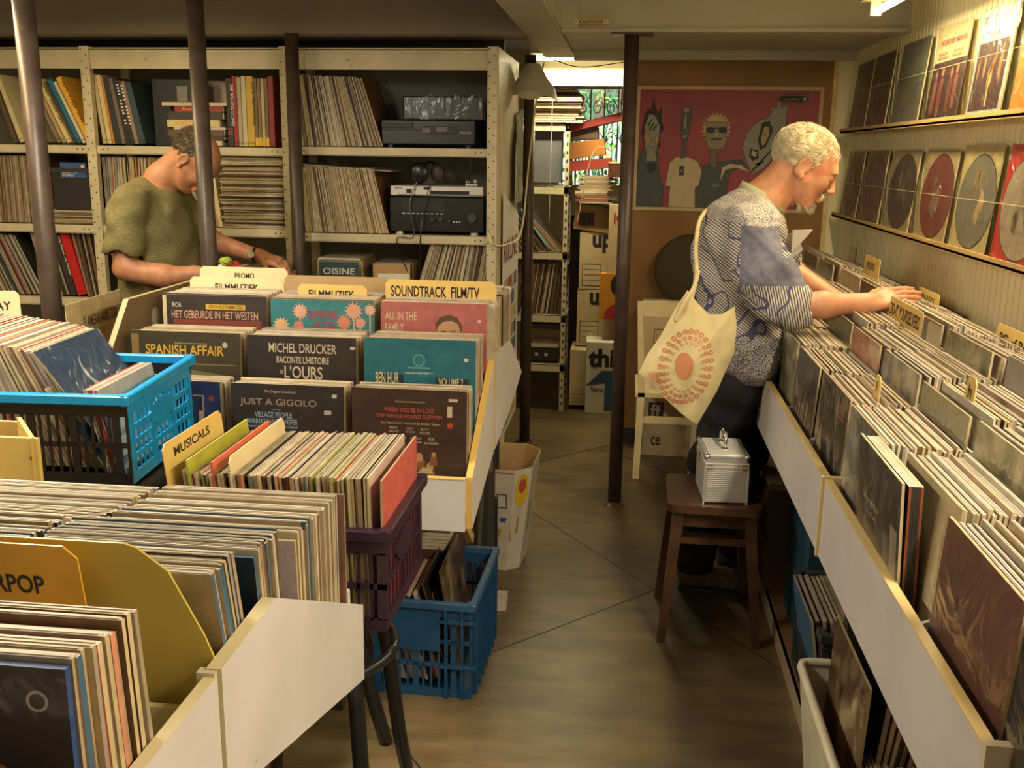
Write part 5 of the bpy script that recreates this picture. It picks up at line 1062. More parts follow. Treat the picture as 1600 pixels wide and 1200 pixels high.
rc('small yellow divider tab behind the dark green cover with pale figures', .745, 3.18, .95, .09, .15, [('l', .4, .78, .08, .14, TC2)])
rc('far yellow divider card standing in the rear tier before the wall switch', .93, 4.08, 1.0, .24, .225, [('lIlll', .2, .78, .5, .12, TC2)])
rc('yellow divider card in the rear tier behind the fingers of the white-haired man', .80, 3.60, .86, .34, .20, [('l', .5, .80, .03, .12, TC2)])
struct(MB().box(1.106, 1.112, 5.0, 5.14, 1.10, 1.16).build('trim_9', M['wall']))
t = thing('wall_switch', (1.108, 5.07, 1.09), 'small beige switch plate on the right wall above the far end of the bins', 'switch')
MB().box(1.104, 1.112, 5.0, 5.15, 1.095, 1.165, bev=.002).build('plate', M['cream'], t); MB().box(1.100, 1.104, 5.05, 5.10, 1.115, 1.145).build('rocker', M['cream'], t)
# under the bins
t = thing('white_tub', (.66, 2.1, .05), 'white plastic tub of records with a thick rim under the right bin', 'tub')
m = MB(); 
b = [V((.50, 1.62, .052)), V((.80, 1.62, .052)), V((.80, 2.30, .052)), V((.50, 2.30, .052))]; u_ = [V((.475, 1.58, .35)), V((.84, 1.58, .35)), V((.84, 2.36, .35)), V((.475, 2.36, .35))]
bi = [p+V((.004 if p.x < .6 else -.004, .004 if p.y < 2 else -.004, .004)) for p in b]; ui = [p+V((.004 if p.x < .6 else -.004, .004 if p.y < 2 else -.004, 0)) for p in u_]
m.add(b+u_+ui+bi, [[i, (i+1) % 4, 4+(i+1) % 4, 4+i] for i in range(4)]+[[4+i, 4+(i+1) % 4, 8+(i+1) % 4, 8+i] for i in range(4)]+[[8+i, 8+(i+1) % 4, 12+(i+1) % 4, 12+i] for i in range(4)]+[[12, 13, 14, 15], [3, 2, 1, 0]])
WT = mat('white_plastic', (.62, .56, .42), .35); m.build('tub_body', WT, t)
MB().tube([(.475, 1.62, .352), (.475, 2.33, .352), (.482, 2.352, .352), (.50, 2.36, .352), (.81, 2.36, .352), (.833, 2.352, .352), (.84, 2.33, .352), (.84, 1.62, .352)], .011, 10).build('rim', WT, t, smooth=True)
MB().tube(curve([(.468, 1.86, .30), (.452, 1.88, .27), (.448, 1.90, .25), (.452, 1.93, .27), (.468, 1.94, .30)], 16), .006, 8).build('handle', M['cream'], t, smooth=True)
U1 = 'records crammed in the white tub'
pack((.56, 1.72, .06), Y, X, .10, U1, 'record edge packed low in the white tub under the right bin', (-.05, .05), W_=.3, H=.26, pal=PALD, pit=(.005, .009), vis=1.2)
def sh_l(s, o, u, w, n):
    for a in range(8):
        for b_ in range(8): rect(s, o, u, w, n, .01+a*.037, .03+a*.037, .01+b_*.036, .03+b_*.036, (.55, .10, .08) if (a+b_) % 2 else (.25, .02, .02))
cover('red checked record in the white tub under the right bin', V((.668, 1.99, .06)), -Y, (Z+X*.1).normalized(), .31, .31, .004, (.35, .03, .03), CR, shapes=sh_l, plastic=False)
cover('dark blue crumpled sleeve in the white tub', V((.60, 2.34, .06)), -Y, (Z+X*.25).normalized(), .30, .28, .006, (.02, .03, .05), DK, plastic=True)
cover('cream-bordered tall record sticking highest out of the white tub', V((.535, 2.315, .16)), -Y, (Z+X*.03).normalized(), .345, .345, .006, (.1, .06, .03), CR, plastic=False, front=ART[1])
pack((.56, 1.98, .14), Y, X, .10, 'tall records beside the red checked one', 'tall dark record standing in the white tub beside the cream-bordered one', (.1, .25), W_=.33, H=.33, pal=[DK, CR, TN, DK, BR], pit=(.008, .013), vis=1.0)
pack((.69, 1.45, .10), Y, X, .12, 'dark records low under the near right bin', 'large black sleeve low under the near right bin', (.05, .15), W_=.32, H=.32, pal=[DK, DK, BL], pit=(.012, .02), vis=.9)
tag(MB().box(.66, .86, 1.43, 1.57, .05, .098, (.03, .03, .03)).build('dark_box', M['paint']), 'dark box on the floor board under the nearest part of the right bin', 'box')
GT = (.05, .05, .055)
crate('grey_crate', 'dark grey ribbed crate of records on the floor board under the right bin', (.565, 2.52, .052), .36, .42, .30, 0, GT, GT, GT, bars=(12, 14), rows=2)
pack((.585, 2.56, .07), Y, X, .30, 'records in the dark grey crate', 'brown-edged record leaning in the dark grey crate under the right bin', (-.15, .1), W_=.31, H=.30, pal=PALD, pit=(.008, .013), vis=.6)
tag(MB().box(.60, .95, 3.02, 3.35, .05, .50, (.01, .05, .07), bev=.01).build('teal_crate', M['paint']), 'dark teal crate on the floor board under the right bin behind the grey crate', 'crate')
t = thing('storage_cabinet', (.75, 3.8, .35), 'brown wooden drawer unit under the bins to the right of the silver case', 'drawer unit')
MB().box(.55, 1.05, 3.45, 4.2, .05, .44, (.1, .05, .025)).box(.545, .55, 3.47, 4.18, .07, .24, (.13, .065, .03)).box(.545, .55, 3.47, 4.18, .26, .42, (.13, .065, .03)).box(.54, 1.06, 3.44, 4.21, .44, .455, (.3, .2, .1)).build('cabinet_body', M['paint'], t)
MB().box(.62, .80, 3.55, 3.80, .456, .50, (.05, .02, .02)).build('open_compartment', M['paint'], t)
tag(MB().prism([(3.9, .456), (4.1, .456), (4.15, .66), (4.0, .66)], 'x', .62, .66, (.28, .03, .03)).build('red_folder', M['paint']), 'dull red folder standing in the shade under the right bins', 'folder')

# ================================================================ WALL LEDGES AND DISPLAY COVERS
LG = mat('ledge_wood', (.50, .34, .14), .5, var=.2, scale=12, stretch=(4, 1, 4))
for (z_, y0, y1, lab) in ((1.722, 2.2, 5.32, 'upper wooden ledge on the right wall carrying display records'), (1.310, 2.2, 5.35, 'lower wooden ledge on the right wall carrying picture discs')):
    tag(MB().box(1.045, 1.112, y0, y1, z_-.010, z_, bev=.001).box(1.045, 1.05, y0, y1, z_-.012, z_+.012).build('wall_ledge', LG), lab, 'ledge')
def wcv(label, y1, y0, z_, H, fcol, **k):
    r = cover(label, V((1.066, y1-.012, z_)), -Y, (Z*.994+X*.085).normalized(), (y1-y0)*.92, H, .005, fcol, CR, **k); return r
M['band'] = ART[1]
def sh_sq(s, o, u, w, n):
    W_ = .33; rect(s, o, u, w, n, .015, W_-.05, .02, .225, (.06, .025, .02), .0001)
    for k in range(9):
        a = .03+rnd.random()*.22; b = .05+rnd.random()*.12; poly(s, o, u, w, n, [(a, b), (a+.012, b+.02), (a+.008, b+.07), (a+.02, b+.09), (a-.004, b+.06)], jit((.45, .2, .07), .3), .0003)
    poly(s, o, u, w, n, [(.16, .03), (.172, .03), (.168, .09), (.175, .13), (.163, .13), (.158, .08)], (.55, .5, .12), .0004); disc(s, o+u*.30+w*.27, u, w, n, .03, (.6, .5, .2), 16)
wcv('display album with blue title letters over a dark stage photo on upper ledge', 3.47, 3.14, 1.724, .325, (.42, .50, .44), shapes=sh_sq, texts=[('STATUS QUO', .06, .84, .50, .10, (.04, .08, .2)), ('PICTURES OF MATCHSTICK MEN', .06, .745, .55, .055, (.05, .15, .3))])
def sh_se(s, o, u, w, n):
    W_ = .37; rect(s, o, u, w, n, 0, W_, 0, .205, (.05, .022, .02), .0001)
    for (a, b, h, c) in [(.06, .03, .13, (.3, .16, .13)), (.13, .02, .15, (.45, .16, .06)), (.23, .03, .13, (.35, .15, .08)), (.29, .04, .13, (.5, .17, .06))]:
        disc(s, o+u*a+w*(b+h), u, w, n, .014, c, 14, .018, lift=.0003); poly(s, o, u, w, n, [(a-.018, b), (a+.018, b), (a+.022, b+h-.02), (a-.022, b+h-.02)], jit((.20, .07, .05), .3), .0003)
wcv('display album with red and purple title over four figures on black, upper ledge', 3.93, 3.55, 1.724, .325, (.60, .50, .26), shapes=sh_se, texts=[("THE SEARCHERS' SMASH HITS", .10, .80, .84, .065, (.28, .03, .07)), ('NEEDLES AND PINS', .10, .70, .30, .03, (.3, .05, .08)), ('SUGAR AND SPICE', .56, .70, .32, .03, (.3, .05, .08)), ('SWEETS FOR MY SWEET', .10, .655, .36, .03, (.3, .05, .08)), ('WHEN YOU WALK', .56, .655, .3, .03, (.3, .05, .08))])
wcv('pale green-grey display album with a faint group, upper ledge', 4.42, 4.0, 1.724, .32, (.22, .24, .19), front=mat('greygreen_cover', (.20, .22, .17), .25, var=.3, scale=7))
wcv('dark brown display album on the upper ledge, second from the far end', 4.86, 4.5, 1.724, .315, (.08, .06, .05), front=mat('darkbrown_cover', (.085, .065, .055), .25, var=.4, scale=8))
def sh_str(s, o, u, w, n):
    for k in range(4): poly(s, o, u, w, n, [(.06+k*.05, .31-.02*k), (.064+k*.05, .31-.02*k), (.03+k*.05, .12), (.026+k*.05, .12)], (.5, .46, .3), .0004)
wcv('dark display album with thin pale streaks at the far end of the upper ledge', 5.24, 4.88, 1.724, .31, (.10, .08, .06), shapes=sh_str)
wcv('orange display album cut off at the right edge on the upper ledge', 3.09, 2.78, 1.724, .31, (.62, .25, .02))
def discsh(c1, c2, ry=None, rim=(.02, .018, .015)):
    def f(s, o, u, w, n):
        W_ = f.W; cx = W_/2; disc(s, o+u*cx+w*.155, u, w, n, W_*.46, rim, 40, .147, lift=.0003); disc(s, o+u*cx+w*.155, u, w, n, W_*.45, c1, 40, .143, lift=.0006)
        for k in range(6):
            a = rnd.uniform(-.06, .06); b = rnd.uniform(-.08, .06); poly(s, o+u*cx+w*.155, u, w, n, [(a, b), (a+.03, b-.01), (a+.035, b+.04), (a+.01, b+.06), (a-.01, b+.03)], jit(c2, .4), .0009)
        disc(s, o+u*cx+w*.155, u, w, n, .004, (.02, .02, .02), 10, lift=.0012)
    return f
for (lab, y1, y0, bg, c1, c2) in [('red sleeve with a cream picture disc cut off at the right edge, lower ledge', 3.10, 2.74, (.55, .03, .015), (.38, .32, .22), (.25, .2, .13)), ('yellowed sleeve with a grey oval picture disc on the lower ledge', 3.50, 3.13, (.56, .48, .22), (.20, .19, .14), (.38, .28, .14)),
        ('cream sleeve with a red picture disc of a seated figure on the lower ledge', 3.92, 3.53, (.46, .38, .2), (.20, .05, .045), (.30, .22, .14)), ('cream sleeve with a dark picture disc, left of the red disc, lower ledge', 4.40, 3.98, (.42, .35, .2), (.07, .06, .045), (.18, .14, .09)),
        ('brown sleeve with a dim picture disc, second from far end of lower ledge', 4.86, 4.46, (.22, .17, .1), (.12, .095, .07), (.18, .14, .1)), ('dark sleeve with a nearly black picture disc, far end of lower ledge', 5.28, 4.90, (.2, .16, .1), (.035, .028, .024), (.1, .08, .06))]:
    fn = discsh(c1, c2); fn.W = y1-y0; wcv(lab, y1, y0, 1.312, .33 if y0 < 3.2 else .315, bg, shapes=fn)
for (z_, y0) in ((1.90, 2.4), (1.475, 2.4)): cable('thin string stretched along the %s row of display records' % ('upper' if z_ > 1.7 else 'lower'), [(1.052, y0, z_), (1.052, 5.3, z_+.0)], .0006, M['cream'], 'string')

# ================================================================ POSTER ON THE PARTITION
t = thing('poster', (.5, 5.44, 1.3), 'large red poster with four cartoon-like figures and a pale frame on the brown partition', 'poster')
x0, x1, z0, z1 = .022, .975, 1.305, 1.945
MB().box(x0, x1, 5.441, 5.448, z0, z1, (.55, .42, .22)).build('paper', M['paint'], t)
M['posterred'] = mat('faded_red_print', (.30, .035, .045), .5, var=.3, scale=5)
MB().box(x0+.018, x1-.018, 5.440, 5.4412, z0+.018, z1-.018).build('red_ground', M['posterred'], t)
po = V((x0, 5.4393, z0)); s = MB(); GS, GM, IK, TN2 = (.27, .28, .22), (.06, .075, .072), (.022, .02, .024), (.52, .42, .24)
def P(pts, c, l=0):
    if c != IK and len(pts) < 40:   # ink outline under each pale shape
        n = len(pts); ar = sum(pts[i][0]*pts[(i+1) % n][1]-pts[(i+1) % n][0]*pts[i][1] for i in range(n)); sg = 1 if ar > 0 else -1; q = []
        for i in range(n):
            a, b, d = pts[i-1], pts[i], pts[(i+1) % n]; e1 = V((b[0]-a[0], b[1]-a[1])).normalized(); e2 = V((d[0]-b[0], d[1]-b[1])).normalized()
            nn_ = V((e1.y+e2.y, -e1.x-e2.x)); nn_ = nn_.normalized() if nn_.length > .2 else nn_; q.append((b[0]+nn_.x*.0028*sg, b[1]+nn_.y*.0028*sg))
        poly(s, po, X, Z, -Y, q, IK, l-.0001)
    poly(s, po, X, Z, -Y, pts, c, l)
# figure heights use poster units (metres)
P([(.02, .02), (.155, .02), (.16, .12), (.13, .20), (.12, .30), (.05, .32), (.02, .27)], GM)
P([(.03, .40), (.045, .50), (.06, .53), (.075, .52), (.09, .59), (.10, .53), (.115, .51), (.13, .54), (.135, .47), (.15, .42), (.13, .40), (.135, .33), (.05, .33)], IK, .0002)
P([(.05, .44), (.07, .50), (.10, .49), (.125, .44), (.125, .38), (.11, .30), (.09, .27), (.06, .31), (.045, .38)], GS, .0004)
P([(.05, .42), (.07, .40), (.085, .36), (.07, .34), (.05, .36)], (.42, .25, .12), .0006); P([(.10, .37), (.12, .40), (.125, .36), (.11, .345)], (.42, .27, .14), .0006)
P([(.07, .33), (.10, .33), (.12, .26), (.06, .26)], GS, .0006); P([(.065, .24), (.115, .25), (.12, .22), (.10, .195), (.075, .2)], IK, .0006); P([(.06, .44), (.08, .47), (.083, .465), (.065, .43)], IK, .0007); P([(.07, .42), (.095, .46), (.098, .455), (.075, .41)], IK, .0007); P([(.09, .42), (.11, .45), (.113, .445), (.095, .41)], IK, .0007)
# thin figure in pale shirt
P([(.19, .02), (.33, .02), (.325, .12), (.345, .14), (.355, .21), (.33, .26), (.28, .28), (.25, .275), (.22, .28), (.185, .25), (.17, .13), (.195, .13)], TN2)
P([(.245, .275), (.27, .28), (.265, .34), (.25, .34)], (.10, .085, .13), .0002); P([(.235, .40), (.24, .50), (.25, .53), (.275, .535), (.285, .51), (.282, .44), (.27, .38), (.265, .33), (.25, .33), (.247, .38)], (.08, .095, .085), .0004)
P([(.25, .44), (.255, .50), (.262, .50), (.265, .44), (.258, .42)], GS, .0006); P([(.248, .39), (.27, .395), (.272, .385), (.25, .375)], GS, .0006); P([(.245, .51), (.275, .51), (.275, .53), (.25, .53)], GS, .0006)
P([(.238, .185), (.262, .185), (.262, .235), (.238, .235)], IK, .0004); P([(.243, .20), (.255, .205), (.252, .225)], GS, .0006)
# blond figure with sunglasses
P([(.33, .02), (.50, .02), (.49, .14), (.50, .20), (.56, .24), (.62, .22), (.56, .27), (.46, .26), (.36, .24), (.34, .12)], GM)
P([(.395, .25), (.43, .22), (.43, .34), (.40, .34)], (.16, .13, .09), .0002); pts = []
for k in range(44):
    a = 2*math.pi*k/44; q = .078 if k % 2 else .060; pts.append((.42+q*math.cos(a), .425+q*1.12*math.sin(a)))
P(pts, (.50, .38, .16), .0003); P([(.365, .46), (.475, .465), (.47, .36), (.46, .325), (.385, .325), (.37, .37)], (.28, .24, .16), .0005)
for a in (.39, .452): disc(s, po+X*a+Z*.42, X, Z, -Y, .022, IK, 18, .017, lift=.0007)
P([(.38, .425), (.47, .43), (.47, .434), (.38, .43)], IK, .0008); P([(.39, .375), (.45, .38), (.46, .39), (.45, .372), (.39, .369)], IK, .0007); P([(.415, .41), (.425, .41), (.432, .385), (.408, .385)], (.4, .34, .22), .0007)
P([(.455, .16), (.48, .22), (.53, .23), (.60, .21), (.56, .245), (.5, .25), (.46, .23)], TN2, .0004)
# large leaning head
P([(.56, .33), (.575, .40), (.62, .46), (.68, .485), (.70, .52), (.685, .54), (.72, .53), (.73, .57), (.745, .53), (.775, .55), (.77, .48), (.78, .40), (.74, .30), (.66, .22), (.62, .20), (.59, .25)], GS, .0003)
P([(.635, .37), (.65, .46), (.69, .47), (.71, .42), (.68, .34), (.65, .32)], IK, .0005); P([(.65, .375), (.665, .44), (.685, .44), (.69, .40), (.672, .35), (.66, .345)], (.42, .33, .14), .0007); disc(s, po+X*.67+Z*.40, X, Z, -Y, .005, IK, 10, lift=.0009)
P([(.595, .29), (.60, .33), (.64, .32), (.645, .28), (.615, .265)], IK, .0005); P([(.605, .295), (.61, .32), (.635, .31), (.63, .285)], TN2, .0007); P([(.62, .21), (.72, .33), (.715, .335), (.615, .22)], IK, .0006); P([(.63, .25), (.68, .27), (.65, .24)], IK, .0006)
P([(.78, .43), (.93, .47), (.93, .38), (.80, .36)], GS, .0002); P([(.80, .44), (.93, .42), (.93, .425), (.80, .447)], IK, .0004); P([(.84, .45), (.87, .49), (.88, .45)], (.16, .17, .14), .0004)
for (a, b, q) in ((.755, .60, IK),): pass
pts = [(.745+.02*math.cos(a), .58+.02*math.sin(a)) for a in [math.pi/2+math.pi*k/8 for k in range(9)]]+[(.86+.02*math.cos(a), .58+.02*math.sin(a)) for a in [-math.pi/2+math.pi*k/8 for k in range(9)]]
P(pts, (.35, .26, .16), .0002); P([((p[0]-.8)*.96+.8, (p[1]-.58)*.82+.58) for p in pts], IK, .0004); disc(s, po+X*.858+Z*.58, X, Z, -Y, .010, (.35, .26, .16), 16, lift=.0006)
pts = [(.80+.05*math.cos(a), .055+.022*math.sin(a)) for a in [math.pi+math.pi*k/12 for k in range(13)]]; P(pts, TN2, .0003)
s.build('print', M['paint'], t)
m = MB(); letter(m, 'excelsior', po+X*.75+Z*.573-Y*.0002, X, Z, .085, .013, (.30, .22, .14), n=-Y); letter(m, 'Moos', po+X*.40+Z*.13, X, Z, .05, .022, (.25, .22, .15), n=-Y, shear=.3); letter(m, 'Fonola', po+X*.77+Z*.04-Y*.0003, X, Z, .06, .015, (.2, .04, .03), n=-Y, shear=.2); m.build('lettering', M['paint'], t)

# ================================================================ STOOL, CASE, CHAIR, CARTON
t = thing('wooden_stool', (.32, 3.27, 0), 'dark brown wooden stool with a worn square seat under the silver case', 'stool')
m = MB(); pts = []
for (cx, cy, a0) in ((.44, 3.42, 0), (.20, 3.42, 90), (.195, 3.135, 180), (.445, 3.125, 270)):
    for k in range(7): a = math.radians(a0+15*k); pts.append((cx+.03*math.cos(a), cy+.03*math.sin(a)))
m.prism(pts, 'z', .458, .48); m.prism([((p[0]-.32)*.985+.32, (p[1]-3.27)*.985+3.27) for p in pts], 'z', .48, .484); m.build('seat', M['wood'], t)
m = MB().box(.20, .44, 3.14, 3.155, .40, .458).box(.20, .44, 3.395, 3.41, .40, .458).box(.195, .21, 3.155, 3.40, .40, .458).box(.43, .445, 3.155, 3.40, .40, .458); m.build('apron', M['wood'], t)
for (x, y, fx, fy) in ((.205, 3.15, .165, 3.10), (.435, 3.145, .478, 3.10), (.205, 3.40, .165, 3.455), (.435, 3.40, .475, 3.455)):
    m = MB(); a = V((x, y, .458)); b = V((fx, fy, 0)); r = .017
    vs = [p+V((dx*q, dy*q, 0)) for p, q in ((b, .013), (a, .019)) for dx, dy in ((-1, -1), (1, -1), (1, 1), (-1, 1))]
    m.add(vs, [(3, 2, 1, 0), (4, 5, 6, 7), (0, 1, 5, 4), (1, 2, 6, 5), (2, 3, 7, 6), (3, 0, 4, 7)]); m.build('leg', M['wood'], t)
MB().box(.192, .45, 3.125, 3.14, .345, .365).build('stretcher', M['wood'], t)
MB().box(.192, .45, 3.415, 3.43, .25, .27).build('stretcher', M['wood'], t)
# silver case
t = thing('silver_case', (.335, 3.25, .484), 'small ribbed aluminium record case with chrome corners standing on the wooden stool', 'case')
T = Matrix.Translation((.345, 3.245, .484)) @ Matrix.Rotation(.06, 4, 'Z')
hx, hy, H = .070, .105, .178
m = MB().box(-hx, hx, -hy, hy, .004, .128, bev=.003)
for k in range(17): m.box(-hx+.008, hx-.008, -hy-.0015, -hy+.001, .012+k*.0066, .0155+k*.0066).box(-hx-.0015, -hx+.001, -hy+.01, hy-.01, .012+k*.0066, .0155+k*.0066)
m.xf(T).build('case_body', M['silver'], t)
m = MB().box(-hx, hx, -hy, hy, .131, .168, bev=.008)
for k in range(30): m.box(-hx+.012, hx-.012, -hy+.014+k*.0063, -hy+.0165+k*.0063, .1675, .1688)
m.xf(T).build('lid', M['silver'], t)
m = MB()
for z_ in (.124, .134, .160): m.box(-hx-.002, hx+.002, -hy-.002, -hy+.004, z_-.005, z_+.005, bev=.001).box(-hx-.002, -hx+.004, -hy, hy, z_-.005, z_+.005).box(hx-.004, hx+.002, -hy, hy, z_-.005, z_+.005)
for sx_ in (-1, 1):
    m.box(sx_*hx-.003, sx_*hx+.003, -hy-.003, -hy+.003, .0, .12)
m.xf(T).build('frame_strip', M['silver'], t)
for (a, b) in ((-1, -1), (1, -1), (-1, 1), (1, 1)): MB().ell((a*(hx-.006), b*(hy-.006), .160), (.011, .011, .010), 14, 8).xf(T).build('corner_cap', M['chrome'], t, smooth=True)
for a in (-1, 1): MB().box(a*(hx-.014)-.008, a*(hx-.014)+.008, -hy-.006, -hy, .118, .126, bev=.001).box(a*(hx-.014)-.008, a*(hx-.014)+.008, -hy-.006, -hy, .131, .138, bev=.001).xf(T).build('hinge', M['chrome'], t)
MB().box(-hx-.006, -hx, -.012, .012, .11, .145, bev=.001).xf(T).build('latch', M['chrome'], t)
m = MB().tube([(0, -.045+.0, .170), (0, -.047, .192), (0, -.04, .214), (0, -.02, .224), (0, .02, .224), (0, .04, .214), (0, .047, .192), (0, .045, .170)], [.006, .006, .0075, .008, .008, .0075, .006, .006], 12)
m.xf(T).build('handle', M['chrome'], t, smooth=True)
for b in (-.045, .045): MB().box(-.009, .009, b-.009, b+.009, .1685, .1745, bev=.001).xf(T).build('handle_mount', M['chrome'], t)
# pale chair
t = thing('wooden_chair', (.25, 4.95, 0), 'pale cream wooden chair in the corner behind the canvas bag', 'chair')
CH = M['cream']
for (x, lab) in ((.095, 'leg'), (.37, 'leg')):
    MB().prism([(x-.022, .0), (x+.010, .0), (x+.022, .45), (x-.008, .9), (x-.032, .9), (x-.012, .45)], 'y', 4.82, 4.845).build('leg', CH, t)
    MB().prism([(x-.010, .0), (x+.015, .0), (x+.012, .45), (x-.015, .45)], 'y', 5.2, 5.225).build('leg', CH, t)
MB().box(.07, .39, 4.82, 5.24, .42, .45, bev=.004).build('seat', CH, t)
MB().prism([(.075, .83), (.36, .83), (.36, .90), (.2, .905), (.075, .90)], 'y', 4.822, 4.84).build('back_rail', CH, t)
MB().box(.09, .38, 4.825, 4.84, .29, .325).build('rung', CH, t); MB().box(.09, .38, 4.825, 4.84, .55, .585).build('rung', CH, t)
def pr_c(p, o):
    frame(p, .06, .18, .62, .70, o, n=0)
    for k in range(7): rect(p, o, X, Z, -Y, .075+k*.014, .078+k*.014, .63, .69, (.25, .18, .1))
    rect(p, o, X, Z, -Y, .05, .13, .2, .30, (.03, .025, .03)); letter(p, 'ff', o+V((.06, 0, .22)), X, Z, .06, .07, (.4, .32, .2), n=-Y); letter(p, 'ce', o+V((.07, 0, .06)), X, Z, .05, .05, (.03, .02, .02), n=-Y)
carton('tall_carton', 'tall pale carton printed with black marks behind the cream chair', (.26, 5.30, 0), .32, .15, .84, mat_=K1, print_=pr_c)
t = tag(MB().ell((.34, 5.36, 1.0), (.19, .045, .19), 28, 14).build('round_cushion', mat('dark_olive_cloth', (.05, .04, .012), .8), smooth=True), 'round dark olive shape leaning on the partition behind the man with the canvas bag', 'cushion')
MB().box(.18, .5, 5.29, 5.3, .0, .01) and None
# ================================================================ PEOPLE (one continuous surface per body, grown from a distance field)
class SDF:
    def __init__(s, lo, hi, h):
        s.lo = np.array(lo, float); s.h = h; s.n = np.ceil((np.array(hi)-s.lo)/h).astype(int)+1
        s.a = np.full(s.n, .5, np.float32)
    def _win(s, lo, hi):
        i0 = np.maximum(np.floor((np.array(lo)-s.lo)/s.h).astype(int), 0); i1 = np.minimum(np.ceil((np.array(hi)-s.lo)/s.h).astype(int)+1, s.n)
        if (i1 <= i0).any(): return None
        g = [s.lo[k]+np.arange(i0[k], i1[k])*s.h for k in range(3)]
        return tuple(slice(i0[k], i1[k]) for k in range(3)), np.meshgrid(*g, indexing='ij', sparse=True)
    def _op(s, w, d, k, sub):
        A = s.a[w]
        if sub:
            d = -d; h = np.maximum(k-np.abs(A-d), 0)/k; s.a[w] = np.maximum(A, d)+h*h*k*.25
        else:
            h = np.maximum(k-np.abs(A-d), 0)/k; s.a[w] = np.minimum(A, d)-h*h*k*.25
    def cone(s, a, b, ra, rb, k=.02, sub=False):
        a = np.array(a, float); b = np.array(b, float); r = max(ra, rb)+k+.03
        q = s._win(np.minimum(a, b)-r, np.maximum(a, b)+r)
        if q is None: return s
        w, (x, y, z) = q; ab = b-a; L = ab.dot(ab)+1e-9
        t = np.clip(((x-a[0])*ab[0]+(y-a[1])*ab[1]+(z-a[2])*ab[2])/L, 0, 1)
        d = np.sqrt((x-a[0]-t*ab[0])**2+(y-a[1]-t*ab[1])**2+(z-a[2]-t*ab[2])**2)-(ra+(rb-ra)*t)
        s._op(w, d.astype(np.float32), k, sub); return s
    def ell(s, c, r, R=None, k=.02, sub=False):
        c = np.array(c, float); r = np.array(r, float); m = r.max()+k+.03
        q = s._win(c-m, c+m)
        if q is None: return s
        w, (x, y, z) = q; x = x-c[0]; y = y-c[1]; z = z-c[2]
        if R is not None:
            R = np.array(R)   # columns: local axes in world
            x, y, z = [x*R[0, i]+y*R[1, i]+z*R[2, i] for i in range(3)]
        k0 = np.sqrt((x/r[0])**2+(y/r[1])**2+(z/r[2])**2)+1e-6; k1 = np.sqrt((x/r[0]**2)**2+(y/r[1]**2)**2+(z/r[2]**2)**2)+1e-6
        s._op(w, (k0*(k0-1)/k1).astype(np.float32), k, sub); return s
    def warp(s, f):
        g = np.meshgrid(*[s.lo[k]+np.arange(s.n[k])*s.h for k in range(3)], indexing='ij', sparse=True)
        s.a += f(*g).astype(np.float32); return s
    def plane(s, p, n, k=.004):
        """cut everything on the +n side"""
        n = np.array(n, float)/np.linalg.norm(n); g = np.meshgrid(*[s.lo[i]+np.arange(s.n[i])*s.h for i in range(3)], indexing='ij', sparse=True)
        d = ((g[0]-p[0])*n[0]+(g[1]-p[1])*n[1]+(g[2]-p[2])*n[2]).astype(np.float32); s.a = np.maximum(s.a, d); return s
    def mesh(s):
        A = s.a; A[0] = A[-1] = .5; A[:, 0] = A[:, -1] = .5; A[:, :, 0] = A[:, :, -1] = .5
        ins = A < 0; c = ins[:-1, :-1, :-1].astype(np.int8).copy(); c[:] = 0
        offs = [(i, j, k) for i in (0, 1) for j in (0, 1) for k in (0, 1)]; n = np.array(A.shape)-1
        for o in offs: c += ins[o[0]:o[0]+n[0], o[1]:o[1]+n[1], o[2]:o[2]+n[2]]
        I = np.argwhere((c > 0) & (c < 8)); val = {o: A[I[:, 0]+o[0], I[:, 1]+o[1], I[:, 2]+o[2]] for o in offs}
        acc = np.zeros((len(I), 3)); cnt = np.zeros(len(I))
        for o in offs:
            for ax in range(3):
                if o[ax] == 0:
                    p = list(o); p[ax] = 1; a = val[o]; b = val[tuple(p)]; m = (a < 0) != (b < 0); t = np.where(m, a/(a-b+1e-12), 0)
                    q = np.array(o, float)[None, :].repeat(len(I), 0); q[:, ax] = t; acc[m] += q[m]; cnt[m] += 1
        V_ = s.lo+(I+acc/cnt[:, None])*s.h
        idx = np.full(n, -1, np.int32); idx[tuple(I.T)] = np.arange(len(I)); F = []
        for ax in range(3):
            u, v = (ax+1) % 3, (ax+2) % 3; sl0 = [slice(None)]*3; sl1 = [slice(None)]*3; sl0[ax] = slice(0, -1); sl1[ax] = slice(1, None)
            a = ins[tuple(sl0)]; b = ins[tuple(sl1)]; E = np.argwhere(a != b); fl = a[tuple(E.T)]
            ok = (E[:, u] > 0) & (E[:, v] > 0) & (E[:, u] < n[u]) & (E[:, v] < n[v]); E = E[ok]; fl = fl[ok]
            def g(du, dv): P_ = E.copy(); P_[:, u] -= du; P_[:, v] -= dv; return idx[tuple(P_.T)]
            q = np.stack([g(1, 1), g(0, 1), g(0, 0), g(1, 0)], 1); q[~fl] = q[~fl][:, ::-1]; F.append(q)
        return V_, np.concatenate(F)
    def build(s, name, mats, parent, pick=None, relax=1):
        v, f = s.mesh()
        for _ in range(relax):   # light smoothing
            acc = np.zeros_like(v); cn = np.zeros(len(v))
            for k in range(4):
                a = f[:, k]; b = f[:, (k+1) % 4]; np.add.at(acc, a, v[b]); np.add.at(cn, a, 1); np.add.at(acc, b, v[a]); np.add.at(cn, b, 1)
            v = v*.5+.5*acc/np.maximum(cn, 1)[:, None]
        pl = np.array(WL(parent)); me = bpy.data.meshes.new(name)
        me.vertices.add(len(v)); me.vertices.foreach_set('co', (v-pl).astype(np.float32).ravel())
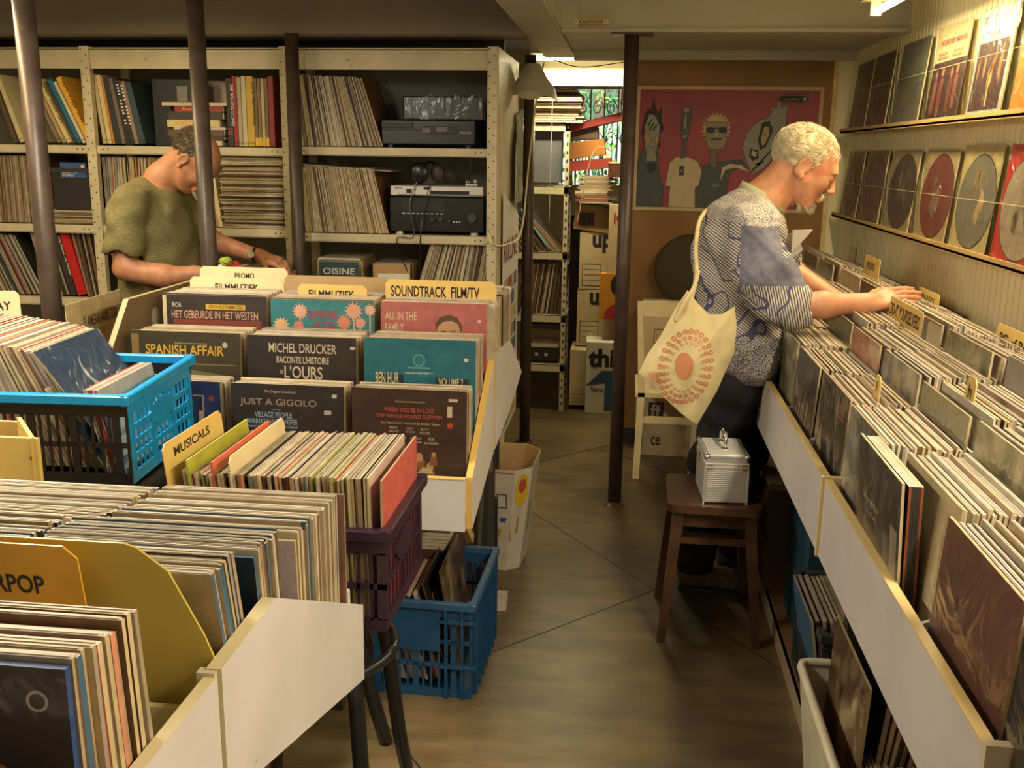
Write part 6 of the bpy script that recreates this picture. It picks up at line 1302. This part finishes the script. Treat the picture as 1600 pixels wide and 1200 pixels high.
        me.loops.add(len(f)*4); me.loops.foreach_set('vertex_index', f.astype(np.int32).ravel())
        me.polygons.add(len(f)); me.polygons.foreach_set('loop_start', np.arange(len(f), dtype=np.int32)*4)
        me.update(calc_edges=True); me.validate()
        for m in (mats if isinstance(mats, list) else [mats]): me.materials.append(m)
        if pick is not None:
            c = v[f].mean(1); me.polygons.foreach_set('material_index', pick(c).astype(np.int32))
        me.polygons.foreach_set('use_smooth', [True]*len(me.polygons))
        o = bpy.data.objects.new(name, me); COL.objects.link(o); o.parent = parent; o['wl'] = list(pl); return o
def nv(v): v = np.array(v, float); return v/np.linalg.norm(v)
def hand(s, w, d, pn, th, curl=(.3, .35, .25), sc=1.0, spread=.05, tcurl=.3):
    """w wrist, d forward, pn palm normal, th thumb side"""
    w = np.array(w, float); d = nv(d); th = nv(np.array(th)-d*np.dot(th, d)); pn = nv(np.cross(d, th))*np.sign(np.dot(np.cross(d, th), pn))
    P_ = lambda a, b, c=0: w+(d*a+th*b+pn*c)*sc
    s.cone(P_(-.02, 0), P_(.02, 0), .026*sc, .025*sc, .02)
    for i in range(4): s.cone(P_(.012, .018-.012*i), P_(.078-.004*abs(i-1), .029-.0195*i), .014*sc, .0125*sc, .012)
    s.cone(P_(.02, .02, .006), P_(.05, .022, .010), .016*sc, .012*sc, .014)
    for i, L in enumerate((.070, .078, .073, .057)):
        b = P_(.080-.004*abs(i-1), .0305-.0205*i); a = -.12+ .0*i; dir_ = nv(d+th*(.10-.07*i)*spread*10*.3)
        cu = 0; seg = (.44, .31, .25)
        for j in range(3):
            cu += curl[j]*(1+.10*i); v = dir_*math.cos(cu)+pn*math.sin(cu); e = b+v*L*seg[j]*sc
            s.cone(b, e, (.0092-.0009*j)*sc, (.0086-.0011*j)*sc, .0035 if j == 0 else .004); b = e
    b = P_(.022, .030, .004); v = nv(d*.65+th*.72+pn*.3)
    for L, r0, r1 in ((.036, .0125, .0105), (.030, .0105, .0095), (.024, .0095, .0078)):
        e = b+v*L*sc; s.cone(b, e, r0*sc, r1*sc, .007); b = e; v = nv(v*math.cos(tcurl)+(d*.6+pn*.5)*math.sin(tcurl))
class Head:
    def __init__(s, c, pitch, sc=1.0, yaw=0):
        s.c = np.array(c, float); s.s = sc; cp, sp = math.cos(pitch), math.sin(pitch); cy, sy = math.cos(yaw), math.sin(yaw)
        s.R = np.array([[cy, -sy, 0], [sy, cy, 0], [0, 0, 1]]) @ np.array([[cp, 0, sp], [0, 1, 0], [-sp, 0, cp]])
    def p(s, x, y, z): return s.c+s.R @ (np.array([x, y, z])*s.s)
    def E(s, f, c, r, k=.012, sub=False, rot=None): f.ell(s.p(*c), np.array(r)*s.s, s.R if rot is None else s.R @ rot, k, sub)
    def C(s, f, a, b, ra, rb, k=.01, sub=False): f.cone(s.p(*a), s.p(*b), ra*s.s, rb*s.s, k, sub)
    def build(s, f, neck):
        s.E(f, (-.012, 0, .045), (.100, .077, .086)); s.E(f, (.038, 0, .012), (.060, .062, .078), .02); s.E(f, (.038, 0, -.050), (.052, .054, .052), .02)
        s.E(f, (.074, 0, -.090), (.022, .024, .017), .02); s.C(f, (.02, -.052, -.03), (.06, -.03, -.085), .018, .014, .03); s.C(f, (.02, .052, -.03), (.06, .03, -.085), .018, .014, .03)
        s.C(f, (.088, -.03, .036), (.088, .03, .036), .011, .011, .02)
        for y in (-1, 1):
            s.E(f, (.066, .034*y, -.014), (.026, .022, .024), .02); s.E(f, (.099, .031*y, .016), (.012, .015, .011), .012, True); s.E(f, (.084, .030*y, .016), (.013, .014, .0125), .004)
            s.C(f, (.092, .018*y, .0125), (.091, .042*y, .0125), .003, .003, .004); s.C(f, (.094, .016*y, .030), (.087, .046*y, .031), .005, .004, .006)
        s.C(f, (.094, 0, .026), (.117, 0, -.014), .007, .0095, .012); s.E(f, (.117, 0, -.018), (.010, .011, .009), .006)
        for y in (-1, 1): s.E(f, (.107, .0115*y, -.022), (.009, .007, .007), .005); s.E(f, (.111, .006*y, -.029), (.004, .003, .003), .003, True)
        s.C(f, (.098, -.016, -.050), (.098, .016, -.050), .0065, .0065, .008); s.C(f, (.102, 0, -.050), (.102, 0, -.050), .006, .006, .006); s.C(f, (.096, -.014, -.063), (.096, .014, -.063), .007, .007, .006)
        s.C(f, (.106, -.02, -.0565), (.106, .02, -.0565), .0022, .0022, .003, True)
        for y in (-1, 1):
            r = np.array([[math.cos(.25), 0, math.sin(.25)], [0, 1, 0], [-math.sin(.25), 0, math.cos(.25)]])
            s.E(f, (-.010, .079*y, .002), (.021, .0075, .033), .004, rot=r); s.E(f, (-.006, .087*y, .006), (.012, .0055, .020), .005, True, rot=r)
            s.E(f, (.002, .081*y, -.026), (.009, .007, .011), .004); s.C(f, (-.026, .082*y, .01), (-.012, .084*y, .034), .0045, .004, .004)
            s.C(f, (-.012, .084*y, .034), (.006, .081*y, .024), .004, .0035, .003); s.E(f, (.006, .081*y, -.002), (.005, .004, .007), .003)
        f.cone(s.p(-.03, 0, -.03), neck, .060*s.s, .066*s.s, .03)
def strands(h, parent, mat_, regions, n, length, curl, r=.0011, seed=3, name='hair', down=.5, shell=None, base=None):
    R_ = random.Random(seed); m = MB() if base is None else base
    k = 0
    while k < n:
        a = R_.uniform(-math.pi, math.pi); b = math.asin(R_.uniform(-.75, 1)); 
        q = np.array([math.cos(b)*math.cos(a), math.cos(b)*math.sin(a), math.sin(b)])
        pr = regions(q)
        if R_.random() > pr: continue
        k += 1; lift_ = R_.uniform(.1, 1.5); L = length*R_.uniform(.6, 1.25); loc = np.array([-.016, 0, .045])+q*np.array([.100, .079, .085])
        t = np.array([-q[0]*q[2], -q[1]*q[2], -1.0*(1-q[2]**2)])+np.array([-.5, 0, 0]); t = t-q*np.dot(t, q); t = nv(t+np.array([R_.gauss(0, .3), R_.gauss(0, .3), R_.gauss(0, .2)])); ph = R_.uniform(0, 6.3); bi = np.cross(t, q); pts = []
        for j in range(6):
            f_ = j/5; c0 = np.array([-.016, 0, .045]); e0 = np.array([.100, .079, .085]); w_ = nv((loc+t*L*f_+bi*curl*math.sin(ph+f_*6)*f_-c0)/e0); pts.append(h.p(*(c0+w_*e0*(1+.07*math.sin(f_*2.6)*lift_+.01))))
        m.tube([tuple(p) for p in pts], [r, r*1.2, r*1.1, r, r*.7, r*.3], 4, cap=False)
    return m.build(name, mat_, parent, smooth=True)

# ---------------------------------------------------------------- white-haired man at the right-hand bins
S_ = 1.036
def K(x, y, z): return (x*S_, y*S_, 1.6+(z-1.6)*S_)
pm = thing('person', (.42, 3.45, 0), 'white-haired person in a blue patchwork-print shirt reaching over the right-hand record bins', 'person')
f = SDF((.18, 2.98, .80), (1.02, 3.86, 1.78), .0034)
hd = Head(K(.543, 3.3, 1.561), .50, 1.03, -.03)
neck = K(.425, 3.3, 1.45)
hd.build(f, neck)
f.cone(K(.425, 3.3, 1.45), K(.36, 3.3, 1.36), .070, .085, .04)
# torso under the shirt
f.cone(K(.36, 3.3, 1.33), K(.36, 3.3, 1.0), .11, .11, .05); f.cone(K(.375, 3.17, 1.385), K(.385, 3.43, 1.385), .07, .07, .05)
sh, el, wr = K(.37, 3.11, 1.385), K(.475, 3.06, 1.155), K(.728, 3.10, 1.164)
f.cone(sh, el, .050, .042, .03); f.cone(el, K(.60, 3.08, 1.160), .044, .041, .02); f.cone(K(.60, 3.08, 1.160), wr, .041, .031, .02)
hand(f, wr, (.95, .10, .26), (0, .45, -.9), (0, .88, .45), curl=(.10, .14, .12), sc=1.14, spread=.07, tcurl=.2)
sh2, el2, wr2 = K(.39, 3.49, 1.37), K(.56, 3.49, 1.215), K(.715, 3.37, 1.128)
f.cone(sh2, el2, .050, .042, .03); f.cone(el2, wr2, .043, .027, .02)
hand(f, wr2, (.93, -.15, -.22), (0, .2, -.95), (0, -.95, -.2), curl=(.35, .45, .3), sc=1.0)
skm = mat('weathered_skin', (.56, .265, .145), .48, var=.22, scale=26, bump=.22, spots=(16, .60, (.55, .20, .12)))
f.build('body', skm, pm)
def folds(amp, ks):
    def g(x, y, z):
        r = 0
        for (a, b, c, w, ph) in ks: r = r+w*np.sin(a*x+b*y+c*z+ph+1.7*np.sin(b*.3*x+a*.35*z+ph*2))
        return amp*r
    return g
FK = [(38, 9, 22, 1, 0), (14, 30, -40, .8, 1.2), (-30, 22, 52, .55, 2.2), (70, 35, 30, .35, .7)]
g = SDF((.16, 2.94, .80), (.80, 3.88, 1.66), .0052)
g.cone(K(.385, 3.3, 1.375), K(.352, 3.3, 1.28), .125, .135, .06); g.ell(K(.375, 3.3, 1.20), (.150, .205, .20), None, .08); g.ell(K(.385, 3.3, 1.04), (.135, .19, .17), None, .06); g.ell(K(.435, 3.3, .95), (.100, .175, .12), None, .07)
g.cone(K(.385, 3.15, 1.40), K(.395, 3.45, 1.40), .068, .066, .05); g.cone(K(.33, 3.2, 1.36), K(.33, 3.4, 1.36), .085, .085, .06)
g.cone(K(.372, 3.10, 1.385), K(.415, 3.055, 1.25), .080, .088, .045); g.cone(K(.415, 3.055, 1.25), K(.485, 3.05, 1.160), .090, .080, .04); g.cone(K(.485, 3.05, 1.160), K(.512, 3.06, 1.160), .080, .070, .01)
g.cone(K(.395, 3.49, 1.37), K(.53, 3.50, 1.25), .075, .075, .04)
g.ell(K(.545, 3.40, 1.29), (.03, .05, .05), None, .03)
g.warp(folds(.0042, FK)); g.warp(folds(.0012, [(150, 40, 90, 1, 0), (-60, 130, 120, .8, 1)]))
g.plane(K(.545, 3.06, 1.158), (.93, -.05, -.12)) if 0 else None
g.cone(K(.535, 3.06, 1.160), K(.70, 3.09, 1.162), .056, .050, .004, True)
g.plane(K(.4, 3.3, .872), (.12, 0, -1))
g.cone(K(.40, 3.3, .86), K(.40, 3.3, .90), .085, .08, .02, True)
g.cone(hd.p(-.03, 0, -.03), K(.445, 3.3, 1.50), .064, .078, .01, True)
def cloth(name, stripes=None, rings=None, col1=(.66, .60, .46), col2=(.075, .08, .17)):
    m, n, l, b = nt(name); b.inputs['Roughness'].default_value = .8
    tc = n.new('ShaderNodeTexCoord')
    if stripes:
        mp = n.new('ShaderNodeMapping'); mp.inputs['Rotation'].default_value = stripes[:3]; l.new(tc.outputs['Object'], mp.inputs[0])
        w = n.new('ShaderNodeTexWave'); w.inputs['Scale'].default_value = stripes[3]; w.inputs['Distortion'].default_value = 2.2; w.inputs['Detail'].default_value = 2; w.inputs['Detail Scale'].default_value = 1.2
        l.new(mp.outputs[0], w.inputs['Vector']); fac = w.outputs['Fac']; lo, hi = .42, .56
    elif rings:
        v = n.new('ShaderNodeTexVoronoi'); v.inputs['Scale'].default_value = rings; v.inputs['Randomness'].default_value = .35; l.new(tc.outputs['Object'], v.inputs['Vector'])
        s1 = n.new('ShaderNodeMath'); s1.operation = 'MULTIPLY'; s1.inputs[1].default_value = 15; l.new(v.outputs['Distance'], s1.inputs[0])
        s2 = n.new('ShaderNodeMath'); s2.operation = 'SINE'; l.new(s1.outputs[0], s2.inputs[0]); fac = s2.outputs[0]; lo, hi = -.2, .2
    else:
        v = n.new('ShaderNodeTexNoise'); v.inputs['Scale'].default_value = 60; l.new(tc.outputs['Object'], v.inputs['Vector']); fac = v.outputs['Fac']; lo, hi = .2, .8
    r = n.new('ShaderNodeMapRange'); r.inputs['From Min'].default_value = lo; r.inputs['From Max'].default_value = hi; l.new(fac, r.inputs['Value'])
    x = n.new('ShaderNodeMix'); x.data_type = 'RGBA'; l.new(r.outputs[0], x.inputs['Factor']); x.inputs['A'].default_value = (*col2, 1); x.inputs['B'].default_value = (*col1, 1)
    out = x.outputs['Result']
    if stripes:   # meandering indigo vine lines over the stripes
        nz = n.new('ShaderNodeTexNoise'); nz.inputs['Scale'].default_value = 7; nz.inputs['Detail'].default_value = 1; l.new(tc.outputs['Object'], nz.inputs['Vector'])
        q = n.new('ShaderNodeMath'); q.operation = 'SUBTRACT'; q.inputs[1].default_value = .5; l.new(nz.outputs['Fac'], q.inputs[0])
        a = n.new('ShaderNodeMath'); a.operation = 'ABSOLUTE'; l.new(q.outputs[0], a.inputs[0]); c = n.new('ShaderNodeMath'); c.operation = 'LESS_THAN'; c.inputs[1].default_value = .012; l.new(a.outputs[0], c.inputs[0])
        y = n.new('ShaderNodeMix'); y.data_type = 'RGBA'; l.new(c.outputs[0], y.inputs['Factor']); l.new(out, y.inputs['A']); y.inputs['B'].default_value = (*col2, 1); out = y.outputs['Result']
    l.new(out, b.inputs['Base Color']); return m
SH = [cloth('stripe_print', stripes=(.3, .9, .2, 40)), cloth('stripe_print_sleeve', stripes=(.1, .25, .1, 40)), cloth('plain_grey_blue', None, None, (.20, .20, .26), (.12, .125, .19)), cloth('ring_print_pale', rings=100, col1=(.58, .53, .44), col2=(.16, .16, .25)), cloth('ring_print_dark', rings=92, col1=(.46, .43, .38), col2=(.04, .042, .10))]
def pick(c):
    x, y, z = c[:, 0]/S_, c[:, 1]/S_, 1.6+(c[:, 2]-1.6)/S_; r = np.zeros(len(c), int)
    near = y < 3.16; sl = near & ((z-1.18) > -.9*(x-.375)-.0) & (x > .345)
    r[z > 1.405] = 3; r[near & (z > 1.395-.2*(x-.37)) & (x < .47)] = 3
    m = near & (x > .335) & (x < .455) & (z < 1.395) & (z > 1.19); r[m] = 2
    m = near & (x > .345) & (z <= 1.31) & (z > 1.225); r[m] = 2
    r[sl & (z <= 1.225)] = 1; r[z < 1.035] = 4; return r
g.build('shirt', SH, pm, pick)
# pale paper bag corner held against the chest
m = MB(); m.prism([K(.515, 0, 1.30)[::2], K(.575, 0, 1.375)[::2], K(.515, 0, 1.372)[::2]], 'y', 3.33, 3.35).prism([K(.515, 0, 1.28)[::2], K(.553, 0, 1.31)[::2], K(.535, 0, 1.36)[::2], K(.51, 0, 1.36)[::2]], 'y', 3.35, 3.37); tag(m.build('paper_bag', mat('grey_white_paper', (.5, .48, .42), .6)), 'crumpled grey-white paper bag held in front of the chest of the white-haired man', 'paper bag')
# collar
m = MB(); n_ = 30
for i in range(n_+1):
    a = -2.6+5.2*i/n_; c = V(K(.426, 3.3, 1.466)); u = V((math.cos(a), math.sin(a)*.92, 0)); u = V((u.x*.88, u.y, -.45*u.x))
    m.v += [tuple(c-u*.078+V((0, 0, -.012))), tuple(c-u*.070+V((0, 0, .020))), tuple(c-u*.078+V((0, 0, .022))), tuple(c-u*.094+V((-.0, 0, -.014)))]
for i in range(n_):
    for k in range(4): m.f.append([i*4+k, i*4+(k+1) % 4, i*4+4+(k+1) % 4, i*4+4+k]); m.c.append((1, 1, 1)); m.m.append(0)
m.build('collar', mat('pale_green_collar', (.40, .42, .26), .7, var=.2), pm, smooth=True)
# trousers
h = SDF((.16, 3.22, .0), (.75, 3.92, 1.02), .0065)
h.ell((.415, 3.47, .88), (.125, .175, .13)); h.cone((.40, 3.40, .84), (.345, 3.56, .50), .10, .080, .05); h.cone((.345, 3.56, .50), (.30, 3.55, .10), .078, .068, .04)
h.cone((.43, 3.56, .84), (.47, 3.68, .50), .10, .080, .04); h.cone((.47, 3.68, .50), (.46, 3.72, .10), .078, .068, .04)
h.warp(folds(.004, FK)); h.plane((0, 0, .075), (0, 0, -1)); h.build('trousers', mat('dark_navy_cloth', (.009, .007, .013), .85, var=.3, scale=30), pm)
def shoe(x, y, par, c=(.10, .085, .06)):
    f_ = SDF((x-.12, y-.08, 0), (x+.24, y+.08, .16), .004)
    f_.ell((x, y, .055), (.055, .042, .055)); f_.ell((x+.10, y, .045), (.085, .045, .042), None, .04); f_.ell((x+.15, y, .035), (.05, .043, .032), None, .03); f_.cone((x-.01, y, .06), (x-.01, y, .11), .045, .045, .03)
    f_.plane((0, 0, .016), (0, 0, -1)); sh_ = f_.build('shoe', mat('suede', c, .8, var=.3, scale=20), par)
    m = MB(); m.prism([(x-.06+.0, y-.03), (x-.045, y-.044), (x+.06, y-.047), (x+.16, y-.048), (x+.2, y-.02), (x+.2, y+.02), (x+.16, y+.048), (x+.06, y+.047), (x-.045, y+.044), (x-.06, y+.03)], 'z', .001, .018); m.build('sole', M['dark'], sh_)
shoe(.30, 3.55, pm, (.11, .09, .06)); shoe(.46, 3.72, pm)
# hair, moustache, beard
HW = mat('white_hair', (.70, .62, .42), .5, var=.25, scale=40); 
def reg(q):
    x, y, z = q
    if x > .42 and z < .52: return 0
    if z > .84 and x < .3: return .10
    if z > .55 and x < .2: return .5
    if abs(y) > .8 and x > -.35 and z < -.12: return 0
    if z < -.45 and x > -.45: return 0
    return 1
strands(hd, pm, HW, reg, 2600, .040, .009, .0007)
k_ = SDF(hd.c-.17, hd.c+.17, .004)
hd.E(k_, (-.020, 0, .044), (.097, .081, .085), .01); hd.E(k_, (.085, 0, -.03), (.075, .12, .115), .02, True); hd.E(k_, (-.005, 0, .135), (.075, .065, .045), .02, True)
for y in (-1, 1): hd.E(k_, (-.005, .09*y, -.015), (.030, .03, .045), .01, True)
hd.C(k_, (-.02, -.1, -.10), (-.02, .1, -.10), .06, .06, .02, True); hd.C(k_, (.06, -.1, -.06), (.06, .1, -.06), .05, .05, .02, True)
k_.warp(lambda x, y, z: .0035*(np.sin(150*x+60*y+40*np.sin(20*z))+np.sin(130*z-70*y+3*np.sin(50*x)))); k_.build('hair_mass', HW, pm)
m = MB(); R2 = random.Random(5)
for i in range(230):
    y = R2.uniform(-.024, .024); a = hd.p(.104-abs(y)*.5, y, -.040+R2.uniform(-.004, .004)); b = hd.p(.108-abs(y)*.6, y*1.35, -.056+R2.uniform(-.004, .003)); c = (a+b)/2+hd.R @ np.array([.006, 0, 0]); m.tube([tuple(a), tuple(c), tuple(b)], [.0011, .0012, .0006], 4, cap=False)
m.build('moustache', HW, pm, smooth=True)
m = MB()
for i in range(480):
    y = R2.uniform(-.04, .04); z_ = R2.uniform(-.105, -.068); x = .092-abs(y)*.75-(.02 if z_ < -.095 else 0)+R2.uniform(-.006, .004); a = hd.p(x, y, z_); b = hd.p(x+.010, y*1.1, z_-.016+R2.uniform(-.004, .003)); m.tube([tuple(a), tuple((a+b)/2+hd.R @ np.array([.004, 0, 0])), tuple(b)], [.0010, .0010, .0005], 4, cap=False)
m.build('beard', mat('grey_beard', (.5, .43, .3), .6, var=.2), pm, smooth=True)
m = MB()
for i in range(60):
    y = R2.choice((-1, 1))*R2.uniform(.014, .045); a = hd.p(.099-abs(y)*.12, y, .036); b = hd.p(.106-abs(y)*.12, y*1.05, .041); m.tube([tuple(a), tuple(b)], [.0009, .0004], 4, cap=False)
m.build('eyebrows', HW, pm)
# canvas bag on his shoulder
bg = thing('canvas_bag', (.2, 3.1, .8), 'cream canvas tote bag printed with orange rings, hanging behind the white-haired man', 'bag')
bd = [(.192, 1.192), (.226, 1.150), (.262, 1.118), (.30, 1.12), (.338, 1.145), (.346, 1.09), (.344, 1.0), (.30, .88), (.244, .762), (.19, .80), (.12, .865), (.053, .925), (.075, .98), (.118, 1.05), (.155, 1.13)]
P2 = []
for i in range(len(bd)):
    a, b = bd[i], bd[(i+1) % len(bd)]
    for k in range(4): P2.append((a[0]+(b[0]-a[0])*k/4, a[1]+(b[1]-a[1])*k/4))
cx, cz = .215, .97; nP = len(P2)
def ydep(x, z):
    dx, dz = x-cx, z-cz; best = 1
    for i in range(nP):
        x1, z1 = P2[i][0]-cx, P2[i][1]-cz; x2, z2 = P2[(i+1) % nP][0]-cx, P2[(i+1) % nP][1]-cz; den = dx*(z2-z1)-dz*(x2-x1)
        if abs(den) < 1e-9: continue
        t = (x1*(z2-z1)-z1*(x2-x1))/den; u = (x1*dz-z1*dx)/den
        if t > 0 and -1e-6 <= u <= 1+1e-6: best = 1/t
    best = min(1, best); return 3.085-.038*(1-best**2)-.0+.004*math.sin(38*x+22*z)+.003*math.sin(70*x-30*z)
m = MB(); rings = [1, .98, .93, .85, .72, .55, .36, .18]
for sd in (1, -1):
    b0 = len(m.v)
    for r in rings:
        for (x, z) in P2:
            X_, Z_ = cx+(x-cx)*r, cz+(z-cz)*r; yy = ydep(X_, Z_); yy = yy if sd > 0 else 3.095+(3.085-yy)*.7+.004
            m.v.append((X_, yy, Z_))
    m.v.append((cx, ydep(cx+.001, cz) if sd > 0 else 3.125, cz)); e = len(m.v)-1
    for r in range(len(rings)-1):
        for i in range(nP): q = [b0+r*nP+i, b0+r*nP+(i+1) % nP, b0+(r+1)*nP+(i+1) % nP, b0+(r+1)*nP+i]; m.f.append(q if sd < 0 else q[::-1]); m.c.append((1, 1, 1)); m.m.append(0)
    for i in range(nP): q = [b0+(len(rings)-1)*nP+i, b0+(len(rings)-1)*nP+(i+1) % nP, e]; m.f.append(q if sd < 0 else q[::-1]); m.c.append((1, 1, 1)); m.m.append(0)
b1 = len(rings)*nP+1
for i in range(nP): m.f.append([i, (i+1) % nP, b1+(i+1) % nP, b1+i]); m.c.append((1, 1, 1)); m.m.append(0)
CV = mat('cream_canvas', (.66, .56, .30), .85, var=.14, scale=26, bump=.3); m.build('bag_body', CV, bg, smooth=True)
m = MB(); OC = (.58, .20, .09)
def onb(x, z): return V((x, ydep(x, z)-.0022, z))
def ringp(x, z, r0, r1, col, n=14, sx=1.0):
    A = [onb(x+r0*sx*math.cos(2*math.pi*k/n), z+r0*math.sin(2*math.pi*k/n)) for k in range(n)]; B = [onb(x+r1*sx*math.cos(2*math.pi*k/n), z+r1*math.sin(2*math.pi*k/n)) for k in range(n)]
    m.add(A+B, [[k, (k+1) % n, n+(k+1) % n, n+k] for k in range(n)], col)
bx_, bz_ = .195, .955
for (rx, rz, cnt, r) in ((.078, .115, 28, .0078), (.064, .095, 24, .0062), (.052, .078, 22, .0046)):
    for k in range(cnt):
        a = 2*math.pi*k/cnt; x, z = bx_+rx*math.cos(a)-.10*rz*math.sin(a)*-1, bz_+rz*math.sin(a)
        ringp(x, z, r, r*.5, OC if rx > .06 else (.6, .30, .14))
for j in range(8): ringp(bx_-.005, bz_+.005, .044-.0055*j, max(.0003, .044-.0055*(j+1)), (.60, .25, .11), 28, .62)
for j, s_ in enumerate(('lIlIl', 'IllI', 'lIlI')): letter(m, s_, (.083+.006*j, 3.068+.012, .925-.012*j), X, Z, .028, .010, OC, n=-Y, lift=.022)
m.build('print', M['paint'], bg)
MB().tube(curve([(.205, 3.09, 1.165), (.220, 3.14, 1.24), (.218, 3.22, 1.31), (.235, 3.34, 1.39), (.28, 3.44, 1.43), (.34, 3.50, 1.44)], 40), .007, 8).build('strap', CV, bg, smooth=True)
MB().tube(curve([(.17, 3.085, 1.12), (.16, 3.07, 1.10), (.185, 3.07, 1.16), (.21, 3.09, 1.20), (.222, 3.11, 1.25)], 24), .007, 8).build('strap', CV, bg, smooth=True)

# ---------------------------------------------------------------- man in the olive T-shirt at the shelves
pl = thing('person', (-1.93, 3.95, 0), 'person in an olive T-shirt bending over a tray of records at the shelves', 'person')
f = SDF((-2.16, 3.58, .78), (-1.40, 4.36, 1.74), .0044)
h2 = Head((-1.768, 3.95, 1.545), .95, .99, .0)
h2.build(f, (-1.90, 3.95, 1.47)); f.cone((-1.90, 3.95, 1.47), (-1.95, 3.95, 1.36), .064, .075, .03)
f.cone((-1.94, 3.95, 1.34), (-1.94, 3.95, 1.0), .11, .11, .05); f.cone((-1.955, 3.82, 1.37), (-1.945, 4.08, 1.37), .05, .05, .05)
f.cone((-1.96, 3.77, 1.37), (-1.965, 3.72, 1.14), .052, .045, .03); f.cone((-1.965, 3.72, 1.13), (-1.82, 3.74, 1.105), .046, .044, .02); f.cone((-1.82, 3.74, 1.105), (-1.70, 3.78, 1.11), .042, .029, .02)
hand(f, (-1.69, 3.785, 1.112), (.93, .15, -.12), (0, .5, -.85), (0, .85, .5), curl=(.5, .5, .35), sc=1.0, tcurl=.3)
f.cone((-1.93, 4.14, 1.37), (-1.80, 4.20, 1.20), .050, .044, .03); f.cone((-1.80, 4.20, 1.20), (-1.58, 4.17, 1.145), .042, .028, .02)
hand(f, (-1.57, 4.17, 1.143), (.93, -.05, -.28), (0, .3, -.9), (0, -.9, -.3), curl=(.3, .35, .3), sc=1.0)
f.build('body', mat('ruddy_skin', (.46, .21, .11), .5, var=.2, scale=26, bump=.2, spots=(18, .62, (.43, .16, .09))), pl)
g = SDF((-2.22, 3.58, .80), (-1.62, 4.36, 1.52), .0058)
g.cone((-1.95, 3.95, 1.36), (-1.955, 3.95, 1.25), .125, .14, .06); g.ell((-1.95, 3.95, 1.20), (.150, .20, .19), None, .08); g.ell((-1.93, 3.95, 1.03), (.155, .20, .2), None, .07); g.cone((-2.0, 3.95, 1.0), (-2.02, 3.95, .86), .09, .1, .06)
g.cone((-1.955, 3.80, 1.40), (-1.945, 4.10, 1.40), .062, .062, .05); g.cone((-1.96, 3.77, 1.375), (-1.965, 3.728, 1.225), .074, .080, .03); g.cone((-1.94, 4.13, 1.375), (-1.86, 4.17, 1.27), .073, .072, .04)
g.warp(folds(.0035, FK)); g.plane((0, 3.7, .83), (0, 0, -1)); g.cone((-1.965, 3.722, 1.205), (-1.97, 3.70, 1.02), .062, .085, .008, True); g.cone(h2.p(-.03, 0, -.03), (-1.905, 3.95, 1.49), .060, .066, .01, True)
OLV = mat('olive_marl', (.175, .150, .062), .85, var=.35, scale=60, stretch=(1, 1, 5), bump=.2); g.build('t_shirt', OLV, pl)
m = MB(); None and m.tube(curve([(-2.01, 3.715, 1.30), (-2.00, 3.72, 1.40), (-1.97, 3.755, 1.458), (-1.93, 3.745, 1.43), (-1.905, 3.735, 1.33), (-1.90, 3.76, 1.22)], 40), .0022, 6); pass
HB = mat('greying_brown_hair', (.10, .072, .04), .5, var=.4, scale=60)
def reg2(q):
    x, y, z = q
    if x > .15 and z < .7: return 0
    if z > .7: return 0
    if abs(y) > .75 and x > -.4 and z < -.05: return 0
    if z < -.55 and x > -.5: return 0
    return 1
strands(h2, pl, HB, reg2, 1000, .026, .004, .0010, seed=8)
k_ = SDF(h2.c-.17, h2.c+.17, .0045)
h2.E(k_, (-.020, 0, .044), (.095, .081, .085), .01); h2.E(k_, (.075, 0, .02), (.085, .12, .13), .02, True); h2.E(k_, (.01, 0, .13), (.07, .075, .055), .02, True)
for y in (-1, 1): h2.E(k_, (-.002, .09*y, -.015), (.028, .03, .045), .01, True)
h2.C(k_, (-.02, -.1, -.10), (-.02, .1, -.10), .06, .06, .02, True); h2.C(k_, (.06, -.1, -.06), (.06, .1, -.06), .06, .06, .02, True)
k_.warp(lambda x, y, z: .0025*(np.sin(170*x+60*y+40*np.sin(20*z))+np.sin(150*z-70*y+3*np.sin(50*x)))); k_.build('hair_mass', HB, pl)
h = SDF((-2.25, 3.7, .0), (-1.7, 4.25, .95), .008)
h.ell((-1.99, 3.97, .86), (.12, .165, .12)); h.cone((-1.99, 3.89, .84), (-1.98, 3.86, .1), .09, .07, .05); h.cone((-1.99, 4.05, .84), (-1.96, 4.10, .1), .09, .07, .05); h.plane((0, 0, .07), (0, 0, -1))
h.build('trousers', mat('dark_jeans', (.02, .025, .04), .85), pl); shoe(-1.98, 3.86, pl); shoe(-1.96, 4.10, pl)
t = thing('wristwatch', (-1.60, 4.17, 1.15), 'small steel wristwatch on the far wrist of the man in the olive T-shirt', 'watch')
pts = [V((-1.603+.004*math.sin(a), 4.17+.031*math.cos(a), 1.150+.031*math.sin(a))) for a in [2*math.pi*k/20 for k in range(21)]]
MB().tube(pts, .0055, 8).build('strap', M['black'], t, smooth=True); MB().tube([(-1.605, 4.135, 1.155), (-1.606, 4.129, 1.156)], .014, 16).build('watch_case', M['silver'], t)
build_records(300)
for o in bpy.data.objects:
    if 'wl' in o: del o['wl']
    if 'group' in o and not o['group']: del o['group']
    if 'label' in o and len(o['label'].split()) > 15: print('LONGLABEL', len(o['label'].split()), o['label'])
